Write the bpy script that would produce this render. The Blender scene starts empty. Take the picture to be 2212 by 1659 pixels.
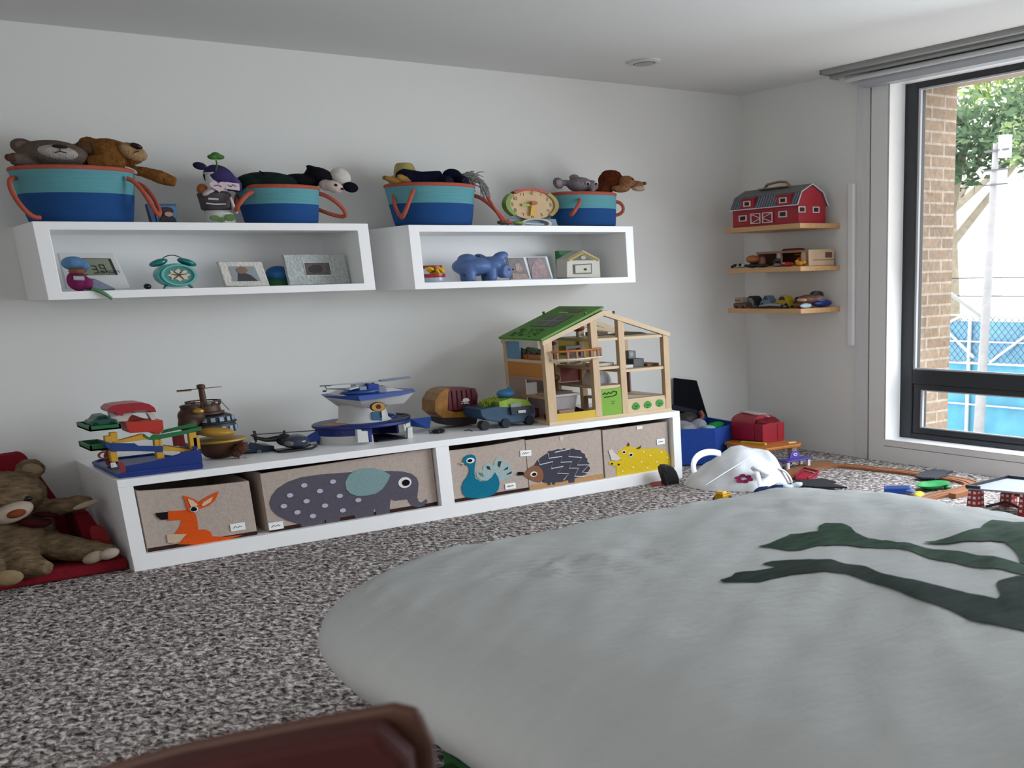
import bpy, bmesh, math, random
from math import sin, cos, pi, radians
from mathutils import Vector, Matrix, noise

scene = bpy.context.scene
random.seed(7)

# ------------------------------------------------------------------ camera
cd = bpy.data.cameras.new('camera')
cam = bpy.data.objects.new('camera', cd)
scene.collection.objects.link(cam)
scene.camera = cam
cd.sensor_fit = 'HORIZONTAL'
cd.sensor_width = 36.0
cd.lens = 38.596
cd.shift_x = -0.2197
cd.shift_y = 0.2361
cd.clip_start = 0.02
right = Vector((0.75971, -0.64967, -0.02766))
down = Vector((-0.21792, -0.21430, -0.95215))
fwd = Vector((0.61266, 0.72939, -0.30438))
cam.matrix_world = Matrix(((right.x, -down.x, -fwd.x, 0.0), (right.y, -down.y, -fwd.y, 0.0), (right.z, -down.z, -fwd.z, 1.0), (0, 0, 0, 1)))
cd.dof.use_dof = True
cd.dof.focus_distance = 4.6
cd.dof.aperture_fstop = 7.0

# ------------------------------------------------------------------ sky, daylight, exposure
world = bpy.data.worlds.new('sky')
scene.world = world
world.use_nodes = True
bg = world.node_tree.nodes['Background']
bg.inputs['Color'].default_value = (1.0, .99, 0.985, 1)
bg.inputs['Strength'].default_value = 3.7
pl_ = bpy.data.lights.new('window_daylight_portal', 'AREA')
pl_.shape = 'RECTANGLE'; pl_.size = 3.7; pl_.size_y = 1.75
pl_.cycles.is_portal = True
po = bpy.data.objects.new('window_daylight_portal', pl_)
po.location = (4.78, 2.24, 0.99); po.rotation_euler = (radians(90), 0, radians(90))
scene.collection.objects.link(po)
sky_ = bpy.data.lights.new('sky_fill_lamp', 'AREA'); sky_.shape = 'RECTANGLE'; sky_.size = 2.5; sky_.size_y = 1.5  # extra area lamp outside the glass, added to strengthen the daylight indoors
sky_.energy = 150; sky_.color = (0.80, 0.90, 1.0)
so = bpy.data.objects.new('sky_fill_lamp', sky_); so.location = (4.86, 2.0, 1.10)
so.rotation_euler = (radians(48), 0, radians(100))
scene.collection.objects.link(so)
p2_ = bpy.data.lights.new('window_daylight_portal', 'AREA')  # portal for the added fill window behind the camera
p2_.shape = 'RECTANGLE'; p2_.size = 0.9; p2_.size_y = 1.25
p2_.cycles.is_portal = True
po2 = bpy.data.objects.new('window_daylight_portal', p2_)
po2.location = (3.15, -1.91, 1.175); po2.rotation_euler = (radians(90), 0, 0)
scene.collection.objects.link(po2)
p3_ = bpy.data.lights.new('window_daylight_portal', 'AREA')  # portal for the added fill window in the left wall
p3_.shape = 'RECTANGLE'; p3_.size = 3.6; p3_.size_y = 1.15
p3_.cycles.is_portal = True
po3 = bpy.data.objects.new('window_daylight_portal', p3_)
po3.location = (-1.71, .3, 1.275); po3.rotation_euler = (radians(90), 0, radians(-90))
scene.collection.objects.link(po3)
scene.view_settings.view_transform = 'Standard'
scene.view_settings.look = 'None'
scene.view_settings.gamma = 1.0
scene.view_settings.use_curve_mapping = False
scene.view_settings.exposure = -0.08
scene.cycles.use_denoising = True
scene.cycles.max_bounces = 10
scene.cycles.diffuse_bounces = 6
scene.cycles.sample_clamp_indirect = 6.0

# ------------------------------------------------------------------ materials
def lin(c):
    if isinstance(c, str):
        c = tuple(int(c[i:i + 2], 16) / 255 for i in (0, 2, 4))
    return tuple(v / 12.92 if v <= 0.04045 else ((v + 0.055) / 1.055) ** 2.4 for v in c)

MATS = {}
def mat(name, col, rough=0.6, var=0.0, vscale=20.0, bump=0.0, bscale=60.0, metal=0.0, spec=0.4, stretch=None, alpha=1.0, trans=0.0):
    """Principled material with optional noise variation of the colour and a noise bump."""
    if name in MATS:
        return MATS[name]
    m = bpy.data.materials.new(name)
    m.use_nodes = True
    nt = m.node_tree; N = nt.nodes; L = nt.links
    b = N['Principled BSDF']
    c = lin(col)
    b.inputs['Base Color'].default_value = (*c, 1)
    b.inputs['Roughness'].default_value = rough
    b.inputs['Metallic'].default_value = metal
    b.inputs['Specular IOR Level'].default_value = spec
    if trans: b.inputs['Transmission Weight'].default_value = trans
    if alpha < 1: b.inputs['Alpha'].default_value = alpha
    if var or bump:
        tc = N.new('ShaderNodeTexCoord'); mp = N.new('ShaderNodeMapping')
        L.new(tc.outputs['Object'], mp.inputs['Vector'])
        if stretch: mp.inputs['Scale'].default_value = stretch
    if var:
        n = N.new('ShaderNodeTexNoise'); n.inputs['Scale'].default_value = vscale; n.inputs['Detail'].default_value = 5
        L.new(mp.outputs['Vector'], n.inputs['Vector'])
        r = N.new('ShaderNodeMapRange'); r.inputs['From Min'].default_value = 0.3; r.inputs['From Max'].default_value = 0.7
        r.inputs['To Min'].default_value = 1 - var; r.inputs['To Max'].default_value = 1 + var
        L.new(n.outputs['Fac'], r.inputs['Value'])
        mx = N.new('ShaderNodeMix'); mx.data_type = 'RGBA'; mx.blend_type = 'MULTIPLY'; mx.inputs[0].default_value = 1
        mx.inputs[6].default_value = (*c, 1)
        L.new(r.outputs['Result'], mx.inputs[7])
        L.new(mx.outputs[2], b.inputs['Base Color'])
    if bump:
        n2 = N.new('ShaderNodeTexNoise'); n2.inputs['Scale'].default_value = bscale; n2.inputs['Detail'].default_value = 6
        L.new(mp.outputs['Vector'], n2.inputs['Vector'])
        bp = N.new('ShaderNodeBump'); bp.inputs['Strength'].default_value = bump; bp.inputs['Distance'].default_value = 0.01
        L.new(n2.outputs['Fac'], bp.inputs['Height'])
        L.new(bp.outputs['Normal'], b.inputs['Normal'])
    MATS[name] = m
    return m

def P(hexcol, rough=0.4):            # plain plastic / paint
    return mat('paint_' + hexcol + '_' + str(rough), hexcol, rough)
def F(hexcol, s=120.0):                       # woven fabric / felt
    return mat('felt_' + hexcol, hexcol, 0.95, 0.08, s * 0.6, 0.25, s, spec=0.1)
def FUR(hexcol, var=0.35):                     # plush pile
    return mat('fur_' + hexcol, hexcol, 1.0, var, 70.0, 0.9, 150.0, spec=0.05)
def WOOD(hexcol, stretch=(3, 3, 30)):
    return mat('wood_' + hexcol + str(stretch), hexcol, 0.5, 0.12, 6.0, 0.05, 20.0, stretch=stretch)

# ------------------------------------------------------------------ mesh builder
class MB:
    def __init__(self):
        self.bm = bmesh.new()
    def _add(self, vs, fs):
        v = [self.bm.verts.new(p) for p in vs]
        for f in fs:
            try: self.bm.faces.new([v[i] for i in f])
            except ValueError: pass
        return v
    def box(self, x0, x1, y0, y1, z0, z1):
        self._add([(x, y, z) for z in (z0, z1) for y in (y0, y1) for x in (x0, x1)],
                  [(0, 2, 3, 1), (4, 5, 7, 6), (0, 1, 5, 4), (2, 6, 7, 3), (0, 4, 6, 2), (1, 3, 7, 5)])
        return self
    def obox(self, c, s, rot=(0, 0, 0)):
        from mathutils import Euler
        M = Euler(rot).to_matrix(); c = Vector(c)
        self._add([c + M @ Vector((x * s[0] / 2, y * s[1] / 2, z * s[2] / 2)) for z in (-1, 1) for y in (-1, 1) for x in (-1, 1)],
                  [(0, 2, 3, 1), (4, 5, 7, 6), (0, 1, 5, 4), (2, 6, 7, 3), (0, 4, 6, 2), (1, 3, 7, 5)])
        return self
    def beam(self, p, q, w, h):
        p, q = Vector(p), Vector(q); d = (q - p).normalized()
        a = d.cross(Vector((0, 0, 1)))
        if a.length < 1e-3: a = Vector((1, 0, 0))
        a.normalize(); b = a.cross(d).normalized()
        vs = [c + a * (w / 2) * i + b * (h / 2) * j for c in (p, q) for j in (-1, 1) for i in (-1, 1)]
        self._add(vs, [(0, 2, 3, 1), (4, 5, 7, 6), (0, 1, 5, 4), (2, 6, 7, 3), (0, 4, 6, 2), (1, 3, 7, 5)])
        return self
    zmin = None                                   # when set, upright outlines stop at this level
    def prism(self, pts, ax, a, b):
        if ax == 'y' and MB.zmin is not None: pts = [(p[0], max(p[1], MB.zmin)) for p in pts]
        def mk(p, v):
            return {'x': (v, p[0], p[1]), 'y': (p[0], v, p[1]), 'z': (p[0], p[1], v)}[ax]
        n = len(pts)
        v = [self.bm.verts.new(mk(p, a)) for p in pts] + [self.bm.verts.new(mk(p, b)) for p in pts]
        new = [self.bm.faces.new(v[:n]), self.bm.faces.new(v[n:][::-1])]
        for f_ in new: f_.normal_update()
        for i in range(n):
            j = (i + 1) % n
            self.bm.faces.new((v[i], v[n + i], v[n + j], v[j]))
        bmesh.ops.triangulate(self.bm, faces=new, ngon_method='EAR_CLIP')
        return self
    def hull(self, pts):
        v = [self.bm.verts.new(p) for p in pts]
        bmesh.ops.convex_hull(self.bm, input=v)
        return self
    def ell(self, c, r, rot=None, seg=20, ring=12):
        from mathutils import Euler
        if not hasattr(r, '__len__'): r = (r, r, r)
        M = Matrix.Translation(c)
        if rot: M = M @ Euler(rot).to_matrix().to_4x4()
        M = M @ Matrix.Diagonal((*r, 1))
        bmesh.ops.create_uvsphere(self.bm, u_segments=seg, v_segments=ring, radius=1, matrix=M)
        return self
    def cyl(self, p, q, r0, r1=None, seg=16):
        return self.tube([p, q], [r0, r0 if r1 is None else r1], seg)
    def tube(self, pts, r, seg=10, closed=False, flat=1.0):
        pts = [Vector(p) for p in pts]; n = len(pts)
        rs = list(r) if hasattr(r, '__len__') else [r] * n
        rings = []; up = None
        for i, p in enumerate(pts):
            if closed: d = pts[(i + 1) % n] - pts[i - 1]
            else: d = pts[min(i + 1, n - 1)] - pts[max(i - 1, 0)]
            d.normalize()
            if up is None:
                up = Vector((0, 0, 1)) if abs(d.z) < 0.9 else Vector((0, 1, 0))
            a = d.cross(up).normalized(); b = a.cross(d).normalized(); up = b
            rings.append([self.bm.verts.new(p + a * rs[i] * cos(2 * pi * k / seg) + b * rs[i] * flat * sin(2 * pi * k / seg)) for k in range(seg)])
        m = n if closed else n - 1
        for i in range(m):
            A, B = rings[i], rings[(i + 1) % n]
            for k in range(seg):
                self.bm.faces.new((A[k], A[(k + 1) % seg], B[(k + 1) % seg], B[k]))
        if not closed:
            self.bm.faces.new(rings[0][::-1]); self.bm.faces.new(rings[-1])
        return self
    def lathe(self, prof, c, sx=1.0, sy=1.0, seg=40, power=2.0):
        """prof: list of (radius, z); superellipse cross-section with scales sx, sy."""
        rings = []
        for r, z in prof:
            ring = []
            for k in range(seg):
                t = 2 * pi * k / seg
                cx = abs(cos(t)) ** (2 / power) * (1 if cos(t) >= 0 else -1); cy = abs(sin(t)) ** (2 / power) * (1 if sin(t) >= 0 else -1)
                ring.append(self.bm.verts.new((c[0] + r * sx * cx, c[1] + r * sy * cy, c[2] + z)))
            rings.append(ring)
        for A, B in zip(rings, rings[1:]):
            for k in range(seg):
                self.bm.faces.new((A[k], A[(k + 1) % seg], B[(k + 1) % seg], B[k]))
        self.bm.faces.new(rings[0][::-1]); self.bm.faces.new(rings[-1])
        return self
    def disc(self, c, rx, rz, ax, a, b, seg=24):
        pts = [(c[0] + rx * cos(2 * pi * k / seg), c[1] + rz * sin(2 * pi * k / seg)) for k in range(seg)]
        return self.prism(pts, ax, a, b)
    def ringdisc(self, c, rx, rz, w, ax, a, b, seg=32):
        def mk(p, v): return {'x': (v, p[0], p[1]), 'y': (p[0], v, p[1]), 'z': (p[0], p[1], v)}[ax]
        O = [(c[0] + rx * cos(2 * pi * k / seg), c[1] + rz * sin(2 * pi * k / seg)) for k in range(seg)]
        q = 1 - w
        I = [(c[0] + rx * q * cos(2 * pi * k / seg), c[1] + rz * q * sin(2 * pi * k / seg)) for k in range(seg)]
        R4 = [[self.bm.verts.new(mk(p, v)) for p in S] for S, v in ((O, a), (O, b), (I, b), (I, a))]
        for i in range(4):
            A, B = R4[i], R4[(i + 1) % 4]
            for k in range(seg):
                self.bm.faces.new((A[k], A[(k + 1) % seg], B[(k + 1) % seg], B[k]))
        return self
    def frame(self, x0, x1, z0, z1, wx, wz, ax, a, b):
        """rectangular ring in the plane across axis ax, between a and b."""
        def mk(p, v): return {'x': (v, p[0], p[1]), 'y': (p[0], v, p[1]), 'z': (p[0], p[1], v)}[ax]
        O = [(x0, z0), (x1, z0), (x1, z1), (x0, z1)]; I = [(x0 + wx, z0 + wz), (x1 - wx, z0 + wz), (x1 - wx, z1 - wz), (x0 + wx, z1 - wz)]
        R4 = [[self.bm.verts.new(mk(p, v)) for p in S] for S, v in ((O, a), (O, b), (I, b), (I, a))]
        for i in range(4):
            A, B = R4[i], R4[(i + 1) % 4]
            for k in range(4):
                self.bm.faces.new((A[k], A[(k + 1) % 4], B[(k + 1) % 4], B[k]))
        return self
    def rotate(self, ang, pivot, ax='Z'):
        bmesh.ops.rotate(self.bm, cent=pivot, matrix=Matrix.Rotation(ang, 3, ax), verts=self.bm.verts)
        return self

C = scene.collection.objects
def finish(name, mb, m, loc=(0, 0, 0), smooth=False, bevel=0.0, remesh=0.0, fuzz=0.0, subsurf=0, sag=None):
    bm = mb.bm
    bmesh.ops.recalc_face_normals(bm, faces=bm.faces)
    bmesh.ops.translate(bm, verts=bm.verts, vec=-Vector(loc))
    me = bpy.data.meshes.new(name)
    bm.to_mesh(me); bm.free()
    o = bpy.data.objects.new(name, me)
    C.link(o)
    me.materials.append(m)
    if smooth or remesh:
        me.polygons.foreach_set('use_smooth', [True] * len(me.polygons))
        if not remesh and not subsurf:
            me.set_sharp_from_angle(angle=radians(50))
    if bevel:
        b = o.modifiers.new('soft_edges', 'BEVEL'); b.width = bevel; b.segments = 2; b.limit_method = 'ANGLE'; b.angle_limit = radians(40)
    if subsurf:
        s = o.modifiers.new('smooth_surface', 'SUBSURF'); s.levels = subsurf; s.render_levels = subsurf
    if remesh:
        r = o.modifiers.new('one_skin', 'REMESH'); r.mode = 'VOXEL'; r.voxel_size = remesh; r.use_smooth_shade = True
        s = o.modifiers.new('relax', 'SMOOTH'); s.factor = 0.5; s.iterations = 4
    if fuzz:
        t = bpy.data.textures.new(name + '_pile', 'CLOUDS'); t.noise_scale = fuzz * 3.0; t.noise_depth = 2
        d = o.modifiers.new('pile', 'DISPLACE'); d.texture = t; d.strength = fuzz; d.mid_level = 0.5
    return o

def thing(name, label, cat, loc, group=None):
    o = bpy.data.objects.new(name, None)
    C.link(o); o.location = loc; o.empty_display_size = 0.05
    o['label'] = label; o['category'] = cat
    if group: o['group'] = group
    return o

def solo(name, label, cat, mb, m, loc, group=None, **kw):
    o = finish(name, mb, m, loc, **kw); o.location = loc
    o['label'] = label; o['category'] = cat
    if group: o['group'] = group
    return o

def part(root, name, mb, m, label=None, **kw):
    """a part of a thing, or a sub-part when root is itself a part; meshes are kept relative to the thing's base."""
    base = root
    while base.parent is not None: base = base.parent
    o = finish(name, mb, m, base.location, **kw)
    o.parent = root
    if label: o['label'] = label
    return o

def struct(name, mb, m, loc=(0, 0, 0), parent=None, **kw):
    if parent: 
        return part(parent, name, mb, m, **kw)
    o = finish(name, mb, m, loc, **kw); o.location = loc
    o['kind'] = 'structure'
    return o

def bez(p0, p1, p2, p3, n=12):
    p0, p1, p2, p3 = map(Vector, (p0, p1, p2, p3)); out = []
    for i in range(n + 1):
        t = i / n; u = 1 - t
        out.append(p0 * u ** 3 + p1 * 3 * u * u * t + p2 * 3 * u * t * t + p3 * t ** 3)
    return out

# ================================================================== THE ROOM
XW, YW, ZC = 4.533, 5.23, 1.976
M_wall = mat('wall_paint', 'dededb', 0.85, bump=0.04, bscale=180)
M_ceil = mat('ceiling_paint', 'dcdcda', 0.9)
M_trim = mat('painted_wood', 'dededd', 0.5)
M_white = mat('white_lacquer', 'f7f7f7', 0.35)

def carpet_material():
    m = bpy.data.materials.new('loop_pile_carpet'); m.use_nodes = True
    nt = m.node_tree; N = nt.nodes; L = nt.links; b = N['Principled BSDF']
    b.inputs['Roughness'].default_value = 1.0; b.inputs['Specular IOR Level'].default_value = 0.05
    tc = N.new('ShaderNodeTexCoord'); mp = N.new('ShaderNodeMapping')
    mp.inputs['Scale'].default_value = (1.0, 0.62, 1.0); mp.inputs['Rotation'].default_value = (0, 0, 0.5)
    L.new(tc.outputs['Object'], mp.inputs['Vector'])
    n = N.new('ShaderNodeTexNoise'); n.inputs['Scale'].default_value = 62; n.inputs['Detail'].default_value = 3; n.inputs['Roughness'].default_value = 0.6; n.inputs['Distortion'].default_value = 0.7
    L.new(mp.outputs['Vector'], n.inputs['Vector'])
    cr = N.new('ShaderNodeValToRGB')
    e = cr.color_ramp.elements
    e[0].position = 0.36; e[0].color = (*lin('39332f'), 1)
    e[1].position = 0.66; e[1].color = (*lin('e6e0dd'), 1)
    k = e.new(0.5); k.color = (*lin('928986'), 1)
    L.new(n.outputs['Fac'], cr.inputs['Fac']); L.new(cr.outputs['Color'], b.inputs['Base Color'])
    bp = N.new('ShaderNodeBump'); bp.inputs['Strength'].default_value = 0.9; bp.inputs['Distance'].default_value = 0.012
    L.new(n.outputs['Fac'], bp.inputs['Height']); L.new(bp.outputs['Normal'], b.inputs['Normal'])
    return m
struct('floor', MB().box(-1.6, 4.7, -1.8, YW + .1, -0.12, 0.0), carpet_material())
struct('ceiling', MB().box(-1.6, 4.7, -1.8, YW + .1, ZC, ZC + .1), M_ceil)
struct('wall_back', MB().box(-1.6, XW + .1, YW, YW + .12, 0, ZC), M_wall)
w = MB(); w.box(-1.7, -1.6, 2.1, YW, 0, ZC); w.box(-1.7, -1.6, -1.8, -1.5, 0, ZC); w.box(-1.7, -1.6, -1.5, 2.1, 0, .7); w.box(-1.7, -1.6, -1.5, 2.1, 1.85, ZC)
struct('wall_left', w, M_wall)
w3 = bpy.data.objects.new('added_window_3', None); C.link(w3); w3.location = (-1.65, .3, .7); w3['kind'] = 'structure'  # unseen window, added to let fill light in from the left
w = MB(); w.box(-1.6, 2.7, -1.9, -1.8, 0, ZC); w.box(3.6, XW + .1, -1.9, -1.8, 0, ZC); w.box(2.7, 3.6, -1.9, -1.8, 0, .55); w.box(2.7, 3.6, -1.9, -1.8, 1.8, ZC)
struct('wall_front', w, M_wall)
w2 = bpy.data.objects.new('added_window_2', None); C.link(w2); w2.location = (3.15, -1.85, .55); w2['kind'] = 'structure'  # unseen window behind the camera, added as a source of fill
WY0, WY1, WZ0, WZ1 = 0.40, 4.076, 0.121, 1.868
XF_IN = 4.634
w = MB()
w.box(XW, XW + .20, WY1, YW, 0, ZC); w.box(XW, XW + .20, WY0, WY1, 0, WZ0 - .002); w.box(XW, XW + .20, WY0, WY1, WZ1 + .03, ZC); w.box(XW, XW + .20, -1.8, WY0, 0, ZC)
struct('wall_right', w, M_wall)
# boxed window surround: upright board with a dark shadow gap, casing strip beside it, lining boards and apron under the sill
struct('trim_1', MB().box(XW - .014, XW, 4.085, 4.197, 0.0, 1.89), M_trim)
struct('trim_2', MB().box(XW - .012, XW, 4.209, 4.300, 0.0, 1.93), mat('grained_trim', 'd3d3d3', 0.6, 0.05, 14, 0.1, 40, stretch=(8, 8, .6)))
struct('trim_3', MB().box(XW - .004, XW, 4.197, 4.209, 0.0, 1.89), mat('shadow_gap', '2a2a2c', 0.9))
a = MB(); a.box(XW - .014, XW, WY0, 4.085, 0.0, 0.083); a.box(XW - .014, XW, WY0, 4.085, 0.0865, WZ0 - .004)
struct('trim_4', a, M_trim)
struct('trim_5', MB().box(XW - .014, XW + .20, WY0, 4.085, WZ0 - .003, WZ0), M_white)          # sill board
struct('trim_6', MB().box(XW - .014, XF_IN, WY1 - .004, WY1, WZ0, WZ1 + .022), M_white)       # side lining
struct('trim_7', MB().box(XW - .014, XW + .20, WY0, 4.2, WZ1 + .022, WZ1 + .032), M_white)
# window: black metal frame with a fixed upper light and a low hopper below
M_frame = mat('black_aluminium', '1d2127', 0.35, spec=0.5)
XF0, XF1 = 4.635, 4.70
win = bpy.data.objects.new('window_1', None); C.link(win); win.location = (XF0, 2.2, WZ0); win['kind'] = 'structure'
f = MB()
f.box(XF0, XF1, 3.99, WY1, WZ0, 1.90); f.box(XF0, XF1, WY0, 3.99, 1.862, 1.90); f.box(XF0, XF1, WY0, 3.99, WZ0, 0.150)
f.box(XF0, XF1, WY0, 3.99, 0.414, 0.490); f.box(XF0, XF1, WY0, WY0 + .08, .15, 1.862)
f.box(XF0, XF1, 1.92, 2.02, .49, 1.862)
part(win, 'window_frame', f, M_frame, bevel=.004)
f = MB(); f.frame(0.48, 3.99, 0.150, 0.414, .05, .03, 'x', XF0 + .008, XF1)
part(win, 'lower_sash', f, M_frame, bevel=.003)
f = MB(); f.frame(2.02, 3.99, 0.49, 1.862, .014, .008, 'x', XF0 + .006, XF0 + .02)
f.frame(0.53, 3.94, 0.180, 0.384, .014, .006, 'x', XF0 + .014, XF0 + .028)
part(win, 'glazing_bead', f, mat('pale_gasket', 'b9bcc0', 0.4))
M_glass = bpy.data.materials.new('clear_window_glass'); M_glass.use_nodes = True
_n = M_glass.node_tree.nodes; _l = M_glass.node_tree.links; _n.remove(_n['Principled BSDF'])
_t = _n.new('ShaderNodeBsdfTransparent'); _g = _n.new('ShaderNodeBsdfGlossy'); _g.inputs['Roughness'].default_value = 0.02
_t.inputs['Color'].default_value = (.97, .97, .97, 1)
_m = _n.new('ShaderNodeMixShader'); _m.inputs[0].default_value = 0.04
_l.new(_t.outputs[0], _m.inputs[1]); _l.new(_g.outputs[0], _m.inputs[2]); _l.new(_m.outputs[0], _n['Material Output'].inputs['Surface'])
part(w2, 'window_frame', MB().frame(2.7, 3.6, .55, 1.8, .05, .04, 'y', -1.88, -1.82), M_frame)  # frames and panes of the two added fill windows
part(w3, 'window_frame', MB().frame(-1.5, 2.1, .7, 1.85, .05, .04, 'x', -1.68, -1.62), M_frame)
part(w3, 'window_pane', MB().box(-1.652, -1.648, -1.45, 2.05, .74, 1.81), M_glass)
part(w2, 'window_pane', MB().box(2.75, 3.55, -1.852, -1.848, .59, 1.76), M_glass)
part(win, 'window_pane', MB().box(4.664, 4.668, 2.02, 3.99, .49, 1.862), M_glass)
part(win, 'window_pane', MB().box(4.664, 4.668, 0.48, 1.92, .49, 1.862), M_glass)
part(win, 'window_pane', MB().box(4.670, 4.674, 0.53, 3.94, .18, .384), M_glass)

# curtain track on the ceiling and the roller blind box over the window
t = thing('curtain_track', 'long grey double curtain rail fixed to the ceiling above the window', 'curtain rail', (4.42, 2.2, ZC))
m_tr = mat('grey_rail', '8f908e', 0.45)
prof = [(4.345, ZC), (4.345, ZC - .012), (4.352, ZC - .02), (4.385, ZC - .02), (4.385, ZC - .010), (4.405, ZC - .010), (4.405, ZC - .028), (4.412, ZC - .034), (4.445, ZC - .034), (4.445, ZC - .014), (4.47, ZC - .014), (4.47, ZC)]
tm = MB(); tm.prism(prof, 'y', 0.2, 4.385)
part(t, 'rail', tm, m_tr)
part(t, 'end_cap', MB().prism([(4.342, ZC - .001), (4.342, ZC - .022), (4.408, ZC - .022), (4.408, ZC - .001)], 'y', 4.385, 4.392), P('6f706e'))
part(t, 'end_cap', MB().prism([(4.412, ZC - .005), (4.412, ZC - .036), (4.474, ZC - .036), (4.474, ZC - .005)], 'y', 4.385, 4.392), P('a9aaa8'))
t = thing('roller_blind', 'pale grey roller blind box running along the top of the window', 'blind', (4.5, 2.2, 1.90))
part(t, 'cassette', MB().prism([(4.455, 1.905), (4.455, 1.938), (4.475, 1.94), (XW, 1.94), (XW, 1.885), (4.47, 1.885)], 'y', 0.25, 4.225), mat('blind_cassette', 'a6a9ad', 0.4))
part(t, 'roller_tube', MB().cyl((4.44, 0.3, 1.926), (4.44, 4.30, 1.926), .012), mat('roller_tube', 'c9cbcc', 0.35), smooth=True)
solo('cable_cover', 'slim white upright cable cover on the wall beside the wooden shelves', 'cable cover',
     MB().prism([(XW, 4.309), (XW - .012, 4.312), (XW - .018, 4.325), (XW - .018, 4.355), (XW - .012, 4.369), (XW, 4.372)], 'z', 0.612, 1.44), P('e4e5e6', .45), (XW, 4.34, .612))
t = thing('ceiling_light', 'small round recessed spotlight in the white ceiling', 'ceiling light', (3.437, 4.656, ZC))
r_ = MB()
r_.lathe([(.104, 0), (.104, -.006), (.092, -.011), (.072, -.011), (.068, -.002)], (3.437, 4.656, ZC), .62, .95, 40)
part(t, 'rim', r_, P('cfcfcd', .4), smooth=True)
part(t, 'lamp_face', MB().lathe([(.066, -.0115), (.066, -.013), (.03, -.0155), (.01, -.016)], (3.437, 4.656, ZC), .62, .95, 32), mat('lamp_lens', '8e908f', 0.2), smooth=True)

# ------------------------------------------------------------------ outdoors
def brick_material():
    m = bpy.data.materials.new('tan_brick'); m.use_nodes = True
    N = m.node_tree.nodes; L = m.node_tree.links; b = N['Principled BSDF']; b.inputs['Roughness'].default_value = 0.9
    tc = N.new('ShaderNodeTexCoord'); mp = N.new('ShaderNodeMapping'); mp.inputs['Rotation'].default_value = (radians(90), 0, 0)
    L.new(tc.outputs['Object'], mp.inputs['Vector'])
    bt = N.new('ShaderNodeTexBrick'); bt.inputs['Scale'].default_value = 1.0
    bt.inputs['Brick Width'].default_value = .21; bt.inputs['Row Height'].default_value = .058; bt.inputs['Mortar Size'].default_value = .006
    bt.inputs['Color1'].default_value = (*lin('a3907c'), 1); bt.inputs['Color2'].default_value = (*lin('8f7e6d'), 1); bt.inputs['Mortar'].default_value = (*lin('b5ab9f'), 1)
    L.new(mp.outputs['Vector'], bt.inputs['Vector'])
    n = N.new('ShaderNodeTexNoise'); n.inputs['Scale'].default_value = 40; n.inputs['Detail'].default_value = 6
    mx = N.new('ShaderNodeMix'); mx.data_type = 'RGBA'; mx.blend_type = 'OVERLAY'; mx.inputs[0].default_value = .45
    L.new(tc.outputs['Object'], n.inputs['Vector']); L.new(bt.outputs['Color'], mx.inputs[6]); L.new(n.outputs['Fac'], mx.inputs[7]); L.new(mx.outputs[2], b.inputs['Base Color'])
    bp = N.new('ShaderNodeBump'); bp.inputs['Strength'].default_value = .5; bp.inputs['Distance'].default_value = .01
    L.new(n.outputs['Fac'], bp.inputs['Height']); L.new(bp.outputs['Normal'], b.inputs['Normal'])
    return m
struct('wall_exterior_brick', MB().box(4.735, 5.03, 4.06, 6.5, -0.8, 2.4), brick_material())
struct('wall_exterior_lintel', MB().box(4.735, 5.03, -1.5, 4.06, 1.905, 2.4), mat('tan_render', '9c8a78', 0.9, .06, 12))
struct('wall_exterior_plinth', MB().box(4.735, 4.9, -1.5, 4.06, -0.8, 0.06), mat('tan_render', '9c8a78', 0.9, .06, 12))
struct('ground_outside', MB().box(4.735, 40, -25, 60, -0.95, -0.8), mat('pale_concrete', 'e6e8e8', 0.9, .06, 3))
t = thing('street_fence', 'wire fence with blue tarpaulin beyond the window', 'fence', (9.0, 6.9, -0.8))
part(t, 'tarpaulin', MB().box(9.03, 9.045, 3.5, 9.5, -0.62, 0.095), mat('blue_tarp', '4f9dbb', 0.6, .18, 5, .2, 6), 'blue tarpaulin sheet')
part(t, 'tarpaulin', MB().box(9.03, 9.045, 3.5, 9.5, 0.11, 0.50), mat('pale_blue_tarp', '7dbbe0', 0.6, .16, 4, .2, 6), 'paler blue upper sheet')
g = MB()
for z in (0.10, -0.30, 0.31, 0.56): g.beam((9.0, 3.5, z), (9.0, 9.5, z), .012, .014)
part(t, 'rail', g, P('c8ccce'))
g = MB()
y = 3.5
while y < 9.4:
    g.beam((9.01, y, 0.11), (9.01, y + .44, 0.55), .004, .005); g.beam((9.01, y + .44, 0.11), (9.01, y, 0.55), .004, .005)
    y += .075
part(t, 'wire_mesh', g, P('4d5b66'))
for (ya, za, yb, zb) in ((7.31, .42, 6.95, .16), (6.75, .12, 6.32, .40), (7.31, .47, 7.1, .56)):
    part(t, 'brace', MB().beam((8.985, ya, za), (8.985, yb, zb), .02, .022), P('d3d8da'))
for yy in (5.3, 6.1, 7.02, 8.0):
    part(t, 'fence_post', MB().cyl((9.0, yy, -0.8), (9.0, yy, .58), .02), P('c2c7ca'), smooth=True)
t = thing('utility_pole', 'tall pale concrete utility pole in front of the blue fence', 'pole', (8.6, 6.56, -0.8))
p0, p1 = (8.600, 6.567, -0.794), (8.600, 6.491, 2.040)
part(t, 'shaft', MB().cyl((p0[0], p0[1], -0.8), p1, .055, .028, 20), mat('pole_concrete', 'a3a5a9', 0.8, .1, 8), smooth=True)
part(t, 'transformer', MB().cyl((8.62, p1[1] - .08, p1[2] - .12), (8.62, p1[1] - .08, p1[2] + .06), .06), P('cdd2d6'), smooth=True)
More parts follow.
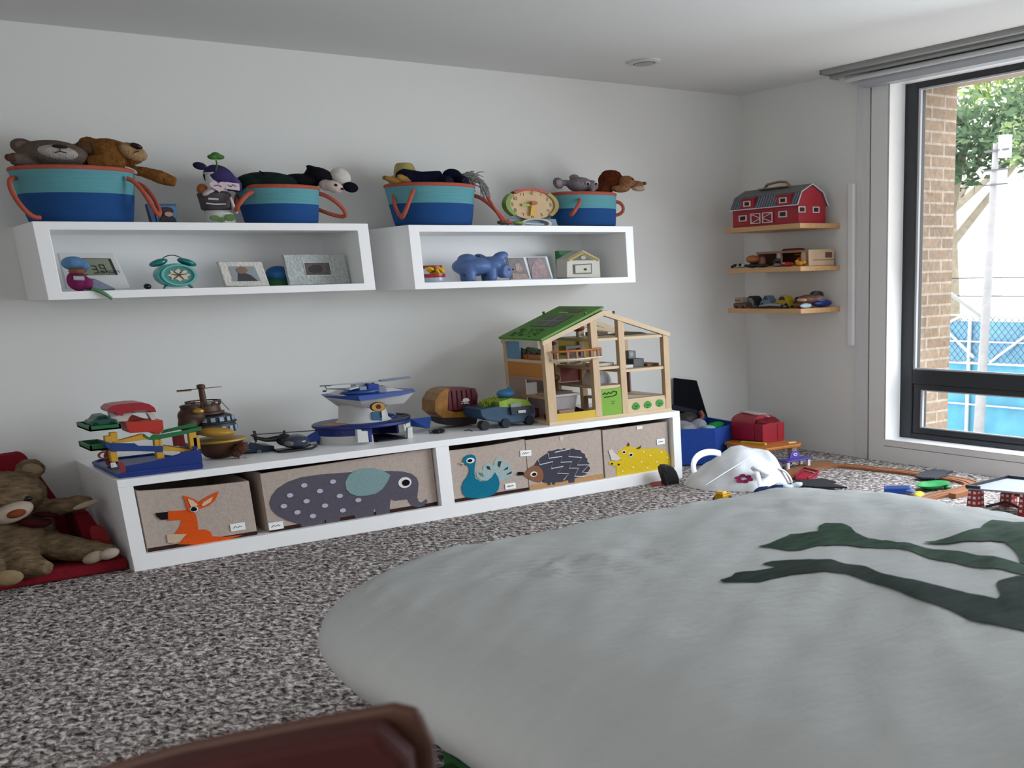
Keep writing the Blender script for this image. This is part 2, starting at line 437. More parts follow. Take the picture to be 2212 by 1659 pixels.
for z in (-.06, -.22, -.34):
    part(t, 'crossarm', MB().beam((8.57, p1[1] + .10, p1[2] + z), (8.57, p1[1] - .16, p1[2] + z), .016, .014), P('5c6266'))
part(t, 'stay_rod', MB().beam((8.72, p0[1]+.02, .52), (8.9, 7.44, .90), .03, .03), P('8f9696'))
t = thing('overhead_cables', 'thin dark overhead cables strung beyond the window', 'cable', (8.8, 6.5, .9))
for z in (0.90, 0.73, 0.30):
    part(t, 'cable', MB().cyl((9.22, 3.0, z - .02), (9.22, 10.0, z + .02), .006, seg=6), P('3b3f42'))
t = thing('concrete_post', 'plain white square post standing behind the utility pole', 'post', (9.4, 7.0, -.8))
part(t, 'post', MB().box(9.36, 9.44, 6.98, 7.12, -.8, 1.9), P('eef1f3'))

def tree(name, label, base, crown, n, size, cols, seed, lean=(0, 0), group='trees beyond the window'):
    rnd = random.Random(seed)
    t = thing(name, label, 'tree', base, group)
    b = Vector(base); top = b + Vector((lean[0], lean[1], crown[0][0][2] - b.z))
    tr = MB(); tr.tube([b, b.lerp(top, .5) + Vector((.05, .06, 0)), top], [.16, .11, .05], 10)
    for (c, r) in crown[1:4]:
        tr.tube([b.lerp(top, .55), Vector(c)], [.07, .02], 6)
    part(t, 'trunk', tr, mat('bark', '8d8676', 0.9, .2, 12, .5, 20), smooth=True)
    for k, col in enumerate(cols):
        lf = MB()
        for i in range(n // len(cols)):
            c, r = rnd.choice(crown)
            d = Vector((rnd.gauss(0, 1), rnd.gauss(0, 1), rnd.gauss(0, 1))).normalized() * rnd.random() ** .45
            p = Vector((c[0] + d.x * r[0], c[1] + d.y * r[1], c[2] + d.z * r[2]))
            u = Vector((rnd.gauss(0, 1), rnd.gauss(0, 1), rnd.gauss(0, 1))).normalized(); v = u.orthogonal().normalized(); s = size * rnd.uniform(.6, 1.3)
            lf._add([p - u * s, p + v * s * .45, p + u * s, p - v * s * .45 + u.cross(v) * s * .1], [(0, 1, 2, 3)])
        part(t, 'foliage', lf, mat('leaf_' + col, col, 0.7))
tree('leafy_tree', 'dark green leafy tree seen high in the window over the utility pole', (13.0, 11.2, -.8),
     [((13, 9.8, 2.75), (1, .9, .5)), ((13, 10.7, 2.5), (1, .8, .5)), ((13.2, 9.0, 2.9), (1, .9, .6)), ((13, 10.9, 3.0), (1, .6, .3))], 5200, .075, ('4c6a4b', '5f7d58'), 3, (0, -.9))
tree('pale_leafy_tree', 'pale yellow-green tree top behind the darker tree', (17.0, 13.6, -.8),
     [((17, 13.9, 4.3), (1, 1.6, .7)), ((17, 12.2, 4.2), (1, 1.4, .9)), ((17, 11.2, 3.6), (1, 1.0, .9))], 3600, .10, ('9db56a', 'b2c684'), 5, (0, .3))
tree('bushy_tree', 'bushy green tree at the right edge of the window view', (12.0, 7.8, -.8),
     [((12, 7.9, 1.95), (.8, .55, .4)), ((12, 8.3, 2.4), (.8, .5, .4)), ((12, 7.6, 1.5), (.6, .35, .25))], 2600, .06, ('4c6a4b', '7d965f'), 9, (0, .1))

# ================================================================== WALL SHELVES
def box_shelf(label, x0, x1, z0, z1, y0, y1):
    t = thing('wall_shelf', label, 'shelf', ((x0 + x1) / 2, y1, z0), 'open box shelves on the wall')
    b = MB(); b.frame(x0, x1, z0, z1, .049, .0285, 'y', y0, y1)
    part(t, 'casing', b, M_white, bevel=.002)
    part(t, 'back_panel', MB().box(x0 + .045, x1 - .045, y1 - .012, y1 - .001, z0 + .025, z1 - .025), M_white)
    return t
SY = 4.80
box_shelf('longer white open box shelf, left one of the two on the wall', .803, 2.044, .981, 1.2515, SY, YW - .002)
box_shelf('shorter white open box shelf holding the blue piggy bank', 2.225, 3.425, .977, 1.2475, SY, YW - .002)
ST = 1.2525          # top of the shelves
SB = 1.0105          # inner floor of the left shelf
SB2 = 1.0065
for z, lb in ((1.2375, 'uppermost pale wooden ledge in the corner, carrying the red barn'), (1.0215, 'middle pale wooden ledge in the corner, carrying the toy caravan'), (.8045, 'lowest pale wooden ledge in the corner, with small toy vehicles')):
    solo('corner_shelf', lb, 'shelf', MB().box(4.234, XW, 4.432, 5.043, z - .0125, z + .0125), mat('beech', 'c49a6a', .45, .12, 5, stretch=(6, .6, 6)), (4.4, 4.74, z - .0125), 'wooden ledges in the corner', bevel=.0015)
# low bench with two compartments
BY, BT = 4.515, .3465
t = thing('storage_bench', 'long low white bench unit with two open compartments along the wall', 'bench', (2.15, 4.87, 0))
part(t, 'top_panel', MB().box(.851, 3.452, BY, YW - .002, .318, BT), M_white, bevel=.002)
part(t, 'base_panel', MB().box(.851, 3.452, BY, YW - .002, 0.0, .060), M_white, bevel=.002)
part(t, 'side_panel', MB().box(.851, .902, BY, YW - .002, .060, .318), M_white)
part(t, 'side_panel', MB().box(3.405, 3.452, BY, YW - .002, .060, .318), M_white)
part(t, 'divider', MB().box(2.105, 2.167, BY, YW - .002, .060, .318), M_white)
part(t, 'back_panel', MB().box(.902, 3.405, YW - .02, YW - .003, .060, .318), M_white)

# ------------------------------------------------------------------ fabric storage bins with felt animals
M_canvas = F('b5a69c', 160)
M_inside = F('4a4440', 160)
M_brownhem = F('3a2622', 160)
M_paper = P('f2f2f0', .7)
M_ink = P('26262a', .6)
BF = 4.545           # front face of the bins
def bin_(label, x0, x1, zt, y1=5.12, yf=BF, hem=M_brownhem, canvas=M_canvas, sag=0.0, open_=True, hemh=.012, dip=0.0):
    t = thing('storage_bin', label, 'storage bin', ((x0 + x1) / 2, (yf + y1) / 2, .0605), 'felt animal storage bins')
    z0 = .061; th = .012
    o = MB()
    n = 10
    fr = [(x0, z0)] + [(x1, z0)] + [(x1 + (x0 - x1) * i / n, zt[1] + (zt[0] - zt[1]) * i / n - dip * sin(pi * i / n)) for i in range(n + 1)]
    o.prism(fr, 'y', yf, yf + th)
    part(t, 'front_panel', o, canvas)
    o = MB(); zb = max(zt)
    o.prism([(yf + th, z0), (y1, z0), (y1, zb), (yf + th, zt[0])], 'x', x0, x0 + th * .8)
    o.prism([(yf + th, z0), (y1, z0), (y1, zb), (yf + th, zt[1])], 'x', x1 - th * .8, x1)
    o.box(x0, x1, y1 - th, y1, z0, zb)
    part(t, 'sides', o, canvas)
    part(t, 'lining', MB().box(x0 + th * .8, x1 - th * .8, yf + th + .001, y1 - th, z0, z0 + .008), M_inside)
    part(t, 'hem', MB().box(x0, x1, yf - .0015, yf, z0, z0 + hemh), hem)
    return t
def tag_card(t, x, z, w=.042, h=.026, marks=3, seed=1, rot=0.0):
    c = part(t, 'name_tag', MB().obox((x, BF - .003, z), (w, .002, h), (0, rot, 0)), M_paper, 'small white paper tag with dark handwriting')
    s = MB(); rnd = random.Random(seed); px = x - w * .32
    for i in range(marks):
        dx = w * .62 / marks; hh = rnd.uniform(.15, .4) * h
        s.tube([(px, BF - .0045, z - hh / 2 + rnd.uniform(-.001, .002)), (px + dx * .5, BF - .0045, z + hh / 2), (px + dx * .9, BF - .0045, z - hh * .3)], .0011, 5)
        px += dx
    part(c, 'writing', s, M_ink)
def felt(t, name, pts, colour, lay=1, label=None, parent=None):
    """a flat felt cut-out stitched on the front of a bin; lay = stacking order."""
    m = MB(); m.prism(pts, 'y', BF - .0022 * lay, BF - .0022 * (lay - 1))
    return part(parent or t, name, m, F(colour, 200), label)
def dots(t, parent, centres, rx, rz, colour, lay, name='dot'):
    for (x, z) in centres:
        part(parent, name, MB().disc((x, z), rx, rz, 'y', BF - .0022 * lay, BF - .0022 * (lay - 1), 14), F(colour, 200))
def eye(t, parent, c, rx, rz, lay, pup=(0, 0), k=.55):
    e = MB().disc(c, rx, rz, 'y', BF - .0022 * lay, BF - .0022 * (lay - 1), 20)
    part(parent, 'eye', e, F('e8e6e2', 200))
    e = MB().disc((c[0] + pup[0], c[1] + pup[1]), rx * k, rz * k, 'y', BF - .0022 * (lay + 1), BF - .0022 * lay, 20)
    part(parent, 'pupil', e, F('17161a', 200))

# kangaroo bin
b = bin_('beige bin with an orange kangaroo, at the left end of the bench', .915, 1.318, (.2945, .277), dip=.004, hemh=.014)
k = felt(b, 'kangaroo_cutout', [(1.0080,0.2040), (1.0390,0.2010), (1.0700,0.1990), (1.0950,0.1890), (1.1030,0.1790), (1.1050,0.1560), (1.1030,0.1160), (1.1260,0.1140), (1.1440,0.1030), (1.1490,0.0820), (1.1970,0.0720), (1.2640,0.0690), (1.2060,0.0590), (1.1390,0.0600), (1.0950,0.0580), (1.0220,0.0730), (1.0430,0.0870), (1.0540,0.1060), (1.0390,0.1110), (1.0160,0.1140), (1.0380,0.1370), (1.0510,0.1640), (1.0010,0.1680)], 'd9571f', 1, 'orange felt kangaroo')
felt(b, 'ear', [(1.0780,0.1920), (1.0730,0.2370), (1.0700,0.2560), (1.0930,0.2450), (1.1150,0.2300), (1.1220,0.2180), (1.1340,0.2290), (1.1630,0.2420), (1.2000,0.2530), (1.1830,0.2230), (1.1570,0.2040), (1.1260,0.1970), (1.0950,0.1900)], 'd9571f', 2, parent=k)
felt(b, 'inner_ear', [(1.0920,0.2050), (1.0850,0.2320), (1.0850,0.2420), (1.1010,0.2330), (1.1160,0.2140), (1.1080,0.2060)], 'd8bfa8', 3, parent=k)
felt(b, 'inner_ear', [(1.1280,0.2060), (1.1370,0.2200), (1.1750,0.2360), (1.1640,0.2170), (1.1400,0.2060)], 'd8bfa8', 3, parent=k)
felt(b, 'nose', [(0.9640,0.2040), (1.0070,0.2020), (1.0030,0.1740), (0.9790,0.1760), (0.9660,0.1900)], '1d191b', 2, parent=k)
felt(b, 'paw', [(0.9890,0.1160), (1.0210,0.1130), (1.0590,0.1070), (1.0290,0.0840), (1.0090,0.0790), (0.9870,0.0860)], 'cdb49b', 2, parent=k)
eye(b, k, [(1.1000,0.1980)][0], .0158, .0105, 3, (-.001, 0), .72)
tag_card(b, (1.248, 4.540, 0.104)[0], (1.248, 4.540, 0.104)[2], .056, .029, 2, 4)
# elephant bin
b = bin_('wide beige bin with a grey elephant in spots', 1.365, 2.098, (.2985, .3135), hemh=.015)
el = felt(b, 'elephant_cutout', [(1.3830,0.1780), (1.3960,0.2060), (1.4230,0.2320), (1.4680,0.2530), (1.5230,0.2640), (1.6030,0.2650), (1.7020,0.2590), (1.8040,0.2510), (1.9010,0.2400), (1.9540,0.2310), (1.9930,0.2160), (2.0150,0.1950), (2.0210,0.1730), (2.0150,0.1410), (2.0070,0.1090), (2.0120,0.0900), (2.0250,0.0840), (2.0480,0.0960), (2.0530,0.0840), (2.0340,0.0690), (2.0090,0.0650), (1.9850,0.0720), (1.9700,0.0870), (1.9620,0.1080), (1.9350,0.1090), (1.9050,0.1100), (1.8860,0.1200), (1.8800,0.0960), (1.8710,0.0480), (1.8130,0.0470), (1.8150,0.0860), (1.8070,0.0880), (1.7990,0.0450), (1.7270,0.0470), (1.7180,0.0760), (1.6580,0.0790), (1.6500,0.0450), (1.5970,0.0500), (1.5970,0.0760), (1.5910,0.0770), (1.5880,0.0430), (1.4980,0.0490), (1.4920,0.0730), (1.4390,0.0990), (1.4040,0.1260), (1.3860,0.1530)], '5c5863', 1, 'dark grey felt elephant')
felt(b, 'ear', [(1.6990,0.2210), (1.7180,0.2470), (1.7460,0.2620), (1.7920,0.2670), (1.8300,0.2620), (1.8680,0.2450), (1.8980,0.2230), (1.8800,0.1960), (1.8540,0.1680), (1.8220,0.1530), (1.7830,0.1510), (1.7440,0.1540), (1.7140,0.1690), (1.6990,0.1900)], '7f9b9c', 2, 'pale blue-grey felt ear', parent=el)
dots(b, el, [(1.5290,0.2300), (1.6480,0.2290), (1.5890,0.1980), (1.4670,0.1980), (1.6680,0.1660), (1.7440,0.1370), (1.5290,0.1650), (1.4360,0.1580), (1.6010,0.1350), (1.6730,0.1040), (1.4860,0.1250), (1.5460,0.1000)], .0132, .0088, 'b9b9cc', 2, 'spot')
eye(b, el, [(1.9580,0.1820)][0], .030, .0235, 2, (.004, -.001), .58)
tag_card(b, (1.394, 4.540, 0.084)[0], (1.394, 4.540, 0.084)[2], .058, .030, 2, 9)
# peacock bin
b = bin_('beige bin with a teal blue peacock', 2.178, 2.562, (.2925, .300), dip=.004, hemh=.014)
pk = felt(b, 'tail_feathers', [(2.3480,0.1340), (2.3170,0.1450), (2.3010,0.1620), (2.3000,0.1810), (2.3160,0.1880), (2.3360,0.1850), (2.3390,0.2050), (2.3570,0.2140), (2.3770,0.2100), (2.3910,0.2000), (2.3960,0.2190), (2.4090,0.2320), (2.4310,0.2330), (2.4480,0.2230), (2.4510,0.2010), (2.4750,0.1970), (2.4810,0.1810), (2.4760,0.1680), (2.4890,0.1580), (2.4830,0.1420), (2.4600,0.1320), (2.4190,0.1250)], '9fb3b3', 1, 'pale grey-blue felt tail')
felt(b, 'peacock_cutout', [(2.2380,0.2340), (2.2460,0.2540), (2.2620,0.2630), (2.2850,0.2640), (2.3000,0.2570), (2.3060,0.2410), (2.2960,0.2110), (2.2900,0.1790), (2.2930,0.1550), (2.3180,0.1370), (2.3530,0.1360), (2.3780,0.1490), (2.3940,0.1680), (2.4080,0.1420), (2.4110,0.1140), (2.4020,0.0860), (2.3790,0.0700), (2.3330,0.0610), (2.2800,0.0650), (2.2400,0.0740), (2.2240,0.0950), (2.2220,0.1250), (2.2340,0.1500), (2.2570,0.1710), (2.2690,0.1930), (2.2650,0.2150), (2.2480,0.2240)], '17708c', 2, 'teal felt peacock', parent=pk)
felt(b, 'beak', [(2.2380,0.2340), (2.2140,0.2340), (2.2340,0.2270), (2.2380,0.2190), (2.2440,0.2270)], 'c7a583', 3, parent=pk)
for i, q in enumerate(([(2.3110,0.1790), (2.3310,0.1740), (2.3360,0.1570), (2.3210,0.1640)], [(2.3540,0.2030), (2.3670,0.2000), (2.3740,0.1830), (2.3580,0.1890)], [(2.4160,0.2160), (2.4320,0.2150), (2.4200,0.1880), (2.4120,0.1980)], [(2.4380,0.1730), (2.4620,0.1860), (2.4610,0.1760), (2.4470,0.1720)], [(2.4510,0.1520), (2.4800,0.1620), (2.4760,0.1520), (2.4620,0.1500)])):
    felt(b, 'feather_eye', q, ('77806a', '3c3f3c')[i > 0], 2, parent=pk)
eye(b, pk, [(2.2760,0.2380)][0], .0205, .0125, 3, (-.003, 0), .55)
tag_card(b, (2.466, 4.540, 0.095)[0], (2.466, 4.540, 0.095)[2], .055, .027, 4, 12)
# hedgehog bin
b = bin_('beige bin with a dark hedgehog, middle of the right compartment', 2.566, 2.985, (.294, .299), hem=F('b28a5e', 160), hemh=.022)
hh = felt(b, 'hedgehog_cutout', [(2.5970,0.1710), (2.6230,0.1970), (2.6580,0.2140), (2.6790,0.2220), (2.6820,0.2300), (2.7110,0.2300), (2.7370,0.2340), (2.7590,0.2280), (2.7700,0.2350), (2.7890,0.2260), (2.8220,0.2270), (2.8340,0.2190), (2.8610,0.2140), (2.8660,0.2020), (2.8860,0.1910), (2.8860,0.1770), (2.8970,0.1670), (2.8950,0.1530), (2.9070,0.1440), (2.9000,0.1320), (2.9100,0.1220), (2.8980,0.1070), (2.8840,0.0940), (2.8500,0.0870), (2.8160,0.0830), (2.8140,0.0640), (2.7810,0.0650), (2.7790,0.0800), (2.7460,0.0760), (2.7070,0.0780), (2.7030,0.0680), (2.6900,0.0700), (2.6880,0.0810), (2.6810,0.0810), (2.6800,0.0690), (2.6650,0.0700), (2.6620,0.0820), (2.6400,0.0880)], '45434f', 1, 'dark grey felt hedgehog')
felt(b, 'face', [(2.5390,0.1410), (2.5700,0.1640), (2.5950,0.1730), (2.6210,0.1690), (2.6380,0.1520), (2.6460,0.1290), (2.6410,0.1050), (2.6260,0.0900), (2.5950,0.1000), (2.5620,0.1180), (2.5420,0.1350)], '8a5e46', 2, 'brown felt face', parent=hh)
felt(b, 'nose', [(2.5090,0.1550), (2.5360,0.1520), (2.5420,0.1450), (2.5380,0.1370), (2.5070,0.1400)], '1a1718', 3, parent=hh)
zz = MB()
for q in ([(2.6230,0.1990), (2.6300,0.1730), (2.7010,0.1790), (2.6890,0.1470), (2.7570,0.1490), (2.7220,0.1200), (2.7830,0.1100), (2.7530,0.0830)], [(2.6790,0.2220), (2.6820,0.1970), (2.7550,0.1970), (2.7440,0.1700), (2.8070,0.1650), (2.7880,0.1360), (2.8410,0.1290), (2.8150,0.0940), (2.8710,0.0840)], [(2.7160,0.2210), (2.8030,0.2270), (2.7900,0.1920), (2.8640,0.1780), (2.8360,0.1450), (2.9010,0.1380), (2.8600,0.1060), (2.8930,0.1000)]):
    zz.tube([(x, BF - .0035, z) for x, z in q], .0022, 5)
part(hh, 'zigzag_stitching', zz, F('d9dade', 200))
eye(b, hh, [(2.5920,0.1340)][0], .019, .0125, 3, (.002, -.001), .6)
tag_card(b, (2.561, 4.540, 0.236)[0], (2.561, 4.540, 0.236)[2], .058, .027, 3, 20, .06)
part(b, 'grip_notch', MB().box(2.752, 2.768, BF - .003, BF, .272, .292), P('c9c2b5'))
# rhino bin
b = bin_('beige bin with a yellow rhinoceros, at the right end of the bench', 2.995, 3.392, (.2945, .297), hem=M_canvas)
rh = felt(b, 'rhino_cutout', [(3.0170,0.1350), (3.0320,0.1410), (3.0600,0.1340), (3.0960,0.1390), (3.0690,0.1660), (3.0920,0.1860), (3.1140,0.1950), (3.1320,0.2020), (3.1440,0.2180), (3.1550,0.1960), (3.1710,0.1890), (3.1990,0.1880), (3.2230,0.1940), (3.2100,0.1780), (3.2350,0.1770), (3.3080,0.1690), (3.3590,0.1570), (3.3920,0.1350), (3.4030,0.1040), (3.3950,0.0560), (3.3810,0.0180), (3.3140,0.0240), (3.2760,0.0230), (3.2320,0.0280), (3.1240,0.0410), (3.0600,0.0440), (3.0620,0.1110), (3.0240,0.1220)], 'd2b42a', 1, 'yellow felt rhinoceros')
felt(b, 'horn', [(3.0210,0.1950), (3.0420,0.1960), (3.0610,0.1730), (3.0940,0.1440), (3.0620,0.1380), (3.0350,0.1440)], 'cfcac2', 2, parent=rh)
felt(b, 'ear', [(3.1340,0.2020), (3.1420,0.2190), (3.1490,0.2090), (3.1450,0.2000)], '57432a', 2, parent=rh)
felt(b, 'ear', [(3.1870,0.1830), (3.2210,0.1950), (3.2120,0.1810), (3.2010,0.1790)], '57432a', 2, parent=rh)
dots(b, rh, [(3.0370,0.1260), (3.0770,0.1170)], .0065, .0045, '2a2417', 2, 'nostril')
dots(b, rh, [(3.2320,0.1610), (3.3420,0.1460), (3.2730,0.1370), (3.3780,0.1140), (3.2140,0.1120), (3.3110,0.1010), (3.1620,0.0920), (3.2500,0.0780), (3.0960,0.0810)], .0062, .004, 'e4dfae', 2, 'spot')
eye(b, rh, [(3.1120,0.1740)][0], .0115, .0088, 2, (0, 0), .6)
eye(b, rh, [(3.1530,0.1560)][0], .0145, .010, 2, (0, 0), .6)
tag_card(b, (3.343, 4.540, 0.200)[0], (3.343, 4.540, 0.200)[2], .050, .028, 3, 31)
part(b, 'closure_patch', MB().box(3.198, 3.232, BF - .004, BF, .277, .291), P('e9e6e0'), 'small white hook patch')
# plush heap inside the rhino bin
bl = MB(); bl.ell((3.06, 4.66, .278), (.06, .07, .028)); bl.ell((3.14, 4.70, .272), (.07, .08, .03), (0, .3, .2))
solo('stuffed_animal', 'brown stuffed toy lying on top inside the rhinoceros bin', 'stuffed toy', bl, FUR('5f4a3c'), (3.1, 4.68, .25), remesh=.008)

# ================================================================== ROPE BASKETS AND SOFT TOYS ON THE UPPER SHELVES
M_teal = mat('teal_rope', '5f9fa8', .9, .08, 30, .4, 90, stretch=(.3, .3, 9))
M_blue = mat('navy_rope', '164a86', .9, .08, 30, .4, 90, stretch=(.3, .3, 9))
M_coral = mat('coral_rope', 'b0533f', .85, .08, 60, .3, 120)
def basket(label, cx, cy, rt, rb, ry, zt, zb_, handles, band=.45, tilt=0.0):
    """rt, rb: half widths at the rim and the bottom; ry: depth factor."""
    h = zt - ST
    t = thing('rope_basket', label, 'basket', (cx, cy, ST), 'two-tone rope baskets')
    sh = lambda k: rb + (rt - rb) * (k ** .8)
    zm = h * (1 - band)
    lo = [(sh(0) * .96, 0), (sh(.02), .004)] + [(sh(k * zm / h), k * zm) for k in (.25, .5, .75, 1)]
    up = [(sh((zm + k * (h - zm)) / h), zm + k * (h - zm)) for k in (0, .25, .5, .75, 1)]
    wall = up + [(sh(1) - .014, h), (sh(.9) - .016, h * .86), (sh(.8) - .016, h * .8), (.01, h * .78)]
    m = MB(); m.lathe(lo + [(sh(zm / h) - .02, zm)], (cx, cy, ST), 1, ry, 48); part(t, 'lower_body', m, M_blue, 'dark blue lower half', smooth=True)
    m = MB(); m.lathe(wall, (cx, cy, ST), 1, ry, 48); part(t, 'upper_body', m, M_teal, 'turquoise upper half', smooth=True)
    m = MB(); r = sh(1) - .005
    m.tube([(cx + r * cos(a), cy + r * ry * sin(a), zt + .002) for a in [2 * pi * i / 40 for i in range(40)]], .0085, 8, True); part(t, 'rim', m, M_coral, 'coral rim', smooth=True)
    for pts in handles:
        part(t, 'handle', MB().tube(pts, .0085, 8), M_coral, 'coral rope handle', smooth=True)
    return t
def hoop(a, b, drop, out):
    """a rope loop hanging between two points."""
    a, b = Vector(a), Vector(b); d = Vector(out)
    return bez(a, a + d * 1.0 + Vector((0, 0, .01)), b + d * 1.35 + Vector((0, 0, -drop)), b, 14)
ZT = ST
basket('biggest blue and turquoise rope basket, stuffed with two teddy bears', 1.000, 4.985, .208, .172, .86, 1.436, 0,
       [bez((.800, 4.93, 1.405), (.735, 4.86, 1.405), (.79, 4.82, 1.25), (.842, 4.87, 1.268)), bez((1.150, 4.852, 1.408), (1.20, 4.83, 1.40), (1.215, 4.78, 1.24), (1.235, 4.82, 1.285), 10) + bez((1.235, 4.82, 1.285), (1.25, 4.86, 1.31), (1.235, 4.92, 1.40), (1.195, 4.95, 1.40), 8)[1:]])
basket('rope basket with the toy cow looking out over its rim', 1.752, 4.995, .166, .143, .95, 1.393, 0,
       [bez((1.62, 4.905, 1.375), (1.56, 4.83, 1.36), (1.50, 4.80, 1.29), (1.545, 4.90, 1.305), 8) + bez((1.545, 4.90, 1.305), (1.56, 4.95, 1.33), (1.58, 4.99, 1.37), (1.60, 5.02, 1.372), 6)[1:], bez((1.905, 4.95, 1.378), (1.95, 4.92, 1.375), (2.03, 4.90, 1.285), (1.99, 4.93, 1.285), 8) + bez((1.99, 4.93, 1.285), (1.96, 4.95, 1.288), (1.92, 4.97, 1.31), (1.895, 5.0, 1.325), 6)[1:]])
basket('rope basket with dark plush legs and a grey tuft over its rim', 2.440, 4.99, .207, .176, .80, 1.418, 0,
       [bez((2.30, 4.865, 1.392), (2.26, 4.80, 1.385), (2.20, 4.80, 1.25), (2.225, 4.86, 1.285), 8) + bez((2.225, 4.86, 1.285), (2.23, 4.93, 1.30), (2.235, 4.96, 1.39), (2.265, 4.97, 1.392), 6)[1:], bez((2.63, 4.95, 1.385), (2.68, 4.90, 1.375), (2.72, 4.86, 1.28), (2.74, 4.85, 1.262), 12)])
basket('smallest rope basket, beside the toy clock, with elephant and lion toys', 3.266, 5.0, .180, .168, .80, 1.401, 0,
       [bez((3.17, 4.88, 1.372), (3.14, 4.82, 1.36), (3.06, 4.80, 1.28), (3.10, 4.86, 1.305), 10), bez((3.437, 4.98, 1.372), (3.49, 4.95, 1.385), (3.51, 4.95, 1.30), (3.43, 4.99, 1.31), 12)])

# ---- teddy bears in the biggest basket
t = thing('teddy_bear', 'grey-brown teddy bear lying back in the biggest basket, pale muzzle upward', 'stuffed toy', (.94, 4.98, 1.42))
b = MB(); b.ell((.945, 4.975, 1.490), (.118, .105, .052), (0, .02, 0)); b.ell((.94, 5.02, 1.44), (.13, .10, .04))
b.ell((.852, 4.99, 1.520), (.038, .03, .026)); b.ell((1.045, 5.03, 1.517), (.036, .03, .025)); b.tube([(.90, 4.97, 1.456), (.85, 4.94, 1.462), (.80, 4.92, 1.47)], [.03, .026, .022], 10)
part(t, 'body', b, FUR('6b5c54', .15), remesh=.0055)
part(t, 'muzzle', MB().ell((.946, 4.893, 1.492), (.066, .03, .0255), (0, .08, 0)), FUR('b5aca6', .1), 'pale grey muzzle', smooth=True)
part(t, 'nose', MB().ell((.952, 4.870, 1.5105), (.026, .012, .0065), (0, .05, 0)), F('2e2624'), smooth=True)
part(t, 'mouth', MB().tube([(.950, 4.862, 1.505), (.948, 4.860, 1.494), (.93, 4.862, 1.488)], .0016, 6).tube([(.948, 4.860, 1.494), (.968, 4.862, 1.489)], .0016, 6), F('3a302d'))
part(t, 'inner_ear', MB().ell((.850, 4.962, 1.519), (.022, .008, .015)), FUR('8b7468', .1), smooth=True)
part(t, 'paw_pad', MB().ell((.793, 4.905, 1.470), (.016, .01, .013)), FUR('5b4035', .1), smooth=True)
t = thing('teddy_bear', 'golden-brown teddy bear in the biggest basket, head turned right and arm hanging out', 'stuffed toy', (1.15, 5.0, 1.42))
b = MB(); b.ell((1.145, 5.0, 1.506), (.088, .09, .053), (0, .15, 0)); b.ell((1.205, 4.96, 1.498), (.045, .06, .032)); b.ell((1.10, 5.04, 1.44), (.10, .08, .05))
b.ell((1.08, 5.02, 1.543), (.035, .03, .022)); b.tube([(1.05, 4.94, 1.462), (1.10, 4.92, 1.472), (1.165, 4.91, 1.462)], [.026, .03, .022], 12)
b.tube([(1.17, 4.96, 1.452), (1.23, 4.92, 1.438), (1.28, 4.89, 1.418), (1.325, 4.87, 1.40)], [.014, .02, .026, .018], 12)
part(t, 'body', b, FUR('85592f', .3), remesh=.0055, fuzz=.004)
part(t, 'ear', MB().ell((1.056, 4.965, 1.515), (.036, .022, .028), (0, .4, 0)), FUR('5a4230', .2), 'dark brown ear', smooth=True)
part(t, 'muzzle', MB().ell((1.203, 4.912, 1.507), (.050, .022, .030), (0, .35, 0)), FUR('a88864', .2), 'tan muzzle', smooth=True)
part(t, 'nose', MB().ell((1.213, 4.892, 1.5265), (.022, .014, .010), (0, .3, 0)), P('17110f', .3), smooth=True)
part(t, 'mouth', MB().tube([(1.21, 4.888, 1.517), (1.218, 4.886, 1.508), (1.20, 4.888, 1.503)], .0018, 6), F('3a2a20'))
part(t, 'ribbon', MB().ell((1.178, 4.935, 1.447), (.028, .02, .009), (0, .3, .3)).ell((1.20, 4.93, 1.441), (.02, .016, .010), (.5, .1, 0)), F('c6c2bd'), 'crumpled white ribbon', smooth=True)
# ---- photo mug
t = thing('photo_mug', 'dark blue mug-like holder printed with a photo of a child', 'photo holder', (1.278, 4.95, ST))
part(t, 'body', MB().hull([(1.222, 4.93, 1.326), (1.334, 4.95, 1.328), (1.340, 5.02, 1.326), (1.232, 5.0, 1.325), (1.232, 4.93, ST), (1.325, 4.945, ST), (1.33, 5.0, ST), (1.236, 4.99, ST)]), P('1b3566', .4))
part(t, 'photo', MB().hull([(1.246, 4.931, 1.318), (1.332, 4.947, 1.318), (1.324, 4.943, ST + .004), (1.250, 4.931, ST + .004), (1.246, 4.928, 1.318), (1.332, 4.944, 1.318), (1.324, 4.940, ST + .004), (1.250, 4.928, ST + .004)]), P('3d6d92', .5), 'blue photo print')
part(t, 'printed_portrait', MB().disc((1.289, 1.300), .024, .014, 'y', 4.921, 4.934, 16).prism([(1.258, ST + .005), (1.318, ST + .005), (1.315, 1.272), (1.302, 1.286), (1.275, 1.286), (1.262, 1.272)], 'y', 4.922, 4.934), P('2b2328', .6), 'dark-haired child in the print')
part(t, 'printed_face', MB().disc((1.292, 1.287), .015, .009, 'y', 4.917, 4.93, 14), P('b98d7d', .6))
